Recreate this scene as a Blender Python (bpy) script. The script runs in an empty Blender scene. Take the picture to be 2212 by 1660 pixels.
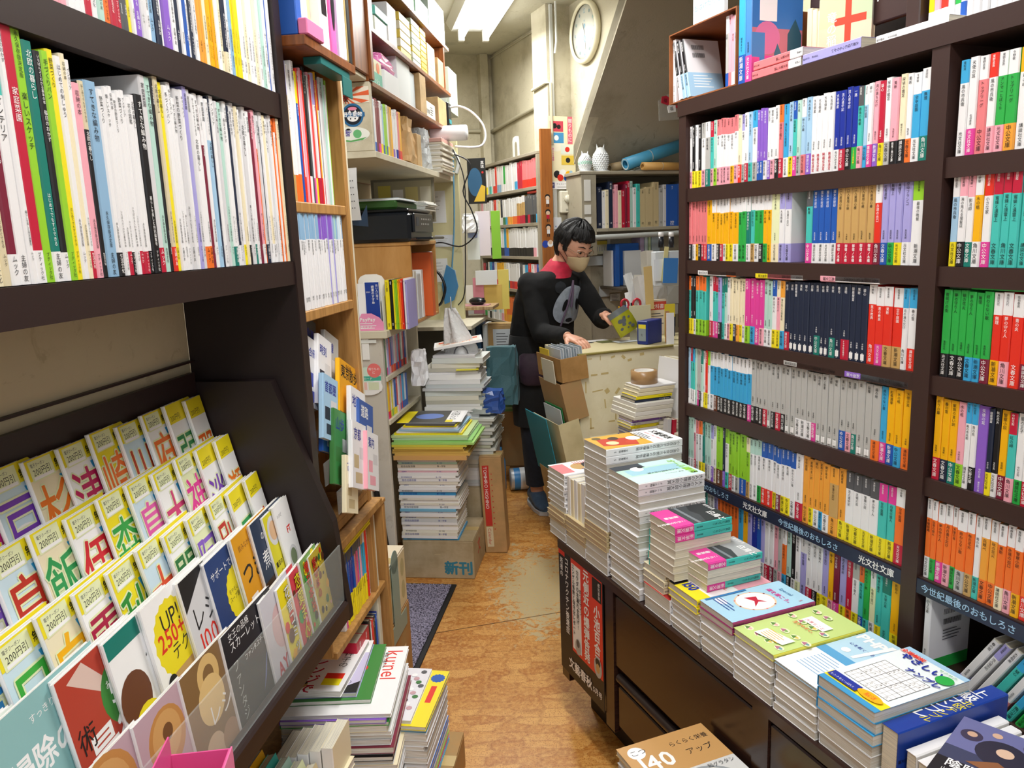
import bpy, math, random
import numpy as np
from mathutils import Matrix, Vector
random.seed(7)
RND = random.Random(11)
SC = bpy.context.scene
COL = SC.collection
# ---------------------------------------------------------------- camera
FPX, PITCH, ROLL, AZA, AZB, CH = 1677.7, .18808, -.03813, .1347, -.37816, 1.42
cp, sp = math.cos(PITCH), math.sin(PITCH)
fwd = Vector((0, cp, -sp)); rgt = Vector((1, 0, 0)); upv = rgt.cross(fwd)
r2 = math.cos(ROLL) * rgt + math.sin(ROLL) * upv
u2 = -math.sin(ROLL) * rgt + math.cos(ROLL) * upv
cam = bpy.data.cameras.new('camera'); cam.sensor_width = 36; cam.lens = FPX / 2212 * 36; cam.clip_start = .02
cam_o = bpy.data.objects.new('camera', cam); COL.objects.link(cam_o)
m = Matrix((r2, u2, -fwd)).transposed().to_4x4(); m.translation = (0, 0, CH); cam_o.matrix_world = m
SC.camera = cam_o
# ---------------------------------------------------------------- world and exposure
SC.view_settings.view_transform = 'Standard'; SC.view_settings.look = 'None'
SC.cycles.max_bounces = 6; SC.cycles.diffuse_bounces = 4; SC.cycles.glossy_bounces = 3
SC.view_settings.exposure = 0.0; SC.view_settings.gamma = 1; SC.view_settings.use_curve_mapping = False
W = bpy.data.worlds.new('world'); SC.world = W; W.use_nodes = True
W.node_tree.nodes['Background'].inputs[0].default_value = (.93, .96, 1, 1)
W.node_tree.nodes['Background'].inputs[1].default_value = .8
# fluorescent tubes light the shop; each area light sits just under its own ceiling fixture
def area(name, loc, rz, sx, sy, power, col=(1, .99, .965)):
    l = bpy.data.lights.new(name, 'AREA'); l.shape = 'RECTANGLE'; l.size = sx; l.size_y = sy; l.energy = power; l.color = col
    o = bpy.data.objects.new(name, l); COL.objects.link(o); o.location = loc; o.rotation_euler = (0, 0, rz); return o
CEIL = 2.62
LAMPS = [(-.03, 4.10, 0.19), (.15, 1.75, 0.19), (.25, -.2, 0.19)]
for i, (lx, ly, la) in enumerate(LAMPS):
    area('tube_light', (lx, ly, CEIL - .125), la, .2, 1.2, (24, 25, 24)[i])
# ---------------------------------------------------------------- frames of the two walls
dA = Vector((math.sin(AZA), math.cos(AZA), 0)); pA = Vector((math.cos(AZA), -math.sin(AZA), 0))
dB = Vector((math.sin(AZB), math.cos(AZB), 0)); pB = Vector((math.cos(AZB), -math.sin(AZB), 0))
Z = Vector((0, 0, 1))
def frame(o, x, y):
    f = Matrix((x, y, Z)).transposed().to_4x4(); f.translation = o; return f
FR = frame(1.745 * dB + 1.18 * pB, -dB, pB)      # right bookcase: x along it towards the camera, y into it
FL = frame(-.62 * pA, dA, -pA)                   # left bookcase: x away from the camera, y into it
FA = frame(Vector((0, 0, 0)), pA, dA)            # facing frame of the left wall
FB = frame(Vector((0, 0, 0)), pB, dB)            # facing frame of the right wall
FC = frame(Vector((0, 0, 0)), dB, -pB)           # right wall seen the other way round
def at(F, x, y, z, rz=0, rx=0, ry=0):
    return F @ Matrix.Translation((x, y, z)) @ Matrix.Rotation(rz, 4, 'Z') @ Matrix.Rotation(ry, 4, 'Y') @ Matrix.Rotation(rx, 4, 'X')
RX, RY, RZ = (lambda a: Matrix.Rotation(a, 4, 'X')), (lambda a: Matrix.Rotation(a, 4, 'Y')), (lambda a: Matrix.Rotation(a, 4, 'Z'))
T = lambda x, y, z: Matrix.Translation((x, y, z))
# ---------------------------------------------------------------- colours and materials
CODE = dict(w='eeeef0', k='17171b', n='1c2740', b='1d58b4', B='152f9c', c='3aa9de', l='a6cdea', t='45c4ba', T='0f7d70', g='2aae49', G='96d22e',
            y='f4e21e', Y='f6b60a', o='f4762a', O='f2a53a', r='e5301f', R='c2183a', m='e2409e', p='f3abba', P='e77f84', v='8c5fcb', V='a9a4e0',
            e='f1e6c4', s='b9b9b6', d='56585c', h='c9a263', z='7c1b36', q='b7dcd0', F='fafafa', x='8fb7d8', X='3b5ea8', j='3c7a3c', J='6b3b22',
            D='2e1a18', C='dcd0ae', N='e9efc0', Q='cfe6f2', E='cbb98e', u='d9d9dc')
NAME = dict(w='white', k='black', n='navy', b='blue', B='deep blue', c='sky blue', l='pale blue', t='turquoise', T='dark teal', g='green', G='lime green',
            y='yellow', Y='golden yellow', o='orange', O='pale orange', r='red', R='crimson', m='magenta', p='pink', P='rose', v='purple', V='lavender',
            e='cream', s='silver grey', d='dark grey', h='tan', z='maroon', q='mint', F='white', x='grey blue', X='steel blue', j='forest green', J='brown',
            D='dark brown', C='beige', N='pale yellow', Q='ice blue', E='kraft', u='light grey')
def lin(h):
    c = [int(h[i:i + 2], 16) / 255 for i in (0, 2, 4)]
    return tuple(v / 12.92 if v <= .04045 else ((v + .055) / 1.055) ** 2.4 for v in c) + (1,)
_M = {}
def M(c, rough=.45, metal=0, kind='plain', **kw):
    h = CODE.get(c, c); key = (h, rough, metal, kind, tuple(sorted(kw.items())))
    if key in _M: return _M[key]
    mt = bpy.data.materials.new('paint_' + h if kind == 'plain' else kind + '_' + h); mt.use_nodes = True
    nt = mt.node_tree; N = nt.nodes; L = nt.links; bs = N['Principled BSDF']
    bs.inputs['Base Color'].default_value = lin(h); bs.inputs['Roughness'].default_value = rough; bs.inputs['Metallic'].default_value = metal
    def tex(): 
        return N.new('ShaderNodeTexCoord')
    def noise(scale, detail=4, src=None, rough_=.55, dist=0):
        n = N.new('ShaderNodeTexNoise'); n.inputs['Scale'].default_value = scale; n.inputs['Detail'].default_value = detail
        n.inputs['Roughness'].default_value = rough_; n.inputs['Distortion'].default_value = dist
        if src is not None: L.new(src, n.inputs['Vector'])
        return n
    def ramp(src, stops):
        r = N.new('ShaderNodeValToRGB'); L.new(src, r.inputs[0]); e = r.color_ramp.elements
        for i, (p, col) in enumerate(stops):
            q = e[i] if i < len(e) else e.new(p)
            q.position = p; q.color = lin(CODE.get(col, col))
        return r
    def bump(src, strength, dist=.002):
        b = N.new('ShaderNodeBump'); b.inputs['Strength'].default_value = strength; b.inputs['Distance'].default_value = dist
        L.new(src, b.inputs['Height']); L.new(b.outputs[0], bs.inputs['Normal'])
    def scaled(src, s):
        mp = N.new('ShaderNodeMapping'); mp.inputs['Scale'].default_value = s; L.new(src, mp.inputs[0]); return mp.outputs[0]
    if kind == 'emit':
        bs.inputs['Emission Color'].default_value = lin(h); bs.inputs['Emission Strength'].default_value = kw.get('power', 6)
    elif kind == 'plaster':
        o = tex().outputs['Object']
        n1 = noise(2.2, 8, o, .65); r = ramp(n1.outputs[0], [(.3, kw.get('dark', 'a39672')), (.48, h), (.75, h)])
        n3 = noise(14, 6, o, .7, 1.2); r3 = ramp(n3.outputs[0], [(.30, kw.get('dark', 'a39672')), (.40, 'ffffff'), (1, 'ffffff')])
        mx = N.new('ShaderNodeMix'); mx.data_type = 'RGBA'; mx.blend_type = 'MULTIPLY'; mx.inputs[0].default_value = .35
        L.new(r.outputs[0], mx.inputs[6]); L.new(r3.outputs[0], mx.inputs[7]); L.new(mx.outputs[2], bs.inputs['Base Color'])
        n2 = noise(kw.get('grain', 120), 4, o); bump(n2.outputs[0], kw.get('bump', .25), .004)
    elif kind == 'wood':
        o = tex().outputs['Object']
        n1 = noise(5, 6, scaled(o, kw.get('stretch', (14, 14, 1))), .6, .4)
        r = ramp(n1.outputs[0], [(.25, kw.get('dark', '8a5a2a')), (.6, h), (.9, kw.get('light', h))]); L.new(r.outputs[0], bs.inputs['Base Color'])
        bump(n1.outputs[0], .08, .001)
    elif kind == 'steel':
        n1 = noise(60, 3, tex().outputs['Object']); bump(n1.outputs[0], .05, .001)
    elif kind == 'card':
        o = tex().outputs['Object']; n1 = noise(9, 6, o, .6)
        r = ramp(n1.outputs[0], [(.3, kw.get('dark', 'a68a5c')), (.6, h)]); L.new(r.outputs[0], bs.inputs['Base Color'])
        n2 = noise(300, 2, scaled(o, (1, 1, 6))); bump(n2.outputs[0], .12, .001)
    elif kind == 'pages':
        o = tex().outputs['Object']
        wv = noise(kw.get('fine', 700), 2, scaled(o, kw.get('stretch', (1, .02, .02))), .5)
        r = ramp(wv.outputs[0], [(.35, kw.get('dark', 'c9c4b6')), (.6, h)]); L.new(r.outputs[0], bs.inputs['Base Color'])
        bump(wv.outputs[0], .3, .0008)
    elif kind == 'cloth':
        o = tex().outputs['Object']; n1 = noise(kw.get('grain', 700), 3, o); bump(n1.outputs[0], .5, .002)
        n2 = noise(40, 4, o); r = ramp(n2.outputs[0], [(.3, kw.get('dark', h)), (.7, h)]); L.new(r.outputs[0], bs.inputs['Base Color'])
        bs.inputs['Sheen Weight'].default_value = kw.get('sheen', .1)
    elif kind == 'glass':
        bs.inputs['Alpha'].default_value = kw.get('alpha', .12); bs.inputs['Roughness'].default_value = rough
    elif kind == 'film':
        n1 = noise(30, 3, tex().outputs['Object'], .5, 1.5); bump(n1.outputs[0], .9, .01)
        bs.inputs['Alpha'].default_value = kw.get('alpha', .25)
    elif kind == 'skin':
        bs.inputs['Subsurface Weight'].default_value = .12; bs.inputs['Subsurface Radius'].default_value = (.01, .004, .002); bs.inputs['Subsurface Scale'].default_value = 1
        n1 = noise(250, 3, tex().outputs['Object']); bump(n1.outputs[0], .1, .001)
    elif kind == 'hair':
        o = tex().outputs['Object']; n1 = noise(180, 3, scaled(o, (1, 1, .12))); bump(n1.outputs[0], .8, .004)
    _M[key] = mt; return mt
def paint_floor():
    mt = bpy.data.materials.new('worn_vinyl'); mt.use_nodes = True; nt = mt.node_tree; N = nt.nodes; L = nt.links; bs = N['Principled BSDF']
    tc = N.new('ShaderNodeTexCoord'); o = tc.outputs['Object']
    mp = N.new('ShaderNodeMapping'); mp.inputs['Scale'].default_value = (11, 27, 1); mp.inputs['Rotation'].default_value = (0, 0, .12); L.new(o, mp.inputs[0])
    def mixc(f, a, b, mode='MIX'):
        x = N.new('ShaderNodeMix'); x.data_type = 'RGBA'; x.blend_type = mode
        for s, v in ((0, f), (6, a), (7, b)):
            if isinstance(v, (int, float)): x.inputs[s].default_value = v
            elif isinstance(v, tuple): x.inputs[s].default_value = v
            else: L.new(v, x.inputs[s])
        return x.outputs[2]
    def noise(s, d=5, v=o, r=.6, di=0):
        n = N.new('ShaderNodeTexNoise'); n.inputs['Scale'].default_value = s; n.inputs['Detail'].default_value = d; n.inputs['Roughness'].default_value = r
        n.inputs['Distortion'].default_value = di; L.new(v, n.inputs['Vector']); return n.outputs[0]
    def ramp(src, a, b):
        r = N.new('ShaderNodeMapRange'); r.inputs[1].default_value = a; r.inputs[2].default_value = b; L.new(src, r.inputs[0]); return r.outputs[0]
    nd = N.new('ShaderNodeTexNoise'); nd.inputs['Scale'].default_value = 9; L.new(o, nd.inputs['Vector'])
    ad = N.new('ShaderNodeVectorMath'); ad.operation = 'MULTIPLY_ADD'; L.new(nd.outputs['Color'], ad.inputs[0]); ad.inputs[1].default_value = (.5, .5, 0); L.new(mp.outputs[0], ad.inputs[2])
    vo = N.new('ShaderNodeTexVoronoi'); vo.feature = 'F1'; vo.inputs['Scale'].default_value = 1.0; vo.inputs['Randomness'].default_value = .55; L.new(ad.outputs[0], vo.inputs['Vector'])
    ve = N.new('ShaderNodeTexVoronoi'); ve.feature = 'DISTANCE_TO_EDGE'; ve.inputs['Scale'].default_value = 1.0; ve.inputs['Randomness'].default_value = .55; L.new(ad.outputs[0], ve.inputs['Vector'])
    cell = N.new('ShaderNodeSeparateColor'); L.new(vo.outputs['Color'], cell.inputs[0])
    base = mixc(cell.outputs[0], lin('b87630'), lin('dba45a'))
    speck = ramp(noise(260, 3), .52, .64); base = mixc(speck, base, lin('9c5c20'), 'MIX')
    edge = ramp(ve.outputs[0], .01, .10); base = mixc(.5, base, mixc(edge, lin('9c5a1e'), base))
    base = mixc(ramp(noise(70, 4), .45, .8), base, lin('e0ad62'))
    sep = N.new('ShaderNodeSeparateXYZ'); L.new(o, sep.inputs[0])
    # worn patch where people walk: a stain with a shape of its own
    dst = N.new('ShaderNodeVectorMath'); dst.operation = 'DISTANCE'; sc2 = N.new('ShaderNodeMapping'); sc2.inputs['Scale'].default_value = (1.9, .8, 1); L.new(o, sc2.inputs[0])
    L.new(sc2.outputs[0], dst.inputs[0]); dst.inputs[1].default_value = (.07 * 1.9, 2.98 * .8, 0)
    near = N.new('ShaderNodeMapRange'); near.inputs[1].default_value = .10; near.inputs[2].default_value = .75; near.inputs[3].default_value = .27; near.inputs[4].default_value = -.25; L.new(dst.outputs['Value'], near.inputs[0])
    sm = N.new('ShaderNodeMath'); sm.operation = 'ADD'; L.new(near.outputs[0], sm.inputs[0]); L.new(noise(13, 7, mp.outputs[0], .7, .6) if False else noise(22, 8, o, .75, 1.2), sm.inputs[1])
    worn = ramp(sm.outputs[0], .60, .66)
    wc = mixc(ramp(noise(160, 4), .35, .7), lin('c9ab70'), lin('b3ac92'))
    base = mixc(worn, base, wc)
    L.new(base, bs.inputs['Base Color']); bs.inputs['Roughness'].default_value = .36
    b = N.new('ShaderNodeBump'); b.inputs['Strength'].default_value = .15; b.inputs['Distance'].default_value = .002; L.new(ve.outputs[0], b.inputs['Height']); L.new(b.outputs[0], bs.inputs['Normal'])
    return mt
# ---------------------------------------------------------------- glyphs
_tmp = bpy.data.scenes.new('glyph_scene'); _gc = {}
_cu = bpy.data.curves.new('glyph', 'FONT'); _go = bpy.data.objects.new('glyph', _cu); _tmp.collection.objects.link(_go)
_cu.resolution_u = 2; _cu.fill_mode = 'FRONT'
def glyph(ch, bold=0.0):
    k = (ch, bold)
    if k in _gc: return _gc[k]
    _cu.body = ch; _cu.offset = bold
    _go.update_tag(); vl = _tmp.view_layers[0]; vl.update(); ev = _go.evaluated_get(vl.depsgraph); me = ev.to_mesh()
    n = len(me.vertices)
    if n == 0 or ch == ' ': _gc[k] = None; return None
    V = np.empty(n * 3); me.vertices.foreach_get('co', V); V = V.reshape(-1, 3)[:, :2].copy()
    Lp = np.empty(len(me.loops), int); me.loops.foreach_get('vertex_index', Lp)
    Tt = np.empty(len(me.polygons), int); me.polygons.foreach_get('loop_total', Tt)
    ev.to_mesh_clear()
    _gc[k] = (V, Lp, Tt, V[:, 0].min(), V[:, 0].max(), V[:, 1].min(), V[:, 1].max()); return _gc[k]
# ---------------------------------------------------------------- mesh builder
BF = ((0, 3, 2, 1), (4, 5, 6, 7), (0, 1, 5, 4), (1, 2, 6, 5), (2, 3, 7, 6), (3, 0, 4, 7))
BL = np.array([i for f in BF for i in f]); BT = np.array([4] * 6)
class MB:
    def __init__(s): s.V, s.L, s.T, s.I, s.n, s.m, s.sm = [], [], [], [], 0, [], []
    def mi(s, mt):
        if isinstance(mt, str): mt = M(mt)
        if mt not in s.m: s.m.append(mt)
        return s.m.index(mt)
    def raw(s, V, L, T_, mt, smooth=False):
        V = np.asarray(V, float); T_ = np.asarray(T_); s.V.append(V); s.L.append(np.asarray(L) + s.n); s.T.append(T_); s.I.append(np.full(len(T_), s.mi(mt))); s.n += len(V)
        s.sm.append(np.full(len(T_), smooth)); return s
    def faces(s, V, F, mt, smooth=False): return s.raw(V, [i for f in F for i in f], [len(f) for f in F], mt, smooth)
    def box(s, x0, x1, y0, y1, z0, z1, mt, X=None):
        V = [(x0, y0, z0), (x1, y0, z0), (x1, y1, z0), (x0, y1, z0), (x0, y0, z1), (x1, y0, z1), (x1, y1, z1), (x0, y1, z1)]
        if X is not None: V = [tuple(X @ Vector(v)) for v in V]
        return s.raw(V, BL, BT, mt)
    def bevbox(s, x0, x1, y0, y1, z0, z1, mt, r=.003, X=None):
        a = [(x0 + r, y0), (x1 - r, y0), (x1, y0 + r), (x1, y1 - r), (x1 - r, y1), (x0 + r, y1), (x0, y1 - r), (x0, y0 + r)]
        b = [(x0 + r * 1.6, y0 + r), (x1 - r * 1.6, y0 + r), (x1 - r, y0 + r * 1.6), (x1 - r, y1 - r * 1.6), (x1 - r * 1.6, y1 - r), (x0 + r * 1.6, y1 - r), (x0 + r, y1 - r * 1.6), (x0 + r, y0 + r * 1.6)]
        R_ = [[(p[0], p[1], z0) for p in b], [(p[0], p[1], z0 + r) for p in a], [(p[0], p[1], z1 - r) for p in a], [(p[0], p[1], z1) for p in b]]
        return s.loft(R_, mt, X=X, smooth=False)
    def loft(s, R_, mt, caps=True, closed=True, X=None, smooth=True):
        k = len(R_[0]); V = [p for r in R_ for p in r]
        if X is not None: V = [tuple(X @ Vector(v)) for v in V]
        F = []
        for i in range(len(R_) - 1):
            for j in range(k if closed else k - 1):
                a, b = i * k + j, i * k + (j + 1) % k; F.append((a, b, b + k, a + k))
        s.faces(V, F, mt, smooth)
        if caps:
            s.faces([V[i] for i in range(k)], [tuple(range(k))[::-1]], mt); s.faces(V[-k:], [tuple(range(k))], mt)
        return s
    def prism(s, P, t0, t1, mt, axis='y', X=None):
        f = {'y': lambda p, t: (p[0], t, p[1]), 'z': lambda p, t: (p[0], p[1], t), 'x': lambda p, t: (t, p[0], p[1])}[axis]
        return s.loft([[f(p, t0) for p in P], [f(p, t1) for p in P]], mt, X=X, smooth=False)
    def tube(s, P, r, mt, seg=8, caps=True, X=None, flat=1.0):
        P = [Vector(p) for p in P]; R_ = []; up = None
        for i, p in enumerate(P):
            d = (P[min(i + 1, len(P) - 1)] - P[max(i - 1, 0)]).normalized()
            if up is None: up = Vector((0, 0, 1)) if abs(d.z) < .9 else Vector((1, 0, 0))
            a = d.cross(up)
            if a.length < 1e-4: a = d.cross(Vector((0, 1, 0)))
            a.normalize(); b = a.cross(d); up = b
            rr = r[i] if isinstance(r, (list, tuple)) else r
            R_.append([tuple(p + (a * math.cos(2 * math.pi * j / seg) + b * flat * math.sin(2 * math.pi * j / seg)) * rr) for j in range(seg)])
        return s.loft(R_, mt, caps=caps, X=X)
    def lathe(s, prof, mt, seg=20, X=None, caps=True, sx=1, sy=1, smooth=True):
        return s.loft([[(r * sx * math.cos(2 * math.pi * j / seg), r * sy * math.sin(2 * math.pi * j / seg), z) for j in range(seg)] for r, z in prof], mt, caps=caps, X=X, smooth=smooth)
    def ball(s, c, r, mt, seg=14, rings=9, X=None):
        r = r if isinstance(r, (tuple, list)) else (r, r, r)
        R_ = []
        for i in range(rings + 1):
            t = math.pi * (i + .02) / (rings + .04) ; R_.append([(c[0] + r[0] * math.sin(t) * math.cos(2 * math.pi * j / seg), c[1] + r[1] * math.sin(t) * math.sin(2 * math.pi * j / seg), c[2] - r[2] * math.cos(t)) for j in range(seg)])
        return s.loft(R_, mt, X=X)
    def text(s, st, o, xa, ya, size, mt, vertical=False, bold=0., align='l', squeeze=1.0, gap=0.):
        o = np.array(o, float); xa = np.array(xa, float); ya = np.array(ya, float); cur = 0.; items = []
        for ch in st:
            g = glyph(ch, 0.0); wide = ord(ch) > 0x2e80
            if vertical:
                if g is None: cur += .5; continue
                if wide: items.append((g, -(g[3] + g[4]) / 2, -cur - .86)); cur += 1.0 + gap
                else: items.append((g, -(g[3] + g[4]) / 2, -cur - .80)); cur += .86 + gap
            else:
                if g is None: cur += .3; continue
                if wide: items.append((g, cur, 0)); cur += 1.0 + gap
                else: items.append((g, cur - g[3] + .03, 0)); cur += g[4] - g[3] + .10 + gap
        sh = 0 if vertical or align == 'l' else (-cur / 2 if align == 'c' else -cur)
        for g, dx, dy in items:
            V2 = g[0]; V = o + np.outer((V2[:, 0] + dx + sh) * size * squeeze, xa) + np.outer((V2[:, 1] + dy) * size, ya)
            if bold <= 0: s.raw(V, g[1], g[2], mt)
            else:
                q = bold * size * .8; nn = 4 if bold < .035 else 8
                nrm = np.cross(xa, ya) * .00002
                for i in range(nn): s.raw(V + nrm * i + (math.cos(.785 + 6.2832 * i / nn) * q) * xa + (math.sin(.785 + 6.2832 * i / nn) * q) * ya, g[1], g[2], mt)
        return cur * size
    def mesh(s, name):
        me = bpy.data.meshes.new(name); V = np.concatenate(s.V) if s.V else np.zeros((0, 3)); L = np.concatenate(s.L); Tt = np.concatenate(s.T)
        me.vertices.add(len(V)); me.vertices.foreach_set('co', V.ravel()); me.loops.add(len(L)); me.loops.foreach_set('vertex_index', L.astype(np.int32))
        me.polygons.add(len(Tt)); st = np.concatenate(([0], np.cumsum(Tt)[:-1])); me.polygons.foreach_set('loop_start', st.astype(np.int32))
        me.polygons.foreach_set('material_index', np.concatenate(s.I).astype(np.int32)); me.polygons.foreach_set('use_smooth', np.concatenate(s.sm))
        for mt in s.m: me.materials.append(mt)
        me.update(calc_edges=True); me.validate(); return me
    def build(s, name, X=None, parent=None):
        o = bpy.data.objects.new(name, s.mesh(name)); COL.objects.link(o)
        if parent is not None: o.parent = parent
        if X is not None: o.matrix_world = X if parent is None else o.matrix_world; 
        if X is not None and parent is not None: o.matrix_local = X
        return o
def tag(o, label=None, cat=None, group=None, kind=None):
    for k, v in (('label', label), ('category', cat), ('group', group), ('kind', kind)):
        if v: o[k] = v
    return o
def empty(name, X, label=None, cat=None, group=None, kind=None):
    o = bpy.data.objects.new(name, None); COL.objects.link(o); o.matrix_world = X; o.empty_display_size = .05; return tag(o, label, cat, group, kind)
ORD = 'zeroth first second third fourth fifth sixth seventh eighth ninth tenth eleventh twelfth thirteenth fourteenth fifteenth sixteenth seventeenth eighteenth nineteenth'.split()
TENS = {20: 'twent', 30: 'thirt', 40: 'fort', 50: 'fift', 60: 'sixt', 70: 'sevent', 80: 'eight', 90: 'ninet'}
def ordinal(n):
    if n < 20: return ORD[n]
    t, u = n // 10 * 10, n % 10
    return TENS[t] + 'ieth' if u == 0 else TENS[t] + 'y-' + ORD[u]
# ---------------------------------------------------------------- flat art on covers, posters, boxes
class Art:
    def __init__(s, mb, o, xa, ya, step=.00006):
        s.mb = mb; s.o = Vector(o); s.x = Vector(xa); s.y = Vector(ya); s.n = s.x.cross(s.y).normalized(); s.k = .0002; s.st = min(step, .00008)
    def P(s, x, y): return tuple(s.o + s.x * x + s.y * y + s.n * s.k)
    def up(s): s.k += s.st
    def poly(s, pts, c): s.mb.faces([s.P(*p) for p in pts], [tuple(range(len(pts)))], c); s.up(); return s
    def rect(s, x, y, w, h, c): return s.poly([(x, y), (x + w, y), (x + w, y + h), (x, y + h)], c)
    def disc(s, x, y, r, c, ry=None, n=22, spiky=0):
        ry = ry or r; return s.poly([(x + r * (1 - spiky * (i % 2)) * math.cos(2 * math.pi * i / n), y + ry * (1 - spiky * (i % 2)) * math.sin(2 * math.pi * i / n)) for i in range(n)], c)
    def text(s, st, x, y, size, c, vertical=False, bold=0., align='l', rot=0., squeeze=1., gap=0.):
        cs, sn = math.cos(rot), math.sin(rot); xa = s.x * cs + s.y * sn; ya = s.y * cs - s.x * sn
        s.mb.text(st, s.P(x, y), xa, ya, size, c, vertical, bold, align, squeeze, gap); s.k += (0 if bold <= 0 else (.00008 if bold < .035 else .00016)); s.up(); return s
    def otext(s, st, x, y, size, c, oc='w', ob=.05, **kw):
        s.text(st, x, y, size, oc, bold=ob, **kw); return s.text(st, x, y, size, c, bold=kw.get('b2', .012), **{k: v for k, v in kw.items()})
    def lines(s, x, y, w, n, pitch, c, h=.3, rnd=None):
        for i in range(n): s.mb.faces([s.P(x, y - i * pitch), s.P(x + w * (.7 + .3 * ((i * 37) % 10) / 10), y - i * pitch), s.P(x + w * (.7 + .3 * ((i * 37) % 10) / 10), y - i * pitch + pitch * h), s.P(x, y - i * pitch + pitch * h)], [(0, 1, 2, 3)], c)
        s.up(); return s
DARK = set('knbBTzRvrjJDdXm')
def ink(c): return 'F' if c in DARK or c in 'gcot' and False else 'k'
TITLES = ['大名倒産', '流人道中記', '悪の教典', '白夜の旅人', '疑心', '果断', '隠蔽捜査', '花競べ', '月の満ち欠け', '夜明けの街', '虹の岬', '秋の花火', '風の市兵衛', '春の雪', '影踏み', '海の見える理髪店', '遠い約束', '青の炎',
          '祈りの幕', '終わらない歌', '夢の守り人', '星の王子', '最後の晩餐', '小さな家', '探偵の鑑定', '水の柩', '朝が来る', '影法師', '天使の耳', '町長選挙', '空中庭園', '無理', '果てしなき渇き', '永遠の出口', '家族の言い訳', '木曜組曲', '幸せの条件', '警察小説']
AUTH = ['今野敏', '浅田次郎', '奥田英朗', '東野圭吾', '恩田陸', '角田光代', '堂場瞬一', '佐伯泰英', '重松清', '朝井まかて']
PUB = ['角川文庫', '光文社文庫', '新潮文庫', '講談社文庫', '文春文庫', '中公文庫']
def book_mesh(w, h, d, main='w', top=None, band=None, title=None, auth=None, pub=None, side=None, pages='e', txt=True, tsize=None, art=None, artface=1, topfrac=.24, bandfrac=.27, bandtext=None, tagbox=False, midtext=None, plain_pages=False, gloss=.38, rnd=None, tcol=None):
    """upright book: x thickness, y depth (spine at 0), z height"""
    mb = MB(); mm = M(main, gloss); b = min(.0016, w * .22); sd = M(side, gloss) if side else mm; cv = .0006
    tf = h * (1 - topfrac)
    def spine(z0, z1, mt, e=0.):
        P = [(-e, b * 1.3), (b, -e), (w - b, -e), (w + e, b * 1.3)]
        mb.loft([[(p[0], p[1], z0) for p in P] , [(p[0], p[1], z1) for p in P]], mt, caps=False, closed=False, smooth=False)
    zt = tf if top else h
    spine(0, zt, mm)
    if top: spine(zt, h, M(top, gloss))
    mb.box(0, cv, b * 1.3, d, 0, h, sd); mb.box(w - cv, w, b * 1.3, d, 0, h, sd)
    pg = M({'e': 'e9e2cc', 'w': 'e6e6e2', 's': 'cfcdc4'}.get(pages, pages), .7, 0, 'pages', stretch=(1, .02, .02))
    mb.box(cv, w - cv, b * 1.2, d - .0015, .0015, h - .0012, pg)
    if band:
        hb = h * bandfrac; e = .0003; bm = M(band, gloss); spine(0, hb, bm, e)
        mb.box(-e, 0, b * 1.3, d, 0, hb, bm); mb.box(w, w + e, b * 1.3, d, 0, hb, bm)
    else: hb = 0
    e = -.0005
    xa, ya = (1, 0, 0), (0, 0, 1); X0 = w / 2
    if txt and w > .0035:
        fs = tsize or min(w * .52, h * .045); tc = tcol or ink(main)
        t = title if title is not None else RND.choice(TITLES); a = auth if auth is not None else RND.choice(AUTH); p = pub if pub is not None else RND.choice(PUB)
        tz = h * .965 if not top else tf - .002
        avail = tz - hb - .004 - (h * .13 if not band else 0)
        need = len(t) * fs
        if need > avail * .72: fs2 = avail * .72 / max(len(t), 1)
        else: fs2 = fs
        if top and a: mb.text(a, (X0, e, h * .985), xa, ya, min(fs * .7, h * topfrac * .9 / max(len(a), 1)), ink(top), True)
        L_ = mb.text(t, (X0, e, tz), xa, ya, fs2, tc, True)
        if not top and a:
            rest = avail - L_ - .003; f3 = min(fs * .62, rest / max(len(a), 1) * .8)
            if f3 > .001: mb.text(a, (X0, e, tz - avail + len(a) * f3 + .002), xa, ya, f3, tc, True)
        if band:
            bt = bandtext or p or ' '; f4 = min(w * .6, hb * .86 / len(bt)); mb.text(bt, (X0, e * 1.6, hb * .95), xa, ya, f4, ('y' if band == 'g' and bandtext else ink(band)) if not (bandtext and band == 'w') else 'R', True, bold=.02 if bandtext else 0)
        else:
            f4 = min(w * .42, h * .12 / max(len(p), 1)); mb.text(p, (X0, e, h * .13), xa, ya, f4, tc, True)
    if tagbox: mb.box(w * .22, w * .78, e, 0, hb + h * .03, hb + h * .11, 'F')
    if art:
        if artface: art(Art(mb, (w, b, 0), (0, 1, 0), (0, 0, 1)), d - b, h)
        else: art(Art(mb, (0, d, 0), (0, -1, 0), (0, 0, 1)), d - b, h)
    return mb
def book(name, X, w, h, d, label=None, cat=None, group=None, **kw):
    o = book_mesh(w, h, d, **kw).build(name, X); return tag(o, label, cat, group)
def dup(o, X, label=None, group=None):
    c = o.copy(); COL.objects.link(c); c.matrix_world = X
    if label: c['label'] = label
    if group: c['group'] = group
    for ch in o.children:
        k = ch.copy(); COL.objects.link(k); k.parent = c; k.matrix_local = ch.matrix_local.copy()
        for g in ch.children:
            q = g.copy(); COL.objects.link(q); q.parent = k; q.matrix_local = g.matrix_local.copy()
    return c
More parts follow.
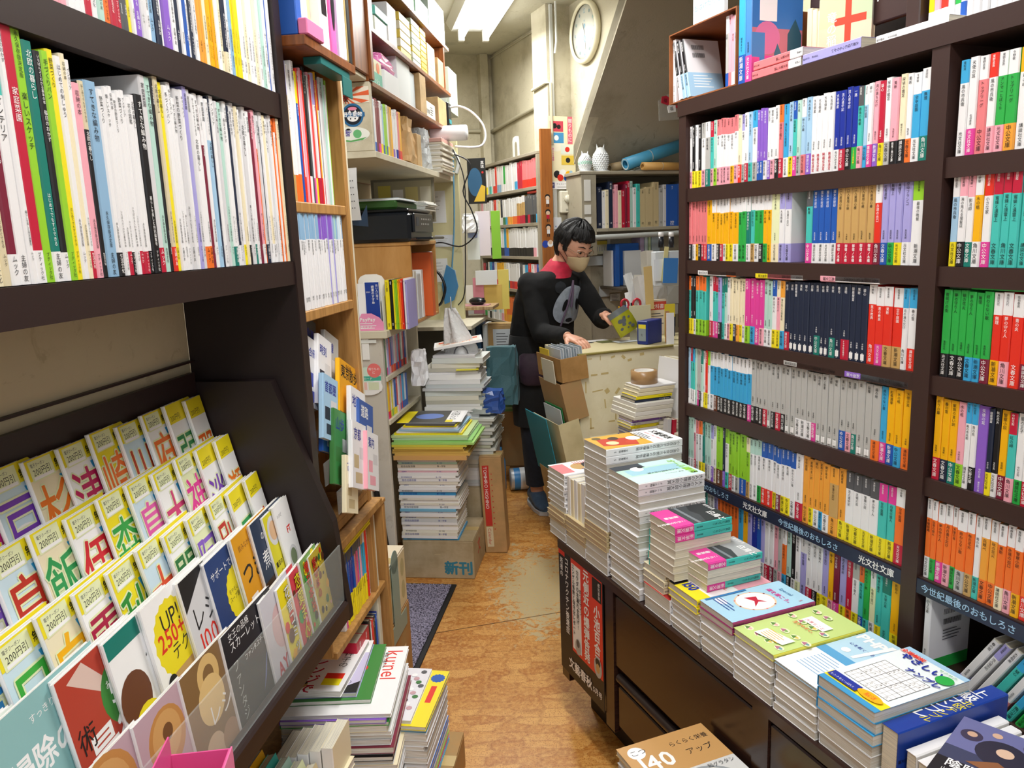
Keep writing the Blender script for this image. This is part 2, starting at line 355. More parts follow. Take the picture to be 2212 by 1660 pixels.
def parse(spec):
    """'3*w.b_y@14' -> three books: main w, top b, band y, width 14 mm"""
    out = []
    for tok in spec.split():
        n = 1
        if '*' in tok: a, tok = tok.split('*'); n = int(a)
        wd = None
        if '@' in tok: tok, a = tok.split('@'); wd = float(a)
        if tok[0] == '~': out.append(('gap', wd or 20)); continue
        band = top = None
        if '_' in tok: tok, band = tok.split('_')
        if '.' in tok: tok, top = tok.split('.')
        for _ in range(n): out.append((tok, top, band, wd))
    return out
# ================================================================ the room
def wall(name, F, x0, x1, y0, y1, z0, z1, mt):
    mb = MB(); mb.box(x0, x1, y0, y1, z0, z1, mt); o = mb.build(name, F); o['kind'] = 'structure'; return o
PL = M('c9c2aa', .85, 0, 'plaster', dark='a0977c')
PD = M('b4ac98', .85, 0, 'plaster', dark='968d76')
f = MB(); f.faces([(-3.5, -2.6, 0), (5, -2.6, 0), (5, 7, 0), (-3.5, 7, 0)], [(0, 1, 2, 3)], paint_floor()); o = f.build('floor'); o['kind'] = 'structure'
se = MB(); se.prism([(-.42, 2.60), (.55, 2.86), (.55, 2.863), (-.42, 2.603)], 0, .0008, M('6a4a28', .7), axis='z'); o = se.build('trim_4'); o['kind'] = 'structure'
c = MB(); c.box(-3.5, 5, -1.6, 7, CEIL, CEIL + .05, M('c6c2ae', .9, 0, 'plaster', dark='a8a48e', grain=38, bump=.9)); o = c.build('ceiling'); o['kind'] = 'structure'
wall('wall_left', FA, -1.34, -1.24, -1.6, 5.6, 0, CEIL, PL)
wall('wall_back', FB, -2.6, 2.0, 5.2, 5.3, 0, CEIL, PL)
wall('trim_1', FB, 1.90, 1.955, 5.14, 5.2, 0, CEIL - .002, PL)
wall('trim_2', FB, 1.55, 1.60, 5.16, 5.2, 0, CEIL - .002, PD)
# right wall beyond the pillar and the triangular piece with the clock above the stair soffit
wall('wall_right', FB, 2.0, 2.1, 4.19, 5.3, 0, CEIL, PL)
wall('pillar', FB, 1.86, 2.1, 4.0, 4.19, 0, CEIL, PL)
wb = MB(); wb.prism([(4.0, 0), (4.0, 1.78), (3.30, 2.62), (4.0, CEIL)][1:], 2.0, 2.06, PL, axis='x'); o = wb.build('wall_upper_right', FB); o['kind'] = 'structure'
# stair soffit: slopes down away from the camera, right of the clock wall
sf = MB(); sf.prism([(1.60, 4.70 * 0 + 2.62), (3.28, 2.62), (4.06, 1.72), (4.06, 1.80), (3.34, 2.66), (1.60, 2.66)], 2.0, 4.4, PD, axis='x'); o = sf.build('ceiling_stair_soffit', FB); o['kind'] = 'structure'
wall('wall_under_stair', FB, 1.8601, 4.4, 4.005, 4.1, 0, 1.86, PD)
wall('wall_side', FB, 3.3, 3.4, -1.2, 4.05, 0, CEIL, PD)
wall('wall_behind_bookcase', FR, -.02, 3.4, .335, .40, 0, CEIL, M('d6cba8', .8, 0, 'plaster', dark='b5a985'))
# ---------------------------------------------------------------- right bookcase
BR = M('3a2622', .42, 0, 'steel'); BRd = M('2b1b18', .45, 0, 'steel'); CREAM = M('cfc3a0', .7, 0, 'plaster', dark='b3a785')
ZB = [1.735, 1.522, 1.342, 1.152, .965, .775, .59]     # tops of the boards
rc = empty('bookcase', at(FR, 0, 0, 0), 'dark brown steel bookcase filled with paperbacks behind the low display cabinet', 'bookcase')
def brd(x0, x1, z, mat=BR):
    mb = MB(); mb.box(x0, x1, .0, .016, z - .034, z - .0005, mat); mb.box(x0, x1, .016, .30, z - .018, z - .0005, mat); mb.build('shelf_board', Matrix(), rc)
for (x0, x1) in ((.03, .738), (.772, 1.70)):
    for z in ZB[1:]: brd(x0, x1, z)
def post(x0, x1, z0=0, z1=1.72):
    mb = MB(); mb.box(x0, x1, -.004, .30, z0, z1, BR)
    for k in range(52): mb.box(x0 - .0006, x1 + .0006, .035, .045, .12 + k * .03, .126 + k * .03, BRd)
    mb.build('upright', Matrix(), rc)
post(0, .03); post(.738, .772); post(1.70, 1.73)
mb = MB(); mb.box(-.004, 1.74, -.006, .33, 1.7355 - .035, 1.7355, BR); mb.build('top_board', Matrix(), rc)
mb = MB(); mb.box(.03, 1.70, .305, .32, .3, 1.70, CREAM); mb.build('back_panel', Matrix(), rc)
# label strip along the sixth board
for (x0, x1) in ((.03, .738), (.772, 1.30)):
    mb = MB(); mb.box(x0, x1, -.0030, -.0006, .775 - .032, .775 - .004, M('n', .35)); a = Art(mb, (x0, -.0031, .775 - .032), (1, 0, 0), (0, 0, 1))
    x = .01
    while x < x1 - x0 - .26:
        a.text('今世紀最後のおもしろさ', x, .008, .0165, 'l', bold=.02); a.text('光文社文庫', x + .235, .008, .0175, 'F', bold=.02); x += .36
    mb.build('shelf_label_strip', Matrix(), rc)
ROWN = ['top', 'second', 'third', 'fourth', 'fifth', 'lowest']
R1 = ["w_p@9 k_y w_y@8 k_y w.s_p@14 s.w_T@14 t.R_p q_G 3*w.P_p w.P_p w.P_Y w.P_p e_r@9 w.V_s w_R l_t w.c_s@13 2*v_b@8 v_w@8 w_v@9 w_p w_k@9 P.o_R c.c_w@12 l_y@11 t.b_m@9 q_s@9 l.w_P l_v@12 4*w_w@12 B_w@11 B_R@11 B_k@11 B_g@12 t.d_p@10 l.w_c@8 w_m@9 p_v@10 R_y@10 w_s@11 p_k@13 e_k@11 w_o@10 c.w_w@14 c.w_T@15",
      "P_k@8 P_w@8 P_Y@8 P_k@8 P_R@8 P_r@8 Y_b@13 Y.w_w@11 Y.w_k@8 Y.w_R@8 Y.w_w@8 2*Y.w_y@8 Y.w_w@14 2*g.w_g@9 T.w_w@9 t.w_h@9 g.w_w@9 g.w_k@9 Y.w_g@9 Y.w_Y@9 N_e@17 w.V_V@10 w.V_V@12 ~@30 t.d_m@11 4*b_w@11 5*h_R@12 r.w_z@10 V_b@10 V_g@10 V_y@10 V_w@12 w.G_w@17",
      "t.o_y@7 k_y@7 k_w@7 3*t.o_G@9 ~@10 w_R@9 2*t.R_m@8 V_k@8 t.T_t@8 q.T_w@7 w_p@8 e_y@7 e_n@8 e_O@7 e_y@7 e_w@8 m_G@11 m_c@11 m_m@11 m_p@11 2*q_w@9 w.b_y@9 p.e_y@8 e.O_c@9 n_R@10 5*n@10 n_T@11 2*n@9 n_T@11 n@10 n_R@14 2*n@10 n@10 r.w_r@13 r.w_m@13 r.w_h@13 r.w_h@15 w.c_w@8 w.c_r@14",
      "l_w@6 t.R_w@7 t.c_w@8 q@6 s_m@7 s_k@7 q.T_w@7 w_y@6 r_y@8 w.G_w@7 c.w_w@11 c.w_J@11 8*c.w_k@11 c.w_m@11 s_k@11 s_k@10 s_k@10 s_R@12 s@9 s_k@11 s_R@12 s_k@12 s@11 s@12 s_w@13 s_w@12 s_w@12 s_m@10 4*s@12 s_b@13 s_p@12 s_T@10 2*s@14 s_o@15 c_m@12 Y_b@14 Y_c@12 Y_o@16",
      "2*q_w@8 p.w_R@7 w.P_w@9 w.o_y@9 T_y@6 q_s@9 q_w@9 w.V_v@8 w_e@8 G_J@16 n_v@6 w.G_t@9 G_R@10 G_w@9 G_s@9 G_b@17 G.e_h@9 w.q_w@9 w.q_w@8 w.q_g@10 w.b_r@12 w.b_r@13 w.b_y@9 w.b_z@10 w.b_y@10 w.b_y@10 w.b_w@11 w_R@14 O_O@12 O_y@9 O_w@11 O_c@8 O_w@12 h.O_O@16 O_y@12 4*w.d_y@14 t.m_y@13 t.m_y@13 o.w_R@16",
      "s@8 h@8 e@8 e_h@8 e.y@8 p_m@8 t_w@10 w@10 w_V@10 V_p@10 6*o_O@9 c@12 Y@12 V_m@10 B_m@12 b_w@10 V_w@9 w_R@11 w_z@10 p_s@10 s_p@9 o.w_c@9 q_k@10 k_w@10 w_N@10 V.w_V@12 w_R@12 w_k@11 w_y@9 V_y@12 Y_p@10 z_m@10 V_y@12 R_o@11 w.s_y@12 t.o_b@9 g_t@9 N.w_w@10 t_y@10 t.T_t@14 Y_y@16"]
R2 = ["~@10 w.c_w@15 w_m@15 P.w_P@16 w.r_p@14 g.w_p@16 g.w_O@17 w.Y_w@17 t.w_t@17 t_R@16 w_b@15 l_w@16",
      "~@8 l.w_y@13 w.p_k@13 w.p_T@12 Y.w_w@13 w.r_m@14 4*t.R_t@14 c_b@15 w_c@15 w_R@15",
      "~@6 3*g_k@14 2*g_c@13 g_z@14 r.w_Y@15 r.w_p@15 r.w_r@17 r.w_z@14 V_k@14 w_k@14",
      "~@4 Y_R@14 Y_n@15 Y_T@15 p_G@14 w.c_w@10 w.c_k@11 v@19 n_y@9 k_w@10 Y_z@14 t.R_p@13 w_g@14 w_R@12 w_b@14",
      "o.w_w@11 o.w_g@10 o.w_m@13 o.w_p@13 o.w_g@10 o.w_s@17 o.w_h@13 w.w_t@11 O.w_o@13 O.w_o@14 o.w_e@13 o.w_p@13 o.w_Y@13 o.w_r@13",
      None]
def shelf_row(F, spec, x0, x1, z, h, dep, name, cat, where, group, y=.004, jit=.003, depth=.105, hv=.002, kwf=None, fit=True, tilt=0., lay=True):
    items = parse(spec); tot = sum((it[1] if it[0] == 'gap' else (it[3] or dep)) for it in items) / 1000
    k = (x1 - x0 - .0004 * len(items)) / tot if fit else 1.0
    x = x0; n = 0; res = []
    for it in items:
        if it[0] == 'gap': x += it[1] / 1000 * k; continue
        n += 1; main, top, band, wd = it; w = (wd or dep) / 1000 * k
        kw = dict(main=main, top=top, band=band)
        if kwf: kw.update(kwf(n, it))
        hh = h + RND.uniform(-hv, hv) if 'h' not in kw else kw.pop('h'); dd = kw.pop('d', depth)
        cn = NAME[main]; lb = f"{cn} {cat}" + (f" with {NAME[band]} band" if band and band != main else (f", {NAME[top]} at the top" if top else '')) + f", {ordinal(n)} from left, {where}"
        ob = book(name, at(F, x, y + RND.uniform(-jit, jit) * .5 + jit * .5, z), w, hh, dd, label=lb, cat=cat, group=group, **kw)
        res.append((ob, x, w, hh)); x += w + .0004
    return res
SEC = ['of the far bay', 'of the near bay']
def kw_right(r, sec):
    def g(n, it):
        d = {}
        if sec == 0 and r == 0:
            if it[2] == 'w' and it[0] == 'w' and it[3] == 12: d = dict(title='大名倒産', auth='浅田次郎', bandtext='映画化決定')
            elif it[0] == 'B': d = dict(title={'w': '大名倒産', 'R': '流人道中記', 'k': '流人道中記', 'g': '一路'}[it[2]], auth='浅田次郎')
            if it[2] == 'g' and it[0] == 'B': d['bandtext'] = '100万部突破!'
            if it[0] == 'p' and it[2] == 'k': d['bandtext'] = '発見!角川文庫'
        if sec == 0 and r == 1:
            if it[0] == 'h': d = dict(title='口入屋用心棒', bandtext='御宿ノ木橋'); 
            if it[0] == 'b': d = dict(title='魔女の封印', auth='大沢在昌', tagbox=False)
            if it[0] == 'V': d = dict(title=['空中ブランコ', '町長選挙', '無理上', '無理下'][n % 4], auth='奥田英朗')
        if sec == 0 and r == 2 and it[0] == 'n': d = dict(title=['隠蔽捜査', '果断', '疑心', '初陣', '転迷', '宰領', '自覚', '去就', '棲月', '清明'][n % 10], auth='今野敏', tagbox=it[2] is None, bandtext='ドラマ化の原点!' if it[3] == 14 else None)
        if sec == 0 and r == 3 and it[0] == 's': d = dict(title=['焔の眼', '蒼い殺意', '波紋', '暗転', '黒い絆', '雪虫', '逸脱', '歪', '裂壊'][n % 9], auth='堂場瞬一', tagbox=it[2] is None)
        if sec == 0 and r == 4 and it[0] in 'GwO': d = dict(auth='東野圭吾' if it[1] in ('b', 'd') or it[0] == 'O' else None)
        if sec == 1 and r == 1 and it[0] == 't': d = dict(title='蜜蜂と遠雷上', auth='恩田陸')
        if sec == 1 and r == 1 and it[0] == 'c': d = dict(title='虹のふもと', bandtext='ドラマ原作!!', bandfrac=.36)
        if sec == 1 and r == 0 and it[1] == 'w': d = dict(title=['トップリーグ', '三匹のおっさん', 'アンマーとぼくら'][n % 3])
        if sec == 1 and r == 3: d = dict(auth='堂場瞬一' if it[0] == 'Y' else '中村文則')
        if sec == 1 and r == 4: d = dict(auth='東野圭吾')
        return {k: v for k, v in d.items() if v is not None}
    return g
HT = [.150, .150, .150, .150, .151, .150]
for r in range(6):
    spec = R1[r]
    shelf_row(FR, spec, .033, .733, ZB[r + 1], HT[r], 10, 'paperback', 'paperback', f"{ROWN[r]} shelf {SEC[0]}", f"paperbacks on the {ROWN[r]} shelf of the far bay", kwf=kw_right(r, 0))
    if R2[r]:
        shelf_row(FR, R2[r], .776, .776 + .196 + .0, ZB[r + 1], HT[r], 14, 'paperback', 'paperback', f"{ROWN[r]} shelf {SEC[1]}", f"paperbacks on the {ROWN[r]} shelf of the near bay", kwf=kw_right(r, 1))
# lowest shelf of the near bay: one facing book and a leaning row
spec = parse("w_V@13 w.V@12 w@12 t.c@14 w_P@13 c.w_t@13 c.w_g@12 w@13 Y@14 t_w@15")
x = .785
ob = book('paperback', at(FR, x, .006, ZB[6]), .013, .150, .105, label='white paperback with a barcode standing upright at the end of the leaning row', cat='paperback', group='paperbacks on the lowest shelf of the near bay', main='w', band='g', bandfrac=.16,
          art=lambda a, W_, H_: (a.rect(W_ * .3, H_ * .72, W_ * .5, H_ * .09, 'F'), [a.rect(W_ * .32 + i * .0028, H_ * .73, .0014, H_ * .075, 'k') for i in range(16)], [a.rect(W_ * .32 + i * .0028, H_ * .60, .0014, H_ * .075, 'k') for i in range(16)], a.lines(W_ * .3, H_ * .52, W_ * .5, 4, .006, 'd')), artface=1)
x = .845
for i, (mn, tp, bd, wd) in enumerate(spec):
    w = wd / 1000
    book('paperback', at(FR, x + i * .0205, .006, ZB[6] + .0015, ry=math.radians(30 - i * .4)), w, .150, .105, label=f"{NAME[mn]} paperback leaning over, {ordinal(i + 1)} of the leaning row, lowest shelf", cat='paperback', group='leaning paperbacks on the lowest shelf', main=mn, top=tp, band=bd)
# books lying on top of the rows
def lying(F, x, y, z, w, h, d, label, rz=0., **kw):
    X = F @ T(x, y, z) @ RZ(rz) @ T(0, 0, 0) @ RY(math.pi / 2) @ T(-w, 0, 0)
    return book('paperback', X, w, h, d, label=label, cat='paperback', group='paperbacks lying on top of the rows', **kw)
LY = [(.08, 2, 'w', 'o', 'w', .013, 'white and orange paperback lying on top of the third row beside the turquoise ones'), (.30, 2, 'P', 'w', 'y', .012, 'red paperback lying flat above the magenta books'),
      (.50, 2, 'w', 'w', 'p', .013, 'white paperback lying flat above the navy books'), (.40, 3, 'w', 's', 's', .012, 'silver paperback lying flat above the grey books'),
      (.575, 3, 'Q', 'Q', 'v', .014, 'pale blue and purple paperback lying flat above the grey books'), (.36, 5, 'n', 'w', 'R', .010, 'navy and red paperback lying flat above the lowest row')]
for x, r, mn, tp, bd, w, lb in LY:
    lying(FR, x, .0, ZB[r + 1] + .1535, w, .15, .105, lb, main=mn, top=tp, band=bd)
lying(FR, .795, .002, ZB[3] + .1535, .016, .15, .105, 'green paperback lying flat above the green ones in the near bay', main='g', band='k')
# ================================================================ display cabinet in front of the right bookcase
TZ = .55
BW = M('38231c', .22, 0, 'wood', dark='2a1813', light='402a22', stretch=(2, 2, 30))
tb = empty('display_cabinet', at(FR, 0, 0, 0), 'low dark brown display cabinet with sliding doors under stacked magazines', 'cabinet')
mb = MB(); mb.bevbox(-.20, 1.34, -.285, .33, TZ - .028, TZ, BW, .003); mb.build('cabinet_top', Matrix(), tb)
mb = MB(); mb.box(-.195, 1.34, -.262, -.004, .13, TZ - .0285, BW); mb.build('carcass', Matrix(), tb)
mb = MB(); mb.box(-.17, 1.34, -.20, -.01, 0, .13, M('17100e', .6)); mb.build('toe_kick', Matrix(), tb)
for x in (-.195, .075, .66, 1.24):
    mb = MB(); mb.box(x, x + .045, -.280, -.2625, .12, TZ - .029, BW); mb.build('frame_post', Matrix(), tb)
for x0, x1 in ((.121, .659), (.706, 1.239)):
    mb = MB(); mb.bevbox(x0, x1, -.276, -.2625, .315, TZ - .04, BW, .003); mb.build('door_panel', Matrix(), tb)
    mb = MB(); mb.bevbox(x0 + .01, x1 - .004, -.274, -.2625, .145, .262, BW, .003); d = mb.build('drawer_front', Matrix(), tb)
    mb = MB(); mb.tube([(x0 + .012, -.270, .285), (x1 - .01, -.270, .285)], .0125, M('2c2321', .3), 10); mb.build('pull_rail', Matrix(), d)
# poster fixed on the aisle side
mb = MB(); mb.box(-.194, .072, -.2835, -.2815, .15, .53, 'k'); a = Art(mb, (-.194, -.2835, .15), (1, 0, 0), (0, 0, 1))
a.rect(.0, .09, .075, .29, 'k'); a.rect(.0, .36, .04, .022, 'r'); a.rect(.079, .09, .183, .285, 'E8402E'.lower()); a.rect(.083, .10, .055, .26, 'F'); a.rect(.207, .31, .052, .06, 'k')
a.text('若者の', .018, .352, .020, 'F', True, .02).text('コロナワクチン後遺症', .052, .362, .0235, 'F', True, .03).text('小池百合子', .232, .295, .036, 'F', True, .04).text('元側近の爆弾告発', .172, .372, .034, 'F', True, .04)
a.text('エンゲル係数と保守化レポート', .095, .36, .0155, 'k', True, .02).text('カラダの水漏れを防げ!', .120, .352, .0165, 'k', True, .02).text('四つのサイン', .137, .30, .013, 'k', True, .02)
a.text('都知事選', .247, .365, .012, 'F', True).text('文藝春秋', .055, .03, .036, 'F', bold=.03).text('5月号', .205, .032, .021, 'F', bold=.02)
a.disc(.118, .118, .018, 's', .024).disc(.118, .128, .010, 'd', .012).disc(.236, .118, .022, 's', .030).disc(.236, .132, .014, 'k', .012).disc(.236, .115, .010, 'h', .014)
tag(mb.build('magazine_poster', at(FR, 0, 0, 0)), 'red and black magazine poster with white headlines on the cabinet side', 'poster')
# ---------------------------------------------------------------- flat stacks
def Xn(F, x1, yf, z1, rz=0, c=None):     # spine towards +x, cover (left side) up, top edge away from the aisle
    Rm = Matrix(((0, -1, 0, 0), (0, 0, 1, 0), (-1, 0, 0, 0), (0, 0, 0, 1)))
    return F @ T(x1, yf, z1) @ RZ(rz) @ Rm
def Xf(F, x0, yf, z1, rz=0):             # spine towards -x, cover up, fore-edge towards +x
    Rm = Matrix(((0, 1, 0, 0), (0, 0, -1, 0), (-1, 0, 0, 0), (0, 0, 0, 1)))
    return F @ T(x0, yf, z1) @ RZ(rz) @ Rm
def pile(F, x0, x1, y0, y1, z0, n, th, where, cat, group, artface=0, flips=(), jit=.003, top=True, west=False, name='monthly_magazine', desc='', rz=0., yaw=.012, mesh2=None, **kw):
    """n copies lying flat; flips: indices from the top that show their fore-edge towards +x"""
    kw['artface'] = artface; W_, D_ = x1 - x0, y1 - y0
    me = book_mesh(th, D_, W_, **kw).mesh(name)
    kw2 = dict(kw); kw2.update(art=None); me_b = (book_mesh(th, D_, W_, **kw2).mesh(name)) if kw.get('art') and n > 1 else me
    for i in range(n):
        k = n - 1 - i; dx, dy = (RND.uniform(-jit, jit), RND.uniform(-jit, jit)) if k else (0, 0); rr = rz + (RND.uniform(-yaw, yaw) if k else 0); zt = z0 + (i + 1) * (th + .0003)
        if west: X = F @ T(x0 + dx, y0 + dy, zt - th) @ RZ(rr) @ Matrix(((0, 1, 0, 0), (0, 0, 1, 0), (1, 0, 0, 0), (0, 0, 0, 1)))
        elif k in flips: X = Xf(F, x0 + dx, y1 + dy, zt, rr); 
        else: X = Xn(F, x1 + dx, y0 + dy, zt, rr)
        o = bpy.data.objects.new(name, me if k == 0 else me_b); COL.objects.link(o); o.matrix_world = X
        tag(o, f'{desc}, topmost of {where}' if k == 0 else f'{desc}, {ordinal(k + 1)} down in {where}', cat, group)
    return z0 + n * (th + .0003)
def art_bunshun(a, W_, H_):
    a.rect(0, 0, W_, H_, 'F').rect(0, 0, W_, H_ * .62, 'd9a93a'); a.poly([(W_ * .2, H_ * .1), (W_ * .75, H_ * .05), (W_ * .95, H_ * .45), (W_ * .4, H_ * .55)], 'c23a22').disc(W_ * .45, H_ * .52, W_ * .16, 'F').disc(W_ * .72, H_ * .42, W_ * .13, 'c9452a').disc(W_ * .3, H_ * .3, W_ * .12, '4a3428').disc(W_ * .62, H_ * .2, W_ * .14, 'e8d9a8').disc(W_ * .15, H_ * .12, W_ * .1, '6a5a2a')
    a.text('文藝春秋', W_ * .12, H_ * .84, W_ * .2, 'k', bold=.02).text('小池百合子 元側近の爆弾告発', W_ * .1, H_ * .76, W_ * .06, 'R').lines(W_ * .1, H_ * .70, W_ * .7, 4, .008, 'd')
def art_ohru(a, W_, H_):
    a.rect(0, 0, W_, H_, 'c9e8e6').rect(0, 0, W_ * .25, H_ * .45, '3a4048').rect(W_ * .25, 0, W_ * .4, H_, 'b9e3cf').rect(W_ * .3, H_ * .1, W_ * .3, H_ * .8, '9cc9d8'); a.disc(W_ * .3, H_ * .3, W_ * .12, 'F').disc(W_ * .22, H_ * .38, W_ * .05, 'k')
    a.text('オール讀物', W_ * .08, H_ * .85, W_ * .17, 'G', bold=.03).text('大人の推理小説大賞', W_ * .6, H_ * .8, W_ * .07, 'k', True).text('特集 ミステリー', W_ * .75, H_ * .8, W_ * .05, 'd', True).text('5', W_ * .86, H_ * .86, W_ * .15, 'k', bold=.03)
def art_swan(c):
    def f(a, W_, H_):
        a.rect(0, 0, W_, H_, c).poly([(0, H_ * .35), (W_, H_ * .33), (W_, H_ * .55), (W_ * .6, H_ * .63), (W_ * .3, H_ * .58), (0, H_ * .66)], '3c4246').rect(0, H_ * .42, W_, H_ * .05, '7c848a'); a.rect(0, 0, W_, H_ * .33, 'm')
        a.text('白鳥と', W_ * .5, H_ * .78, W_ * .2, 'F', bold=.02).text('東野圭吾', W_ * .08, H_ * .92, W_ * .1, 'F').text('これは文庫史上', W_ * .78, H_ * .29, W_ * .10, 'F', True, .03).text('最高峰', W_ * .5, H_ * .29, W_ * .12, 'F', True, .03)
    return f
def art_150(a, W_, H_):
    a.rect(0, 0, W_, H_, 'y').rect(0, H_ * .18, W_, H_ * .5, 'F').rect(0, 0, W_ * .22, H_ * .25, 'k').text('150', W_ * .28, H_ * .08, W_ * .34, 'B', bold=.05, squeeze=.8).rect(W_ * .3, H_ * .55, W_ * .7, H_ * .45, 'p').text('まちがいさがし', W_ * .1, H_ * .42, W_ * .115, 'r', bold=.04).disc(W_ * .6, H_ * .75, W_ * .15, 'F').disc(W_ * .62, H_ * .74, W_ * .1, 'R')
def art_blue(a, W_, H_):
    a.rect(0, 0, W_, H_, 'a9d4ea').disc(W_ * .5, H_ * .48, W_ * .36, 'e9c9a8', H_ * .22).disc(W_ * .5, H_ * .48, W_ * .33, 'F', H_ * .20).poly([(W_ * .3, H_ * .42), (W_ * .5, H_ * .47), (W_ * .7, H_ * .40), (W_ * .55, H_ * .50), (W_ * .62, H_ * .58), (W_ * .48, H_ * .52), (W_ * .36, H_ * .55)], 'R').disc(W_ * .22, H_ * .18, W_ * .15, 'F', H_ * .05)
    for i in range(9): a.disc(W_ * (.5 + .345 * math.cos(i * .7)), H_ * (.48 + .21 * math.sin(i * .7)), W_ * .02, 'z' if i % 2 else 'P', n=8)
    a.text('運を磨こう。', W_ * .20, H_ * .74, W_ * .12, 'm', bold=.02).text('Special', W_ * .3, H_ * .86, W_ * .12, '3a78a8').lines(W_ * .1, H_ * .2, W_ * .6, 3, .008, 'X').text('5', W_ * .86, H_ * .86, W_ * .1, 'R').rect(W_ * .02, H_ * .05, W_ * .06, H_ * .5, '2b78b8')
def art_green(a, W_, H_):
    a.rect(0, 0, W_, H_, 'c5dc88')
    for i in range(14):
        x, y = W_ * (.12 + .25 * (i % 4) + .1 * (i // 4 % 2)), H_ * (.12 + .24 * (i // 4)); a.disc(x, y, W_ * .09, 'e9efc4', W_ * .07).disc(x + W_ * .02, y, W_ * .045, ('e7a9b0', '7fae5a', 'd8c25a', '6aa0a8')[i % 4], W_ * .03).poly([(x - W_ * .09, y - W_ * .02), (x - W_ * .02, y + W_ * .05), (x + W_ * .02, y - W_ * .06)], ('5a8a3a', 'b5708a')[i % 2])
    a.rect(W_ * .3, H_ * .62, W_ * .5, H_ * .12, 'F').text('大事なこと', W_ * .34, H_ * .64, W_ * .085, 'R').text('生きやすく。', W_ * .3, H_ * .52, W_ * .085, 'r', bold=.02).poly([(W_ * .3, H_ * .1), (W_ * .85, H_ * .16), (W_ * .85, H_ * .30), (W_ * .3, H_ * .24)], 'F').lines(W_ * .36, H_ * .25, W_ * .42, 5, .006, 'Y')
def art_ph(a, W_, H_):
    a.rect(0, 0, W_, H_, 'b9dcef').rect(0, 0, W_ * .98, H_ * .42, 'F').lines(W_ * .2, H_ * .38, W_ * .6, 8, .008, 'x').rect(0, H_ * .42, W_, H_ * .1, '5aa6d6').text('PHP', W_ * .05, H_ * .82, W_ * .32, 'F', bold=.05).text('心を軽くする', W_ * .15, H_ * .7, W_ * .09, 'B').disc(W_ * .3, H_ * .6, W_ * .08, 'F').poly([(W_ * .5, H_ * .55), (W_ * .6, H_ * .95), (W_ * .7, H_ * .95), (W_ * .58, H_ * .55)], 'F')
def art_nanpre(a, W_, H_):
    a.rect(0, 0, W_, H_, 'e8f2f4').rect(0, 0, W_, H_ * .06, '3a9ad0').rect(0, H_ * .94, W_, H_ * .06, 'l').rect(0, H_ * .06, W_, H_ * .10, 'y')
    a.rect(W_ * .12, H_ * .20, W_ * .76, H_ * .44, 'F')
    for i in range(10):
        t = .0012 if i % 3 == 0 else .0005; a.mb.faces([a.P(W_ * .12 + W_ * .76 * i / 9, H_ * .20), a.P(W_ * .12 + W_ * .76 * i / 9 + t, H_ * .20), a.P(W_ * .12 + W_ * .76 * i / 9 + t, H_ * .64), a.P(W_ * .12 + W_ * .76 * i / 9, H_ * .64)], [(0, 1, 2, 3)], 'd'); a.mb.faces([a.P(W_ * .12, H_ * .20 + H_ * .44 * i / 9), a.P(W_ * .88, H_ * .20 + H_ * .44 * i / 9), a.P(W_ * .88, H_ * .20 + H_ * .44 * i / 9 + t), a.P(W_ * .12, H_ * .20 + H_ * .44 * i / 9 + t)], [(0, 1, 2, 3)], 'd')
    a.up()
    for i in range(26):
        cx, cy = (i * 7) % 9, (i * 5 + i // 9) % 9; a.text(str(1 + (i * 4) % 9), W_ * .12 + W_ * .76 * (cx + .28) / 9, H_ * .20 + H_ * .44 * (cy + .2) / 9, W_ * .055, 'd')
    a.text('やさしい', W_ * .12, H_ * .80, W_ * .17, 'B', bold=.05).text('ナンプレ', W_ * .42, H_ * .66, W_ * .14, 'B', bold=.05).text('全問解説', W_ * .02, H_ * .88, W_ * .10, 'r', bold=.04).disc(W_ * .88, H_ * .80, W_ * .12, 'g').text('サクサク', W_ * .66, H_ * .88, W_ * .07, 'g').rect(W_ * .04, H_ * .07, W_ * .5, H_ * .09, 'B').text('ヒントもいっぱい!', W_ * .06, H_ * .09, W_ * .05, 'F').disc(W_ * .72, H_ * .12, W_ * .2, 'Y', H_ * .05).text('脳活', W_ * .64, H_ * .10, W_ * .09, 'r')
PG = dict(pages='d9d8d2', txt=True)
st = 'stack in {}'.format
GM = 'magazines stacked on the display cabinet'
# A and its neighbours at the far end
z = pile(FR, -.266, -.155, -.278, -.07, TZ, 2, .022, 'the far-end stack, white base', 'magazine', GM, desc='white paged magazine', main='w', title='文藝春秋', **PG)
z = pile(FR, -.268, -.153, -.280, -.07, z, 3, .014, 'the far-end stack, brown part', 'magazine', GM, desc='kraft-edged book bundle', main='E', pages='c9a87c', title='小説', auth='')
pile(FR, -.266, -.155, -.278, -.07, z, 7, .0162, 'the far-end stack', 'magazine', GM, desc='magazine with a colourful portrait cover', main='w', title='婦人公論', art=lambda a, W_, H_: (a.rect(0, 0, W_, H_, 'F').rect(0, H_ * .8, W_, H_ * .12, 'B').disc(W_ * .5, H_ * .4, W_ * .3, 'h').disc(W_ * .5, H_ * .52, W_ * .3, 'k', H_ * .1).rect(W_ * .1, 0, W_ * .8, H_ * .2, 'P').text('婦人公論', W_ * .1, H_ * .82, W_ * .18, 'F').lines(W_ * .05, H_ * .7, W_ * .3, 10, .008, 'R').lines(W_ * .68, H_ * .7, W_ * .3, 10, .008, 'b')), **PG)
z = pile(FR, -.150, -.030, -.280, -.06, TZ, 1, .030, 'the low far bundle', 'magazine', GM, desc='thick white paged magazine', main='w', **PG)
z = pile(FR, -.150, -.030, -.280, -.06, z, 4, .0145, 'the low brown bundle', 'magazine', GM, desc='kraft-edged paper bundle', main='E', pages='c9a87c')
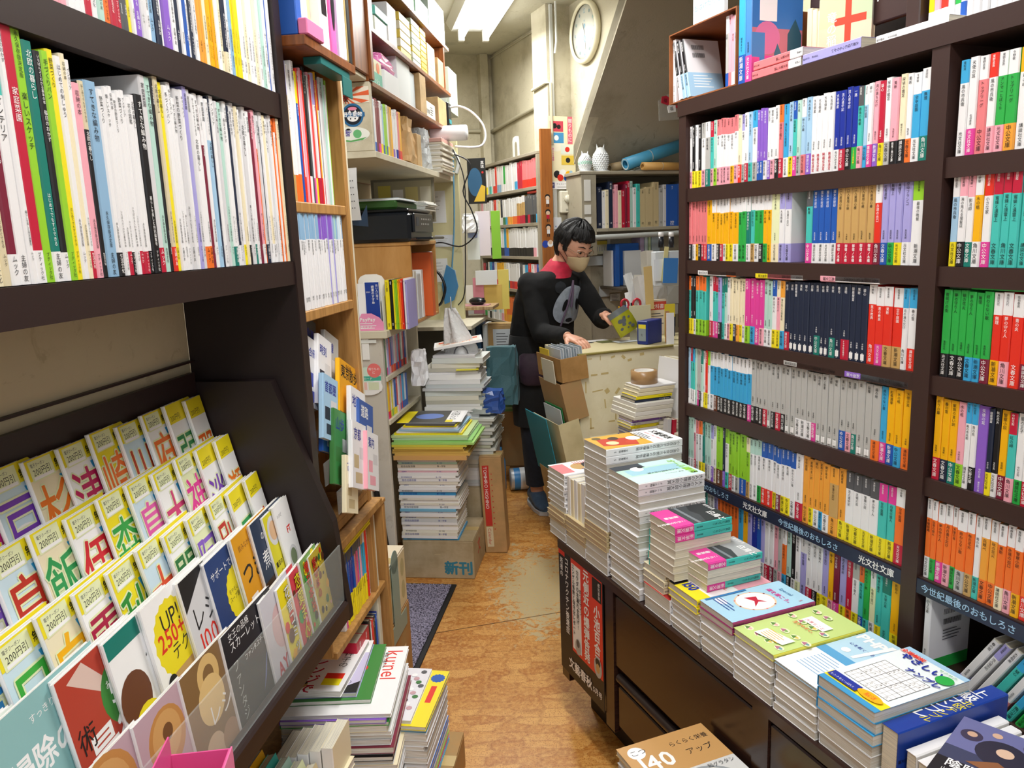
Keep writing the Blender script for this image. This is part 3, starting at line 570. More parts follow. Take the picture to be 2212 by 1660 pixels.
for i in range(6):
    book('magazine', at(FR, -.150 + i * .0195, -.272 + .001 * i, z, rz=math.radians(0)), .0185, .112 - .003 * (i % 2), .17, label=f'upright {("white", "cream")[i % 2]} book, {ordinal(i + 1)} of six standing between the far stacks', cat='book', group='books standing on the kraft bundle', main='we'[i % 2], pages='ded9cb', txt=False)
# B tall stack
z = pile(FR, -.028, .094, -.280, -.062, TZ, 3, .0215, 'the tallest stack', 'magazine', GM, desc='white thick magazine', main='w', title='文藝春秋', jit=.001, **PG)
z = pile(FR, -.030, .096, -.282, -.062, z, 4, .0135, 'the tallest stack', 'magazine', GM, desc='kraft-edged paper bundle', main='E', pages='c9a87c', jit=.001)
pile(FR, -.026, .096, -.280, -.056, z, 11, (.889 - z) / 11 - .0003, 'the tallest stack', 'magazine', GM, desc='monthly magazine with a red-figured painting', main='w', title='小池百合子元側近の爆弾告発', auth='文藝春秋', pub='5', flips=(2, 3, 4, 5, 6, 7, 8), jit=.0015, tsize=.011, art=art_bunshun, **PG)
# C stack
pile(FR, .107, .249, -.280, -.095, TZ, 18, (.8445 - TZ) / 18 - .0003, 'the second tallest stack', 'magazine', GM, desc='literary magazine with a pale green cover', main='w', title='大人の推理小説大賞', auth='オール讀物', pub='5', flips=(2, 3, 6, 7, 8, 9, 12, 13, 15), jit=.003, yaw=.02, tsize=.0112, art=art_ohru, **PG)
# D and the two piles of the swan paperback
z = pile(FR, .268, .378, -.280, -.095, TZ, 2, .030, 'the pile below the black novels', 'magazine', GM, desc='thick magazine with a red title band', main='w', top=None, side='w', title='短歌', art=lambda a, W_, H_: a.rect(0, 0, W_, H_, 'e8e6e0').rect(0, 0, W_, H_ * .4, 'c03030').text('検証と方策', W_ * .3, H_ * .08, W_ * .16, 'F', bold=.04), **PG)
z = pile(FR, .262, .352, -.276, -.10, z, 3, .0158, 'the pile middle below black novels', 'magazine', GM, desc='cream paged book', main='e', **PG)
pile(FR, .288, .392, -.276, -.126, z + .0005, 7, .0178, 'the black-covered swan pile', 'paperback', 'novels with a pink band on the cabinet', name='novel', desc='black covered novel with a pink band', main='t', top='R', band='m', side='e4dfd4', bandfrac=.33, title='白鳥とコウモリ', auth='東野圭吾', flips=(2, 3, 4, 5, 6), art=art_swan('23272b'), jit=.002, pages='e3dccb')
# puzzle pile with the grey swan pile on it
z = pile(FR, .381, .487, -.278, -.09, TZ, 5, .0146, 'the puzzle pile', 'magazine', GM, desc='white thick puzzle magazine', main='w', flips=(0, 1, 2, 3, 4), **PG)
z = pile(FR, .372, .480, -.280, -.085, z, 2, .0155, 'the yellow puzzle pile', 'magazine', GM, desc='yellow puzzle magazine with a large blue 150', main='y', title='まちがいさがし', auth='脳活', art=art_150, tcol='B', pages='e0ddd0')
pile(FR, .363, .462, -.240, -.098, z + .0005, 4, .0165, 'the grey-covered swan pile', 'paperback', 'novels with a pink band on the cabinet', name='novel', desc='grey covered novel with a pink band', main='t', top='R', band='m', side='e4dfd4', bandfrac=.33, title='白鳥とコウモリ', auth='東野圭吾', flips=(2, 1), art=art_swan('a9adb0'), jit=.003, pages='e3dccb')
# G H I
z = pile(FR, .491, .598, -.279, -.095, TZ, 5, .0165, 'the pile below pale blue covers', 'magazine', GM, desc='white paged magazine', main='w', flips=(0, 1, 2, 3, 4), **PG)
pile(FR, .489, .598, -.280, -.075, z, 2, .0138, 'the pale blue pile', 'magazine', GM, desc='pale blue magazine with a flower wreath', main='9c2f6a', title='PHPスペシャル', auth='', art=art_blue, **PG)
z = pile(FR, .604, .712, -.279, -.075, TZ, 6, .0148, 'the pile below the green cover', 'magazine', GM, desc='white paged magazine', main='w', flips=(0, 1, 2, 3, 4, 5), **PG)
pile(FR, .600, .715, -.280, -.06, z, 1, .013, 'the green patterned pile', 'magazine', GM, desc='green magazine with a leaf and bird pattern', main='d8d24a', title='PHP', auth='', art=art_green, **PG)
z = pile(FR, .718, .822, -.279, -.07, TZ, 6, .0150, 'the pile below the white-blue cover', 'magazine', GM, desc='white paged magazine', main='w', flips=(0, 1, 2, 3, 4, 5), **PG)
pile(FR, .716, .822, -.280, -.05, z, 1, .006, 'the small white and blue pile', 'magazine', GM, desc='white and pale blue thin magazine', main='l', title='PHP', auth='', art=art_ph, **PG)
# J number place
z = pile(FR, .826, .940, -.279, -.085, TZ, 3, .0225, 'the pile below the number puzzles', 'magazine', GM, desc='thick white paged puzzle magazine', main='w', flips=(0, 1, 2), **PG)
pile(FR, .824, .944, -.282, -.075, z, 3, .0195, 'the number puzzle pile', 'magazine', GM, desc='puzzle magazine with a number grid cover', main='3a9ad0', west=True, artface=1, art=art_nanpre, title='ナンプレ', yaw=.03, **PG)
# boxed book and upright books, then the pile with the film novel
book('magazine', Xn(FR, .978, -.27, .66, 0) @ T(0, 0, 0), .100, .24, .030, label='deep blue boxed book standing beside the number puzzle pile', cat='book', main='1b3f9c', title='北欧テンプル', auth='ピエタ', side='1b3f9c', tsize=.016, artface=0, art=lambda a, W_, H_: a.text('上級ナンプレ', W_ * .3, H_ * .9, .026, 'F', True, .02).text('北欧テンプル', W_ * .72, H_ * .7, .018, 'y', True))
for i in range(3):
    book('magazine', Xn(FR, 1.003 + i * .021, -.26, .635 - .004 * i), .08, .2, .018, label=f'cream paged book standing beside the blue boxed book, {ordinal(i + 1)} of three', cat='book', main='w', txt=False, group='upright books by the blue boxed one')
def art_onmyo(a, W_, H_):
    a.rect(0, 0, W_, H_, '39405f').rect(0, H_ * .5, W_, H_ * .5, '6a6ea0').disc(W_ * .6, H_ * .62, W_ * .3, '26283c').disc(W_ * .62, H_ * .66, W_ * .1, 'd8b8a0').disc(W_ * .2, H_ * .75, W_ * .13, '3a3550').disc(W_ * .2, H_ * .77, W_ * .06, 'c9a48c').disc(W_ * .85, H_ * .85, W_ * .1, '504a70').disc(W_ * .45, H_ * .88, W_ * .06, 'd0ac94').poly([(W_ * .3, H_ * .35), (W_ * .6, H_ * .5), (W_ * .9, H_ * .38), (W_ * .7, H_ * .3)], '8a5a3a').rect(0, 0, W_, H_ * .3, '14161f')
    a.text('陰陽師0', W_ * .12, H_ * .2, W_ * .19, 'F', bold=.02).text('山﨑賢人 染谷将太', W_ * .12, H_ * .12, W_ * .07, 'F').text('文藝春秋', W_ * .2, H_ * .04, W_ * .06, 's')
z = pile(FR, 1.075, 1.20, -.27, -.10, TZ, 5, .0150, 'the orange-topped pile at the near end', 'magazine', GM, desc='cream paged novel', main='e', rz=0, **PG)
book('novel', Xn(FR, 1.19, -.275, z + .0165, .12), .016, .17, .12, label='orange covered novel under the film novel at the near end', cat='paperback', main='o', artface=0, art=lambda a, W_, H_: a.rect(0, 0, W_, H_, 'e8562a').disc(W_ * .4, H_ * .4, W_ * .25, 'Y').rect(0, 0, W_, H_ * .2, 'y'), title='翔べ')
book('novel', Xn(FR, 1.16, -.262, z + .0165 + .0175, .38), .017, .172, .115, label='dark blue film novel with white title lying at the near end', cat='paperback', main='39405f', artface=0, art=art_onmyo, title='陰陽師0')
# loose magazine stack in the aisle
def art_recipe(a, W_, H_):
    a.rect(0, 0, W_, H_, 'd8d8d6').rect(0, H_ * .62, W_, H_ * .38, 'c99a5e').disc(W_ * .15, H_ * .9, W_ * .09, 'F').text('こつ', W_ * .08, H_ * .88, W_ * .09, 'k').text('140', W_ * .1, H_ * .70, W_ * .28, 'F', bold=.03).text('らくらく栄養', W_ * .50, H_ * .86, W_ * .075, 'k').text('アップ', W_ * .6, H_ * .74, W_ * .1, 'k').disc(W_ * .55, H_ * .33, W_ * .38, '9aa0a4').disc(W_ * .55, H_ * .33, W_ * .35, 'e6e4dc').disc(W_ * .55, H_ * .33, W_ * .29, 'd9a23a').disc(W_ * .52, H_ * .35, W_ * .24, 'efe0a8')
    for i in range(9): a.disc(W_ * (.55 + .16 * math.cos(i * 2.1)), H_ * (.33 + .12 * math.sin(i * 1.7)), W_ * .035, ('c22a1c', '4a7a2a', '7a2016')[i % 3], n=9)
    a.text('パパッと', W_ * .04, H_ * .5, W_ * .12, 'k').text('漬けない漬物', W_ * .05, H_ * .42, W_ * .06, 'd').text('和グラタン', W_ * .66, H_ * .56, W_ * .06, 'd')
pile(FR, .515, .795, -.492, -.288, 0, 27, .0138, 'the floor stack in the aisle', 'magazine', 'magazines stacked on the aisle floor', desc='recipe magazine with a gratin dish', main='w', rz=0, jit=.002, pages='d9d8d2', txt=False)
o = book('magazine', FR @ T(.795, -.288, 27 * .0141 + .0132) @ Matrix(((0, 0, -1, 0), (0, -1, 0, 0), (-1, 0, 0, 0), (0, 0, 0, 1))), .0128, .285, .206, label='tan and grey gratin recipe magazine, topmost of the floor stack by the cabinet', cat='magazine', group='magazines stacked on the aisle floor', main='h', art=art_recipe, artface=0, txt=False)
# ================================================================ left bookcase (FL: x away from the camera, y into the shelf)
lc = empty('bookcase', at(FL, 0, 0, 0), 'dark brown steel bookcase filled with magazines above the slanted rack', 'bookcase')
DK = M('2a1a18', .42, 0, 'steel'); DKp = M('1d1111', .5, 0, 'steel'); DKd = M('1d1210', .5, 0, 'steel')
for z in (1.70, 1.388):
    mb = MB(); mb.box(.2, 1.468, 0, .018, z - .045, z - .0006, DK); mb.box(.2, 1.468, .018, .235, z - .02, z - .0006, DK); mb.build('shelf_board', Matrix(), lc)
mb = MB(); mb.box(1.4685, 1.498, -.003, .0, .655, 2.3, DK); mb.box(1.4685, 1.498, .0, .24, .655, 2.3, DKp)
for k in range(64): mb.box(1.4679, 1.4685, .045, .056, .7 + k * .024, .706 + k * .024, DKd)
mb.build('upright', Matrix(), lc)
mb = MB(); mb.box(.2, 1.4675, .236, .25, 1.34, 2.3, M('171010', .7)); mb.build('back_panel', Matrix(), lc)
# cream wall boards behind the rack
for i, (z0, z1) in enumerate(((.95, 1.193), (1.196, 1.42))):
    mb = MB(); mb.box(.1, 1.467, .24, .252, z0, z1, M('cbbf9f', .75, 0, 'plaster', dark='b3a685', grain=40, bump=.08)); o = mb.build(f'wall_panel_{i + 1}', FL); o['kind'] = 'structure'
mb = MB(); mb.box(.1, 1.467, .230, .2395, 1.1925, 1.1965, 'D'); o = mb.build('trim_3', FL); o['kind'] = 'structure'
mtitles = ['インテリア', '北欧の暮らし', '野菜づくり', 'すてきな編み物', '家庭菜園', '毎日のおかず', '小さな布こもの', 'はじめての刺しゅう', '花の図鑑', '手づくりパン', '収納の本', '新型の野菜づくり', '楽しいスケッチ']
def kw_mag(n, it):
    return dict(title=RND.choice(mtitles), auth='', pub=RND.choice(['プラザ', 'ムック', '生活', '文化']), h=None)
def mag_row(spec, x0, x1, z, hs, where, group, dep=.21):
    items = parse(spec); tot = sum(it[3] or 8 for it in items if it[0] != 'gap') / 1000; k = (x1 - x0 - .0004 * len(items)) / tot; x = x0
    for n, it in enumerate(items):
        main, top, band, wd = it; w = (wd or 8) / 1000 * k; h = hs(n, x)
        cn = NAME[main]; lb = f"{cn} spined magazine" + (f" with {NAME[band]} foot" if band else (f", {NAME[top]} at the top" if top else '')) + f", {ordinal(n + 1)} from left, {where}"
        book('magazine', at(FL, x, .0035 + RND.uniform(0, .003), z), w, h, dep, label=lb, cat='magazine', group=group, main=main, top=top, band=band, bandfrac=.13, title=RND.choice(mtitles), auth=RND.choice(['いちばんよくわかる基本の本', '暮らしを楽しむ特別編集号', '', 'はじめてでもすぐできる', '永久保存版決定版']), pub=RND.choice(['プティック社', '主婦の友', 'ムック', '生活文化']), pages='w', tsize=min(w * .62, .009), tcol='k' if main not in DARK else 'F')
        x += w + .0004
low = "c_c@9 w_m@9 e@7 z@9 t@14 w_w@12 h@8 Y.o_o@9 w@9 t.t_e@11 C@9 z.z_w@10 w.t_w@13 w@7 R.R_w@13 G.G_G@12 T_w@12 k.k_w@8 G@10 y@9 w@9 e@7 w_R@7 p@10 k.C@8 x@18 w_k@9 w@8 w_R@7 w_k@7 w@9 w_R@7 w_R@9 w_k@8 k@13 u_R@11 q@11 k@5 C_r@9 y@9 w@10 w@8 w@8 u@11 w@7 V@8 u@8 w.w_o@11 w_o@9 z.w@5 w@10 l.w@9 n@5 w@10 u@8 q@10 w_T@9 w@8 n_w@6 u@9 w_y@8 e@7 w_k@6 u@12 w_T@8 w@9 z@7 p_w@9 o.w@6 u_n@9 n@5 w@9 e_w@8 w@8 u@7 w@8 o@8 w@6 o_o@6 e@8"
def hs_low(n, x):
    if x < .84: return .262 + .012 * math.sin(n)
    if .845 < x < .885: return .257 if n % 2 else .252
    if x < 1.02: return .232 + .004 * math.sin(n * 2.1)
    if x < 1.05: return .262
    return .262 + .004 * math.sin(n * 1.7) - (.02 if n % 7 == 0 else 0)
mag_row(low, .62, 1.466, 1.3885, hs_low, 'lower magazine shelf', 'magazines on the lower shelf')
upr = "p@9 p@9 p@9 w@9 w@8 w@8 R@10 w@9 q@9 o@9 R@8 R@8 d@6 d@6 y@6 w@6 v@11 u@8 w@7 x@11 n@9 w@6 v@14 w@11 n@9 w@8 b@7 w@7 n@8 w@9 O@8 O@7 e@9 Y@6 Y@6 Y@6 w@10 e@9 n_e@9 w@8 x@9 y@6 y@6 y@5 w@9 w@9 e@9 w@10 w@9 e@9 w@9 q@9 w@10 b@7 w@9"
mag_row(upr, .86, 1.466, 1.7005, lambda n, x: .255, 'upper magazine shelf', 'magazines on the upper shelf')
# ---------------------------------------------------------------- slanted magazine rack
rk = empty('magazine_rack', at(FL, 0, 0, 0), 'dark brown stepped magazine rack with a clear front below the magazine bookcase', 'rack')
mb = MB(); mb.prism([(.225, .645), (.225, 1.155), (.06, 1.155), (-.045, .86), (-.064, .66), (-.064, .645)], 1.442, 1.466, DKp, axis='x'); mb.build('end_panel', Matrix(), rk)
mb = MB(); mb.box(.3, 1.4415, .218, .229, 0, 1.175, DK); mb.build('back_board', Matrix(), rk)
for i, (y, z) in enumerate(((.125, .90), (.072, .81), (.020, .72))):
    mb = MB(); mb.box(.3, 1.4415, y - .03, y + .09, z - .014, z, DK); mb.build('step', Matrix(), rk)
mb = MB(); mb.bevbox(.3, 1.4415, -.066, -.040, .648, .690, DK, .004); mb.build('front_rail', Matrix(), rk)
mb = MB(); mb.box(.3, 1.4415, -.0405, .2, .640, .652, DK); mb.build('base_board', Matrix(), rk)
mb = MB(); mb.box(.3, 1.441, -.0565, -.0535, .6905, .812, M('dfe8e6', .08, 0, 'glass', alpha=.16)); o = mb.build('clear_front', Matrix(), rk)
def facing(x, y, z, w, h, th, lean, yaw, label, group, name='travel_guide', cat='magazine', art=None, main='w', roll=0, F=FL, **kw):
    X = F @ T(x, y, z) @ RX(-lean) @ RY(roll) @ RZ(-math.pi / 2 + yaw)
    return book(name, X, th, h, w, label=label, cat=cat, group=group, main=main, art=art, txt=False, pages='w', **kw)
def art_guide(g1, c1, g2, c2, bg, strip='y'):
    def f(a, W_, H_):
        r = random.Random(ord(g1) * 31 + ord(g2))
        a.rect(0, 0, W_, H_, bg).poly([(W_ * .5, H_ * .5), (W_, H_ * .62), (W_, H_ * .86), (W_ * .35, H_ * .86)], 'c').disc(W_ * .2, H_ * .62, W_ * .16, 'F', W_ * .07).disc(W_ * .1, H_ * .3, W_ * .10, r.choice(['y', 'F', 'p', 'N'])).disc(W_ * .32, H_ * .22, W_ * .08, r.choice(['r', 'j', 'B', 'J', 'o']))
        a.rect(0, H_ * .885, W_, H_ * .115, strip).text('無料電子書籍', W_ * .34, H_ * .91, W_ * .07, 'k', bold=.02)
        a.rect(W_ * .03, H_ * .875, W_ * .29, H_ * .115, 'N').text('200円引', W_ * .06, H_ * .905, W_ * .062, 'k').text('電子クーポン', W_ * .05, H_ * .955, W_ * .030, 'd').rect(W_ * .05, H_ * .882, W_ * .25, H_ * .018, 'F')
        a.otext(g1, -W_ * .01, H_ * .535, W_ * .45, c1, 'N', .05); a.otext(g2, W_ * .44, H_ * .53, W_ * .45, c2, 'F', .05)
        a.text(g1 + g2, W_ * .05, H_ * .40, W_ * .09, 'm', bold=.03).rect(W_ * .0, H_ * .16, W_ * .9, H_ * .1, r.choice(['F', 'y', 'p'])).text('ドライブ', W_ * .05, H_ * .18, W_ * .07, 'r').disc(W_ * .7, H_ * .2, W_ * .12, 'o')
    return f
ROWG = [(.150, .885, 'top row', ['仙石', '青森', '函館', '松島', '島根', '田沢', '戸隠', '杉山', '津軽', '崎川', '川場', '府中', '弱羽', '那須']),
        (.098, .803, 'second row', ['京都', '東山', '山梨', '湖畔', '伊勢', '良奈', '飯田', '伊豆', '森町', '鳥取', '大崎', '神戸', '淡路', '瀬戸']),
        (.046, .722, 'third row', ['四国', '道後', '広島', '宮島', '日光', '白川', '雪国', '秋田', '大阪', '門司', '阿蘇', '別府', '長崎', '沖縄'])]
GC = ['2f9e57', '3cae3c', 'o', 'd21f30', 'Y', 'c2421c', '35a548', 'b01c48', 'o', 'e65fb0', '2a9038', '2f8a4a', 'd23a78', 'e2502a', 'e8641a', 'e23a9a', '2f7a3f', 'b02050', '7a3fb8', 'v', '2fae45', 'f07a1c', 'c22f1f', '2a86c8', 'c2185b']
BG = ['F', 'y', 'Q', 'F', 'N', 'F', 'Q', 'e']
for ri, (y, z, rn, ts) in enumerate(ROWG):
    x = .46; th = .0052
    for i, t_ in enumerate(ts):
        px_ = x + i * .069; w = .208 if px_ + .21 < 1.438 else max(1.434 - px_, .05)
        c1, c2 = GC[(i * 3 + ri * 7) % len(GC)], GC[(i * 3 + ri * 7 + 1) % len(GC)]
        zz = z + .003 * math.sin(i * 2.3 + ri)
        fr = art_guide(t_[0], c1, t_[1], c2, BG[(i + ri) % 8])
        wv = .208
        yaw = math.radians(11)
        if px_ + .205 > 1.44: wv = 1.437 - px_
        if wv < .03: continue
        yy = y - .0006 * i
        yl = f"{['yellow', 'white', 'pale'][i % 3]} topped travel guide whose cover shows {['a first', 'a large'][0]} character in {NAME.get(c1, 'bright') if len(c1) == 1 else 'colour'}"
        facing(px_, yy, zz, wv, .257, th, math.radians(13), yaw, f"travel guide with large coloured characters, {ordinal(i + 1)} from the near end, {rn} of the rack", f'travel guides in the {rn} of the rack', art=fr if wv > .19 else (lambda a, W_, H_, fr=fr: fr(a, .2, H_) if False else a.rect(0, 0, W_, H_, 'F').rect(0, H_ * .86, W_, H_ * .14, 'y').text('200円引', .008, H_ * .88, .013, 'k').otext(t_[0], 0, H_ * .475, min(W_, .09), c1, 'N', .05).otext(t_[1], .085, H_ * .475, .08, c2, 'F', .05) if W_ > .165 else a.rect(0, 0, W_, H_, 'F').rect(0, H_ * .86, W_, H_ * .14, 'y').text('200円引', .008, H_ * .88, .013, 'k').otext(t_[0], 0, H_ * .475, min(W_, .09), c1, 'N', .05)))
        facing(px_ + .004, yy + .0058, zz - .001, wv - .004, .257, .0070, math.radians(13), yaw, f"second copy behind the {ordinal(i + 1)} travel guide, {rn} of the rack", f'spare travel guides behind the {rn}')
# fourth row: cooking magazines
def disc_food(a, x, y, r, c): a.disc(x, y, r, 'F').disc(x, y, r * .86, c).disc(x + r * .2, y + r * .2, r * .3, 'g').disc(x - r * .3, y - r * .1, r * .28, 'o')
def art_a(a, W_, H_): a.rect(0, 0, W_, H_, 'e8efe6').rect(0, H_ * .8, W_, H_ * .06, 'T').text('コスパバイブル', W_ * .3, H_ * .86, W_ * .08, 'T').poly([(0, H_ * .3), (W_ * .9, H_ * .5), (W_, H_ * .2), (0, 0)], 'Y').disc(W_ * .5, H_ * .4, W_ * .2, 'r')
def art_b(a, W_, H_): a.rect(0, 0, W_, H_, '8fbfc0').text('掃除の得技', W_ * .04, H_ * .66, W_ * .2, 'F', bold=.03).text('すっきりキレイ', W_ * .3, H_ * .88, W_ * .06, 'F').disc(W_ * .66, H_ * .42, W_ * .12, 'J').rect(W_ * .56, H_ * .62, W_ * .3, H_ * .14, 'd9a9ac').rect(W_ * .56, H_ * .55, W_ * .02, H_ * .08, 'd').rect(W_ * .84, H_ * .55, W_ * .02, H_ * .08, 'd').disc(W_ * .85, H_ * .8, W_ * .1, 'F').rect(W_ * .8, H_ * .3, W_ * .16, H_ * .14, 'N')
def art_c(a, W_, H_): a.rect(0, 0, W_, H_, 'b8402e').poly([(W_ * .1, H_ * .95), (W_ * .3, H_ * .99), (W_ * .5, H_ * .82), (W_ * .42, H_ * .78)], 'e3c7bb').disc(W_ * .62, H_ * .72, W_ * .24, '3f8a3a').text('50', W_ * .48, H_ * .68, W_ * .22, 'F', bold=.01).text('おすすめ', W_ * .46, H_ * .77, W_ * .07, 'F').text('最後', W_ * .1, H_ * .42, W_ * .36, 'F', bold=.03).text('術', W_ * .04, H_ * .60, W_ * .2, 'k')
def art_d(a, W_, H_): a.rect(0, 0, W_, H_, 'F').rect(0, H_ * .9, W_ * .6, H_ * .1, 'T').text('使える', W_ * .42, H_ * .72, W_ * .15, 'k').text('ーの', W_ * .46, H_ * .52, W_ * .24, 'b', bold=.05).disc(W_ * .18, H_ * .62, W_ * .2, 'J').disc(W_ * .25, H_ * .40, W_ * .22, 'y').disc(W_ * .6, H_ * .42, W_ * .06, 'h').disc(W_ * .72, H_ * .45, W_ * .06, 'h').disc(W_ * .84, H_ * .48, W_ * .06, 'h').disc(W_ * .6, H_ * .45, W_ * .06, 'k', W_ * .03)
def art_e(a, W_, H_): a.rect(0, 0, W_, H_, 'F').disc(W_ * .34, H_ * .72, W_ * .30, 'y', n=40, spiky=.06).text('UP!', W_ * .2, H_ * .78, W_ * .2, 'k').text('250+α', W_ * .1, H_ * .69, W_ * .19, 'r', bold=.02).text('テク', W_ * .24, H_ * .60, W_ * .14, 'k').text('ミックスで', W_ * .6, H_ * .80, W_ * .12, 'm').text('パン', W_ * .62, H_ * .56, W_ * .19, 'm', bold=.03).rect(W_ * .2, H_ * .38, W_ * .4, H_ * .16, 'h').disc(W_ * .14, H_ * .5, W_ * .07, 'k')
def art_f(a, W_, H_): a.rect(0, 0, W_, H_, 'u').poly([(0, H_), (W_ * .5, H_), (0, H_ * .8)], 'k').text('レシピ', W_ * .05, H_ * .66, W_ * .24, 'k').text('100', W_ * .1, H_ * .5, W_ * .26, 'r').disc(W_ * .5, H_ * .28, W_ * .34, 'F').disc(W_ * .5, H_ * .28, W_ * .28, 'O').disc(W_ * .5, H_ * .3, W_ * .14, 'h')
def art_g(a, W_, H_): a.rect(0, 0, W_, H_, '22407a').text('サポートです!', W_ * .05, H_ * .86, W_ * .09, 'F').disc(W_ * .5, H_ * .66, W_ * .26, 'y', n=40, spiky=.06).text('冬やせしたい日の', W_ * .3, H_ * .69, W_ * .05, 'k').text('スープ春雨レシピ', W_ * .28, H_ * .64, W_ * .055, 'k').disc(W_ * .4, H_ * .38, W_ * .2, '4a5a2a').rect(W_ * .55, H_ * .42, W_ * .2, H_ * .14, 'Q').disc(W_ * .7, H_ * .25, W_ * .22, 'a08060')
def art_h(a, W_, H_): a.rect(0, 0, W_, H_, 'e3a01c').text('飲みながらでる!', W_ * .1, H_ * .88, W_ * .07, 'J').text('つまみ', W_ * .05, H_ * .64, W_ * .27, 'k', bold=.02).rect(W_ * .5, H_ * .3, W_ * .24, H_ * .26, 'a85a14').disc(W_ * .62, H_ * .56, W_ * .16, 'e9dfcc').rect(W_ * .1, H_ * .5, W_ * .18, H_ * .05, 'F')
def art_i(a, W_, H_): a.rect(0, 0, W_, H_, '2a3a55').text('のおいしい', W_ * .2, H_ * .84, W_ * .1, 'F').text('煮込み', W_ * .1, H_ * .64, W_ * .22, 'F').rect(0, H_ * .3, W_, H_ * .25, '3a1e14').text('鍋のレシピ', W_ * .1, H_ * .44, W_ * .12, 'o').text('102', W_ * .1, H_ * .3, W_ * .25, 'F', bold=.02)
def art_j(a, W_, H_): a.rect(0, 0, W_, H_, 'e2d92a').disc(W_ * .3, H_ * .86, W_ * .24, 'u').disc(W_ * .3, H_ * .86, W_ * .16, 'e0b890').text('魔法のラクうま', W_ * .05, H_ * .60, W_ * .1, 'k', bold=.02).text('スープ', W_ * .2, H_ * .53, W_ * .09, 'k').disc(W_ * .75, H_ * .78, W_ * .14, 'z').text('94', W_ * .66, H_ * .76, W_ * .14, 'F').disc(W_ * .35, H_ * .38, W_ * .17, '7a8a6a').disc(W_ * .8, H_ * .52, W_ * .2, 'u')
def art_k(a, W_, H_): a.rect(0, 0, W_, H_, 'F').text('FT', W_ * .5, H_ * .74, W_ * .22, 'r', bold=.05).disc(W_ * .5, H_ * .55, W_ * .28, 'u').disc(W_ * .5, H_ * .55, W_ * .2, '7a8a6a').text('レシピ', W_ * .1, H_ * .9, W_ * .1, 'd')
R4 = [(.52, .20, art_a, 'white and green bargain'), (.655, .20, art_b, 'teal housekeeping'), (.755, .185, art_c, 'brick red cleaning'), (.845, .19, art_d, 'white living'), (.925, .20, art_e, 'white baking'), (1.02, .19, art_f, 'pale grey recipe'), (1.095, .19, art_g, 'navy soup'), (1.185, .18, art_h, 'amber bar snack'), (1.255, .17, art_i, 'navy stew'), (1.305, .12, art_j, 'yellow soup'), (1.35, .085, art_k, 'white food')]
for i, (x, w, ar, nm) in enumerate(R4):
    facing(x, .004 - .0006 * i, .668 + .004 * math.sin(i * 1.9), w, .257, .0052, math.radians(10), math.radians(6.5), f'{nm} magazine in the fourth row of the rack', 'cooking magazines in the rack', name='magazine', art=ar)
    facing(x + .004, .0098 - .0006 * i, .666, w - .006, .257, .005, math.radians(10), math.radians(6.5), f'spare copy directly behind the {nm} magazine, fourth row', 'spare cooking magazines', name='magazine')
def art_l(a, W_, H_): a.rect(0, 0, W_, H_, 'c7a9b5').disc(W_ * .5, H_ * .7, W_ * .36, 'c98f4e').disc(W_ * .5, H_ * .72, W_ * .28, 'd9a868').disc(W_ * .52, H_ * .74, W_ * .1, '7a5230').rect(0, 0, W_, H_ * .3, '7a3a2c').text('米粉の', W_ * .1, H_ * .3, W_ * .24, 'R', bold=.02)
def art_m(a, W_, H_): a.rect(0, 0, W_, H_, '8a6a42').disc(W_ * .45, H_ * .82, W_ * .2, 'e0bd7c').disc(W_ * .45, H_ * .82, W_ * .1, '8a6a42').disc(W_ * .42, H_ * .62, W_ * .24, 'e6c688').text('レシピ', W_ * .3, H_ * .42, W_ * .24, 'F').disc(W_ * .3, H_ * .22, W_ * .18, 'd8b898').disc(W_ * .6, H_ * .2, W_ * .16, 'b08868').rect(0, 0, W_, H_ * .08, 'z')
def art_n(a, W_, H_): a.rect(0, 0, W_, H_, '23232a').poly([(W_ * .6, H_ * .3), (W_ * .95, H_ * .95), (W_ * .75, H_ * .6), (W_ * .5, H_ * .2)], '5e68a0').text('スカーレット', W_ * .1, H_ * .8, W_ * .1, 'F').text('ファンタジー', W_ * .14, H_ * .72, W_ * .11, 's', True).text('ファンタスティック', W_ * .3, H_ * .62, W_ * .06, 'F').text('女王の品格', W_ * .1, H_ * .9, W_ * .08, 'F')
def art_o(a, W_, H_): a.rect(0, 0, W_, H_, 'd3d2dc').disc(W_ * .6, H_ * .4, W_ * .26, 'e8d2cc').disc(W_ * .4, H_ * .6, W_ * .24, 'd9b8bc').text('AYAYA', W_ * .1, H_ * .16, W_ * .2, 'R', bold=.04).rect(W_ * .8, 0, W_ * .2, H_, 'd83f4e').text('月刊まんが', W_ * .88, H_ * .96, W_ * .12, 'F', True)
def art_q(c, t):
    def f(a, W_, H_):
        r = random.Random(c + t); a.rect(0, 0, W_, H_, c)
        for i in range(26): a.disc(r.random() * W_ * .9 + W_ * .05, r.random() * H_ * .9 + H_ * .05, W_ * r.uniform(.04, .12), r.choice(['y', 'r', 'g', 'F', 'k', 'p', 'Y', 'J', 'h', 'j']), n=7)
        a.otext(t, W_ * .25, H_ * .95, min(W_ * .26, H_ * .9 / len(t)), r.choice(['r', 'y', 'F', 'm']), 'k', .04, vertical=True)
    return f
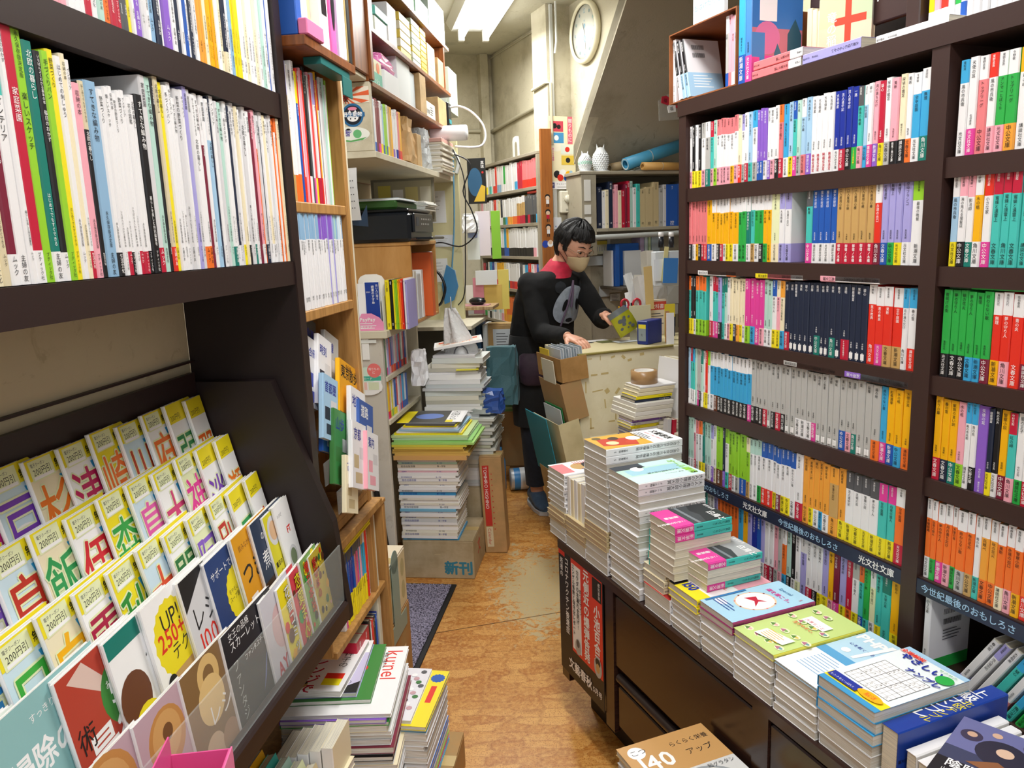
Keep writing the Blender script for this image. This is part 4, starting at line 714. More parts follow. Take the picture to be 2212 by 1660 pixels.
R5 = [(.48, .21, art_n, 'dark film'), (.66, .16, art_l, 'dusty pink'), (.80, .12, art_l, 'pink rice flour bread'), (.905, .155, art_m, 'brown rolled pastry recipe'), (1.02, .185, art_n, 'black opera'), (1.145, .17, art_o, 'pale comic with red band'), (1.21, .15, art_q('y', '花音コミック'), 'yellow comic'), (1.262, .13, art_q('d83f4e', '恋愛まんが'), 'red comic'), (1.312, .10, art_q('7fae5a', '増刊本当'), 'green comic'), (1.352, .082, art_q('c9b23a', '読切ほの'), 'mustard comic')]
for i, (x, w, ar, nm) in enumerate(R5):
    hh = .182 if i < 5 else .168 + .004 * (i % 3)
    facing(x, -.036 - .0004 * i + (.002 if i < 5 else 0), .6535, w, hh, .0052, math.radians(7), math.radians(5.0 if i > 4 else 2.0), f'{nm} magazine behind the clear front of the rack', 'magazines behind the clear front', name='magazine', art=ar)
# pink leaflet box at the very front
pb = empty('leaflet_box', at(FL, .70, -.16, .63, rz=.25), 'pink open-topped leaflet box at the near end of the rack', 'box')
mb = MB(); P5 = M('e85a9c', .4)
mb.box(0, .13, -.002, .0, 0, .165, P5); mb.box(0, .002, 0, .07, 0, .165, P5); mb.box(.128, .13, 0, .07, 0, .165, P5); mb.box(0, .13, .07, .072, 0, .19, P5); mb.box(0, .13, 0, .07, 0, .002, P5); mb.box(-.002, .132, -.004, -.002, .13, .166, M('f07ab0', .4))
mb.build('box_body', Matrix(), pb)
mb = MB(); a = Art(mb, (.03, -.0042, .03), (1, 0, 0), (0, 0, 1)); a.disc(.035, .04, .028, 'y'); a.text('無料', .018, .034, .018, 'k'); mb.build('label', Matrix(), pb)
# ================================================================ wooden shelf unit next to the magazine bookcase
TW = M('b98a4e', .5, 0, 'wood', dark='8f6430', light='c79a5e'); MH = M('8a5026', .4, 0, 'wood', dark='5e3014', light='a8682f', stretch=(12, 12, 1.2)); CRM = M('d6cfb8', .6, 0, 'plaster', dark='b0a68c', grain=60, bump=.08)
wu = empty('shelf_unit', at(FL, 0, 0, 0), 'light wooden shelf unit with magazines, leaflets and puzzle books beside the steel bookcase', 'shelf')
def part(name, par, *boxes, mat=TW, bev=.002, X=None):
    mb = MB()
    for b in boxes: mb.bevbox(*b, mat, bev)
    return mb.build(name, X or Matrix(), par)
part('side_board', wu, (1.806, 1.828, .0, .25, .52, 2.35)); part('outer_board', wu, (1.8285, 1.850, .004, .25, .0, 2.3), mat=CRM)
part('side_board', wu, (1.500, 1.508, .004, .25, .52, 2.35)); part('back_board', wu, (1.508, 1.806, .245, .255, .3, 2.35), mat=M('9a7038', .6, 0, 'wood', dark='7a5226'))
for z in (1.504, 1.285, .802): part('shelf_board', wu, (1.5085, 1.8055, .002, .244, z - .022, z))
part('slanted_ledge', wu, (1.5085, 1.845, -.022, .244, .755, .775)); part('lower_side_board', wu, (1.880, 1.900, -.010, .25, .0, .742)); part('lower_shelf_board', wu, (1.5085, 1.879, -.004, .244, .512, .530)); part('lower_shelf_board', wu, (1.5085, 1.879, -.004, .244, .23, .248)); part('lower_top', wu, (1.5085, 1.903, -.012, .25, .7425, .7545))
# upper ledge with its teal bracket
part('upper_ledge', wu, (1.5085, 1.805, -.045, .244, 1.792, 1.812), mat=MH)
part('teal_bracket', wu, (1.60, 1.775, -.040, -.002, 1.776, 1.7915), (1.715, 1.775, -.044, -.041, 1.735, 1.7755), mat=M('1d6a68', .4), bev=.001)
def row_in(F, spec, x0, x1, y, z, h, dep, name, noun, where, group, hv=.003, tk=None, cat=None, bandfrac=.2, jit=.004, txt=True, pages='e', gap=.0004):
    items = parse(spec); tot = sum(it[3] or 10 for it in items if it[0] != 'gap') / 1000; k = (x1 - x0 - gap * len(items)) / tot; x = x0; out = []
    for n, it in enumerate(items):
        if it[0] == 'gap': x += .012 * k; continue
        main, top, band, wd = it; w = (wd or 10) / 1000 * k
        lb = f"{NAME[main]} {noun}" + (f" with {NAME[band]} foot" if band else (f", {NAME[top]} at the top" if top else '')) + f", {ordinal(n + 1)} from left, {where}"
        kw = dict(main=main, top=top, band=band, bandfrac=bandfrac, txt=txt, pages=pages)
        if tk: kw.update(tk(n))
        out.append(book(name, at(F, x, y + RND.uniform(0, jit), z), w, h + RND.uniform(-hv, hv), dep, label=lb, cat=cat or 'book', group=group, **kw)); x += w + gap
    return out
mt = lambda L_: (lambda n: dict(title=L_[n % len(L_)], auth='', pub=''))
row_in(FL, "h.V_h@9 w.w_h@8 w_o@12 w_o@10 b.y_b@8 r@6 w_r@7 p@6 r@6 k_w@9 d@6 w_m@6 p@7 r_y@7 w.V_R@8 R@6 Y_r@6 w.r@5 k_R@6 w@5 u@12 q@6 w@8 G@4", 1.5095, 1.745, .004, 1.5045, .262, .21, 'magazine', 'magazine', 'upper shelf of the wooden unit', 'magazines on the wooden unit', hv=.012, tk=mt(['住宅情報', '全国ラーメン本', '関東日帰り', 'プロ野球', '超大人気', '旅と鉄道', '釣り', 'バイク旅']), cat='magazine')
row_in(FL, "w.x@8 w.x@8 w.x@7 w.x@8 w.x@7 w.x@7 w.x@8 w.x@7 w.x@7 w.x@8 w.v@8 w.v@7 w.v@8 w.v@9 V@3 w.v@8 w.v@9 V@4 w.x@8 w.q@7 w.x@8 w.Q@7 w@6 w.x@8", 1.5095, 1.785, .004, 1.2855, .205, .145, 'textbook', 'textbook', 'second shelf of the wooden unit', 'white textbooks on the wooden unit', hv=.002, tk=lambda n: dict(title=['基礎英語', '英会話', '中国語講座', 'ハングル'][n % 4], auth='', pub='講座', topfrac=.3), cat='textbook', pages='w')
# leaflets fanned in the open bay
def art_tokyo(a, W_, H_): a.rect(0, 0, W_, H_, 'e6a21e').text('東京散歩', W_ * .06, H_ * .78, W_ * .22, 'k', bold=.03).text('完全版', W_ * .3, H_ * .90, W_ * .1, 'J').rect(0, 0, W_, H_ * .3, 'J').disc(W_ * .6, H_ * .3, W_ * .2, 'e')
def art_map(c, c2, t):
    def f(a, W_, H_):
        r = random.Random(t); a.rect(0, 0, W_, H_, c)
        a.rect(W_ * .1, H_ * .3, W_ * .35, H_ * .2, c2).rect(W_ * .5, H_ * .45, W_ * .4, H_ * .18, 'u').rect(W_ * .2, H_ * .08, W_ * .5, H_ * .16, c2)
        a.text(t, W_ * .08, H_ * .74, W_ * .8 / max(len(t), 3), 'F' if c in DARK else 'B', bold=.02)
    return f
LF = [(1.545, 1.115, .10, .175, 'k', art_map('27343a', 'u', '田舎暮'), 'dark green'), (1.510, 1.09, .08, .15, 'u', art_map('u', 'B', '合冊'), 'pale grey'), (1.555, 1.085, .09, .155, 'w', art_map('w', 'n', '時刻'), 'white and navy'), (1.625, 1.08, .10, .16, 's', art_map('s', 'j', '路線'), 'grey green'),
      (1.625, 1.00, .15, .175, 'Y', art_tokyo, 'golden walking guide'), (1.512, 1.02, .10, .14, 'l', art_map('l', 'n', '首都圏'), 'sky blue'), (1.535, .985, .12, .155, 'b', art_map('2a64a8', 'Q', 'みんな'), 'blue'),
      (1.625, .945, .12, .165, 'w', art_map('w', 's', '地図'), 'white'), (1.665, .925, .12, .145, 'X', art_map('X', 'p', '道路'), 'steel blue'), (1.525, .915, .12, .165, 'j', art_map('3c8a4a', 'j', '山歩'), 'green'),
      (1.560, .895, .11, .150, 'w', art_map('w', 'E', '京都'), 'white and tan'), (1.64, .865, .10, .135, 'p', art_map('w', 'p', '案内'), 'pinkish'), (1.525, .85, .09, .125, 'e', art_map('e', 'E', '古地図'), 'cream')]
for i, (x, z, w, h, mc, ar, nm) in enumerate(LF):
    tier = 0 if i < 1 else (1 if i < 4 else (2 if i < 7 else (3 if i < 10 else 4)))
    facing(x, .055 - .022 * tier - .006 * (i % 3), z, w, h, .011, math.radians(4), math.radians(4), f'{nm} booklet leaning in the open bay of the wooden unit', 'booklets in the open bay', name='booklet', cat='booklet', art=ar, main=mc, roll=math.radians(22))
# clear tiers that carry the booklets
for k in range(5):
    mb = MB(); mb.box(1.5095, 1.80, .062 - .024 * k, .064 - .024 * k, 1.10 - .062 * k, 1.15 - .062 * k, M('dfe6e6', .08, 0, 'glass', alpha=.10)); mb.build('clear_tier', Matrix(), wu)
mb = MB(); mb.box(1.51, 1.804, .002, .06, .8025, .812, TW); mb.build('stop_ledge', Matrix(), wu)
row_in(FL, "m.k_w@7 m.k@6 b.d_y@5 b.d_y@5 b.d_y@5 b.d_y@5 B.d_y@5 b.d_y@5 B.d_y@5 b.d_y@5 P.d_y@5 P.d_y@5 m.d_y@5 P.d_y@5 c.d_y@5 p.d_y@5 c.h_y@5 t.h_y@5 c.u_y@5 Y_r@5 r@6 w@4", 1.60, 1.800, .008, .5305, .195, .14, 'puzzle_magazine', 'puzzle magazine', 'lower compartment of the wooden unit', 'puzzle magazines in the wooden unit', hv=.002, tk=lambda n: dict(title='漢字クロスワード', auth='', bandfrac=.36, topfrac=.22), cat='magazine')
for i in range(2):
    book('magazine', FL @ T(1.60, -.004, .7365 - .008 * i) @ Matrix(((0, 0, 1, 0), (0, 1, 0, 0), (-1, 0, 0, 0), (0, 0, 0, 1))), .0065, .19, .14, label=f'yellow puzzle magazine lying on top of the upright puzzle magazines, {("upper", "lower")[i]} one', cat='magazine', main='y', txt=False)
row_in(FL, "R_R@22 R_R@22 k.k@6 w@4 r@5 k_y@5 n_y@4 b@4 B_y@4 d@4 k_y@4 w@4 R@4", 1.66, 1.872, .008, .2485, .215, .15, 'magazine', 'book', 'bottom compartment of the wooden unit', 'books in the bottom compartment', hv=.01, cat='book', tk=mt(['雑学', '漢字', 'ナンクロ']))
# things on the upper ledge
def thick(name, F, x0, x1, y0, y1, z0, z1, c, label, cat, group=None, art=None, face='y', rz=0, bev=.002):
    mb = MB(); w, d, h = x1 - x0, y1 - y0, z1 - z0; mb.bevbox(0, w, 0, d, 0, h, c if not isinstance(c, str) else M(c, .5), bev)
    if art: art(Art(mb, (0, -.0004, 0), (1, 0, 0), (0, 0, 1)) if face == 'y' else Art(mb, (w + .0004, 0, 0), (0, 1, 0), (0, 0, 1)), w if face == 'y' else d, h)
    o = mb.build(name, at(F, x0, y0, z0, rz=rz)); return tag(o, label, cat, group)
LED = [(1.512, 1.540, .0, .20, .25, 'b', 'blue', None), (1.543, 1.572, .0, .20, .23, 'F', 'white', None), (1.575, 1.600, .03, .20, .25, 'b', 'bright blue', None), (1.603, 1.640, .02, .2, .23, 'e9dfa0', 'pale yellow', None),
       (1.643, 1.690, .0, .2, .26, 'F', 'white with a black square', lambda a, W_, H_: (a.rect(W_ * .2, H_ * .28, W_ * .6, H_ * .2, 'k'), a.lines(W_ * .1, H_ * .6, W_ * .8, 3, .01, 'd'))), (1.693, 1.720, -.005, .2, .30, 'f06ab4', 'pink with a black cat shape', lambda a, W_, H_: (a.disc(W_ * .5, H_ * .35, W_ * .4, 'k', H_ * .18))),
       (1.723, 1.748, -.01, .2, .30, 'd4d4ea', 'lilac', None), (1.751, 1.762, -.012, .2, .3, 'w', 'thin white', None), (1.765, 1.775, -.012, .2, .3, 'a08a50', 'brass coloured', None), (1.779, 1.798, -.012, .2, .31, '1b1b1b', 'black', None)]
for x0, x1, y0, y1, h, c, nm, ar in LED: thick('folder', FL, x0, x1, y0 - .03, y1, 1.8125, 1.8125 + h, c, f'{nm} folder standing on the upper ledge of the wooden unit', 'folder', 'folders on the upper ledge', ar)
thick('pink_carton', FL, 1.512, 1.600, -.05, -.031, 1.8125, 1.842, 'e079a8', 'flat pink carton at the front of the upper ledge', 'carton')
# ================================================================ upper shelf unit with stickers (FA frame)
us = empty('wall_shelf_unit', at(FA, 0, 0, 0), 'tall brown wall shelf unit with boxes, its cream end carrying three stickers', 'shelf')
part('cream_side', us, (-1.05, -.8005, 2.650, 2.672, 1.722, 1.945), mat=CRM)
part('side_board', us, (-1.05, -.80, 2.650, 2.674, 1.9455, 2.60), mat=MH); part('front_edge', us, (-.8, -.788, 2.648, 2.676, 1.95, 2.60), mat=MH)
part('bottom_board', us, (-1.2, -.795, 2.650, 4.02, 1.700, 1.7215), mat=CRM, bev=.001)
for z in (1.951, 2.132, 2.345): part('shelf_board', us, (-1.2, -.797, 2.675, 4.02, z - .018, z), mat=MH)
part('back_board', us, (-1.22, -1.2005, 2.65, 4.02, 1.70, 2.6), mat=MH)
part('divider', us, (-1.2, -.80, 3.9, 3.92, 2.133, 2.326), mat=MH)
# small open cabinet in front of it
oc = empty('open_cabinet', at(FA, 0, 0, 0), 'small open mahogany cabinet above the stickered end of the wall unit', 'cabinet')
part('side_board', oc, (-.806, -.796, 2.50, 2.640, 1.96, 2.35), mat=MH); part('bottom_board', oc, (-1.10, -.8065, 2.45, 2.640, 1.945, 1.960), mat=CRM); part('shelf_board', oc, (-1.10, -.8065, 2.45, 2.628, 2.12, 2.136), mat=MH); part('back_board', oc, (-1.10, -.8065, 2.629, 2.641, 1.961, 2.35), mat=MH)
# stickers
def sticker(label, x, z, w, h, fn, name='sticker', F=FA, y=2.6494, th=.0006):
    mb = MB(); 
    fn(mb, w, h, th); return tag(mb.build(name, at(F, x, y, z)), label, 'sticker', None)
def st1(mb, w, h, th):
    mb.box(0, w, -th, 0, 0, h, 'e8e0cf'); a = Art(mb, (0, -th, 0), (1, 0, 0), (0, 0, 1)); cx, cy = w * .25, h * .45
    for i in range(16):
        t0, t1 = 2 * math.pi * i / 16, 2 * math.pi * (i + .5) / 16; P = []
        for t in (t0, t1):
            dx, dy = math.cos(t), math.sin(t); k = min((w - cx) / dx if dx > 1e-6 else 9, -cx / dx if dx < -1e-6 else 9, (h - cy) / dy if dy > 1e-6 else 9, -cy / dy if dy < -1e-6 else 9); P.append((cx + dx * k, cy + dy * k))
        a.k -= a.st * .9; a.poly([(cx, cy), P[0], P[1]], 'e8702a' if dx > 0 and False else 'e0643a')
    a.k += a.st * 3; a.disc(cx, cy, h * .28, 'd9341c').text('覇魂', cx, h * .92, h * .42, 'k', True, .02)
def st2(mb, w, h, th):
    a = Art(mb, (0, 0, 0), (1, 0, 0), (0, 0, 1), .0002); a.disc(w / 2, h * .5, w * .38, '2a6a9c', n=32).disc(w / 2, h * .5, w * .31, '1d2430', n=32).disc(w / 2, h * .40, w * .2, 'F', h * .2).disc(w * .5, h * .80, w * .16, 'e88aa8', h * .08)
    a.poly([(w * .34, h * .6), (w * .4, h * .75), (w * .47, h * .6)], 'F').poly([(w * .66, h * .6), (w * .6, h * .75), (w * .53, h * .6)], 'F').rect(w * .08, h * .42, w * .84, h * .2, '2a6a9c').text('野生動物', w * .16, h * .45, w * .17, 'F', bold=.02).disc(w * .42, h * .34, w * .025, 'k').disc(w * .58, h * .34, w * .025, 'k')
def st3(mb, w, h, th):
    a = Art(mb, (0, 0, 0), (1, 0, 0), (0, 0, 1), .0002); a.disc(w / 2, h / 2, w * .5, 'ecefe6', h * .48, n=36).poly([(w * .08, h * .3), (w * .5, h * .12), (w * .92, h * .3), (w * .8, h * .12), (w * .5, h * .03), (w * .2, h * .12)], '5aa85a').disc(w * .68, h * .52, w * .11, '6ab87a', h * .27).text('動物の', w * .18, h * .6, w * .12, '5040a0', bold=.03).text('国', w * .36, h * .42, w * .13, '5040a0', bold=.03).disc(w * .45, h * .82, w * .05, 'k', h * .06)
sticker('rising sun sticker with two black characters, topmost of three on the cream end', -.916, 1.878, .112, .052, st1); sticker('round blue and white cat sticker, middle of three on the cream end', -.915, 1.805, .100, .070, st2); sticker('oval white and green sticker, lowest of three on the cream end', -.945, 1.752, .135, .052, st3)
# contents of the wall unit (x across, y away)
KR = M('c9a878', .7, 0, 'card')
def bx(x0, x1, s0, s1, z0, z1, c, label, name='storage_box', cat='box', group='boxes on the wall unit', art=None, rz=0): return thick(name, FA, x0, x1, s0, s1, z0, z1, c, label, cat, group, art, 'x', rz)
row_in(FR and frame(FA @ Vector((-.805, 0, 0)), dA, -pA), "l@9 w_b@9 z@11 z_m@9 w_y@9 l_b@9 G@8 G_b@9 w_y@9 h@9 Y@9 w_v@9 w@8 w_B@8 P_R@9 Y_r@12", 2.685, 3.06, .004, 1.7225, .178, .12, 'comic_book', 'comic book', 'bottom shelf of the wall unit', 'comics on the wall unit', hv=.006, cat='comic', tk=mt(['英単語', '漢検', '参考書', '辞典']))
def bag(label, x, s, z, w, h, d, c, name='paper_bag', mat=None, cat='bag', group=None, crump=.012, seed=1):
    r = random.Random(seed); mb = MB(); R_ = []
    for i in range(7):
        t = i / 6; k = 1 - .12 * t; q = []
        for j in range(20):
            a_ = 2 * math.pi * j / 20; ca, sa = math.cos(a_), math.sin(a_); e = .42; px_ = math.copysign(abs(ca) ** e, ca) * w / 2 * k; py_ = math.copysign(abs(sa) ** e, sa) * d / 2 * (k - .25 * t)
            q.append((px_ + r.uniform(-crump, crump) * .5, py_ + r.uniform(-crump, crump) * .5, t * h + r.uniform(-crump, crump) * (.5 if 0 < i < 6 else .2)))
        R_.append(q)
    mb.loft(R_, mat or M(c, .6, 0, 'card'), smooth=False); return tag(mb.build(name, at(FA, x, s, z + crump * .6)), label, cat, group)
bag('crumpled kraft paper bag beside the comics on the wall unit', -.86, 3.20, 1.722, .11, .175, .20, 'c49a62', seed=3)
bx(-.93, -.815, 3.325, 3.40, 1.7225, 1.86, KR, 'upright kraft carton beside the crumpled paper bag')
bag('clear plastic bag of papers at the end of the wall unit', -.86, 3.51, 1.722, .10, .17, .16, 'w', name='plastic_bag', mat=M('dfe6ea', .2, 0, 'film', alpha=.55), seed=5)
for i in range(16):
    w_ = .15 + .008 * math.sin(i * 2.2); thick('magazine', FA, -.93 + .004 * math.sin(i * 3.1), -.93 + w_, 3.64 + .003 * (i % 3), 3.90, 1.7225 + i * .0085, 1.7305 + i * .0085, ('ece8dc', 'dcd6c4', 'f2f0ea', 'e4dcc8')[i % 4], f'old booklet in the yellowed stack on the wall unit end, {ordinal(16 - i)} from the top', 'booklet', 'yellowed booklets on the wall unit', bev=.0006)
thick('booklet', FA, -.935, -.775, 3.635, 3.90, 1.8595, 1.876, 'd9a79c', 'dusty pink covered file on top of the yellowed stack', 'file')
# white cylinder on the stack
mb = MB(); mb.lathe([(.0, 0), (.034, 0), (.036, .004), (.036, .17), (.034, .175), (0, .175)], M('f4f6fa', .35), 24); tag(mb.build('white_canister', at(FA, -.86, 3.80, 1.8765 + .0365, ry=math.pi / 2) @ T(0, 0, .0)), 'white cylindrical canister lying on the yellowed booklets', 'canister')
# shelf at 1.951
bx(-.95, -.81, 2.69, 2.84, 1.9515, 2.04, 'e8e6c0', 'packet of yellow and green tissues on the middle shelf of the wall unit', art=lambda a, W_, H_: a.rect(0, 0, W_, H_ * .5, '6ac0a8').disc(W_ * .3, H_ * .7, W_ * .12, 'Y').disc(W_ * .7, H_ * .7, W_ * .12, 'o').text('ティッシュ', W_ * .1, H_ * .1, W_ * .14, 'F'))
bag('pink plastic pouch lying on the middle shelf of the wall unit', -.87, 2.93, 2.03, .12, .045, .26, 'p', name='plastic_pouch', mat=M('f08ac8', .2, 0, 'plain'), seed=7, crump=.01)
bx(-.99, -.805, 2.86, 3.05, 1.9515, 2.025, 'eef2f4', 'low white carton under the pink pouch')
bx(-.99, -.815, 3.07, 3.27, 1.9515, 2.16 - .045, 'e9eff0', 'tall white carton on the middle shelf of the wall unit')
bx(-.99, -.82, 3.28, 3.36, 1.9515, 2.10, 'dfe9ec', 'pale blue white carton on the middle shelf')
bx(-.95, -.80, 3.37, 3.48, 1.9515, 2.11, KR, 'narrow kraft carton on the middle shelf of the wall unit')
bx(-.95, -.812, 3.50, 3.70, 1.9515, 2.025, 'd8d6cc', 'low pale carton with printed side near the router', art=lambda a, W_, H_: a.text('請求書', W_ * .1, H_ * .3, H_ * .3, 'd').lines(W_ * .5, H_ * .7, W_ * .3, 4, .01, 'd'))
bx(-.95, -.80, 3.72, 3.90, 1.9515, 2.07, KR, 'kraft carton at the end of the middle shelf')
# shelf at 2.132
row_in(frame(FA @ Vector((-.81, 0, 0)), dA, -pA), "w@10 w_b@9 w_b@9 w_b@9 w@9", 2.685, 2.80, .004, 2.1325, .186, .12, 'envelope_pack', 'envelope pack', 'upper shelf of the wall unit', 'envelope packs on the wall unit', cat='envelope pack', txt=False)
YL = M('e6c94a', .6)
bx(-.98, -.82, 2.83, 2.98, 2.1325, 2.20, 'e4e8d8', 'white carton with a teal lid on the upper shelf'); bx(-.985, -.815, 2.825, 2.985, 2.2005, 2.232, '6fc3b4', 'teal lidded flat carton on the white one')
bx(-.98, -.82, 3.00, 3.12, 2.1325, 2.29, 'f1eef0', 'white carton with a magenta stripe on the upper shelf', art=lambda a, W_, H_: a.poly([(W_ * .2, H_ * .9), (W_ * .5, H_ * .9), (W_ * .9, H_ * .5), (W_ * .7, H_ * .45)], 'm'))
for i in range(5): bx(-.96, -.812, 3.14, 3.30, 2.1325 + i * .032, 2.1635 + i * .032, ['e6cf5a', 'e9e4c8'][i % 2], f'pale yellow paper packet, {ordinal(5 - i)} from the top on the upper shelf', name='paper_packet', cat='packet', group='paper packets on the wall unit')
for i in range(7): bx(-.95, -.81, 3.32, 3.46, 2.1325 + i * .026, 2.1575 + i * .026, ['c8d8c4', 'dfe6da', 'e4cf52'][i % 3], f'card pack in plastic, {ordinal(7 - i)} from the top on the upper shelf', name='card_pack', cat='packet', group='card packs on the wall unit')
for i in range(8): bx(-.95, -.812, 3.48, 3.58, 2.1325 + i * .023, 2.1545 + i * .023, ['e8d24a', 'e4c840'][i % 2], f'yellow card pack, {ordinal(8 - i)} from the top on the upper shelf', name='card_pack', cat='packet', group='yellow card packs on the wall unit')
bx(-.97, -.81, 3.60, 3.74, 2.1325, 2.28, 'e6d8c0', 'tan printed carton on the upper shelf', art=lambda a, W_, H_: a.lines(W_ * .1, H_ * .8, W_ * .8, 7, .018, 'E')); bx(-.96, -.80, 3.76, 3.88, 2.1325, 2.25, KR, 'open kraft carton on the upper shelf')
# grey-green metal box at the end
mb = MB(); mb.bevbox(0, .12, 0, .20, 0, .22, M('b9c4b4', .4, 0, 'steel'), .004); o = tag(mb.build('breaker_box', at(FA, -.93, 4.06, 2.05)), 'pale grey green metal breaker box beyond the wall unit', 'breaker box'); mbx = MB(); mbx.box(.02, .1, -.002, 0, .03, .19, M('c3ccbe', .4)); mbx.build('door', Matrix(), o)
# top shelf
bx(-1.0, -.80, 3.10, 3.35, 2.3455, 2.44, 'a8d89a', 'green and white carton on the top shelf'); bx(-1.0, -.80, 3.37, 3.60, 2.3455, 2.42, 'bfe3d8', 'pale teal lidded box on the top shelf'); bx(-1.0, -.80, 3.62, 3.95, 2.3455, 2.50, M('dfe6e0', .3), 'clear plastic drawer box on the top shelf'); bx(-1.0, -.81, 2.72, 3.05, 2.3455, 2.45, '4aa86a', 'green carton on the top shelf')
# router with white cable
rt = empty('router', at(FA, -.80, 3.95, 1.952), 'black router with a white cable at the end of the wall unit', 'router')
mb = MB(); mb.bevbox(-.05, .0, 0, .07, 0, .13, M('1c1f22', .35), .004); mb.build('router_body', Matrix(), rt)
for i in range(4):
    mb = MB(); mb.box(.0002, .002, .01 + i * .014, .020 + i * .014, .03, .05, '3aa0a8'); mb.build('port', Matrix(), rt)
mb = MB(); P = [(.002, .04, .11), (.05, .03, .11), (.11, .02, .08), (.165, 0, .02), (.18, 0, -.04), (.165, -.02, -.085), (.12, -.03, -.095), (.06, -.03, -.09), (.03, -.02, -.085)]
def smooth_path(P, n=5):
    P = [Vector(p) for p in P]; out = []
    for i in range(len(P) - 1):
        a, b, c, d = P[max(i - 1, 0)], P[i], P[i + 1], P[min(i + 2, len(P) - 1)]
        for k in range(n):
            t = k / n; out.append(.5 * ((2 * b) + (c - a) * t + (2 * a - 5 * b + 4 * c - d) * t * t + (3 * b - a - 3 * c + d) * t ** 3))
    out.append(P[-1]); return out
mb.tube(smooth_path(P), .0055, M('f2f2f2', .4), 8); mb.build('cable', Matrix(), rt)
# ================================================================ cream desk unit under it
du = empty('desk_unit', at(FA, 0, 0, 0), 'cream painted desk unit with comics in its side below the printer cabinet', 'desk')
part('end_panel', du, (-1.20, -.89, 2.88, 2.905, 0, 1.052), mat=M('cdc8bd', .7, 0, 'plaster', dark='a8a294', grain=70, bump=.1)); part('desk_top', du, (-1.22, -.865, 2.868, 3.60, 1.0525, 1.082), mat=CRM)
for z in (.895, .72): part('shelf_board', du, (-1.19, -.885, 2.906, 3.40, z - .018, z), mat=CRM, bev=.001)
part('back_board', du, (-1.2, -1.19, 2.906, 3.40, .2, 1.05), mat=CRM); part('far_side', du, (-1.189, -.885, 3.401, 3.42, 0, 1.05), mat=CRM)
FDU = frame(FA @ Vector((-.89, 0, 0)), dA, -pA)
row_in(FDU, "j@10 w_m@8 V@8 r_p@8 b_r@8 V_o@8 w_r@8 p_b@8 x_r@8 R_b@8 t_R@8 w_r@8 R_k@8 b_r@8 w@8", 2.912, 3.26, .004, .8955, .145, .11, 'comic_book', 'comic', 'upper side shelf of the cream desk', 'comics in the desk side', hv=.004, cat='comic', tk=mt(['まんが', '名探偵', '冒険']))
row_in(FDU, "y_m@9 Y_r@8 w_y@8 y_G@8 w_y@8 b_y@8 r_w@8 w_p@8 x_b@8 P_r@8 c_b@9 w_b@9 b@9", 2.912, 3.22, .004, .7205, .145, .11, 'comic_book', 'comic', 'lower side shelf of the cream desk', 'comics in the desk side', hv=.006, cat='comic', tk=mt(['ドリル', 'ずかん', '昆虫']))
# gift tag hanging on the end panel
gt = MB(); gt.box(-.014, .014, -.004, -.0008, .10, .20, M('f6f6f4', .4)); gt.box(-.045, .045, -.0055, -.004, .165, .178, M('e8ece8', .25)); a = Art(gt, (-.06, -.005, -.04), (1, 0, 0), (0, 0, 1), .0003)
a.disc(.06, .035, .058, 'F', .035).rect(.006, .018, .108, .06, 'F').disc(.06, .082, .05, 'd6efe0', .03).rect(.006, .058, .108, .018, '4ab8a0').disc(.088, .098, .028, 'ef7a78').text('贈りもの', .066, .10, .011, 'F').text('に', .080, .086, .012, 'F').disc(.034, .112, .011, 'e8a0b0').disc(.030, .09, .012, 'e8a0b0', .016).rect(.014, .022, .042, .030, 'f6c8c0').rect(.062, .022, .042, .030, 'dfe8c8').text('図書カード', .02, .062, .012, 'F')
tag(gt.build('gift_tag', at(FA, -.955, 2.879, .87)), 'round-topped gift card sign taped on the cream desk end', 'sign')
# pamphlet stand on the desk corner
ps = empty('pamphlet_stand', at(FA, -.985, 2.89, 1.0825), 'white paper pamphlet stand with a blue booklet and pink payment sign', 'stand')
mb = MB(); mb.prism([(0, 0), (.105, 0), (.105, .19), (.095, .205), (.075, .213), (.03, .213), (.01, .205), (0, .19)], .045, .048, M('f2f0ea', .5)); mb.box(0, .002, -.001, .045, 0, .13, M('e8eef2', .3)); mb.box(.103, .105, -.001, .045, 0, .13, M('e8eef2', .3)); mb.build('stand_back', Matrix(), ps)
mb = MB(); mb.box(.03, .092, .012, .03, .004, .185, 'F'); a = Art(mb, (.03, .012, .004), (1, 0, 0), (0, 0, 1)); a.rect(.006, 0, .055, .18, '1b3f9a').text('若い人に贈る', .052, .172, .010, 'F', True).text('読書のすすめ', .036, .168, .012, 'F', True, .02).text('2024', .009, .140, .008, 'F'); mb.build('booklet', Matrix(), ps)
mb = MB(); mb.box(.006, .030, .012, .020, .004, .18, 'F'); mb.build('booklet', Matrix(), ps)
mb = MB(); mb.box(.0, .105, -.003, -.0012, 0, .03, 'f29ac4'); a = Art(mb, (0, -.003, 0), (1, 0, 0), (0, 0, 1)); a.poly([(0, .03), (.02, .066), (.06, .066), (.09, .05), (.105, .03)], 'f29ac4').text('PayPay', .012, .036, .020, 'F', bold=.03).lines(.012, .026, .07, 3, .009, 'F').text('使えます', .012, .008, .012, 'F'); mb.build('sign_plate', Matrix(), ps)
row_in(FA, "y@16 k@12 y@6 G@6 G@5 Y@6 o@6 r@7 z@3 w@6 V@7", -.872, -.785, 2.905, 1.0825, .19, .14, 'file', 'language text', 'desk top beside the pamphlet stand', 'colourful files on the desk', hv=.004, cat='book', tk=lambda n: dict(title='NHK語学' if n == 0 else '語学', auth='', pub='講座'))
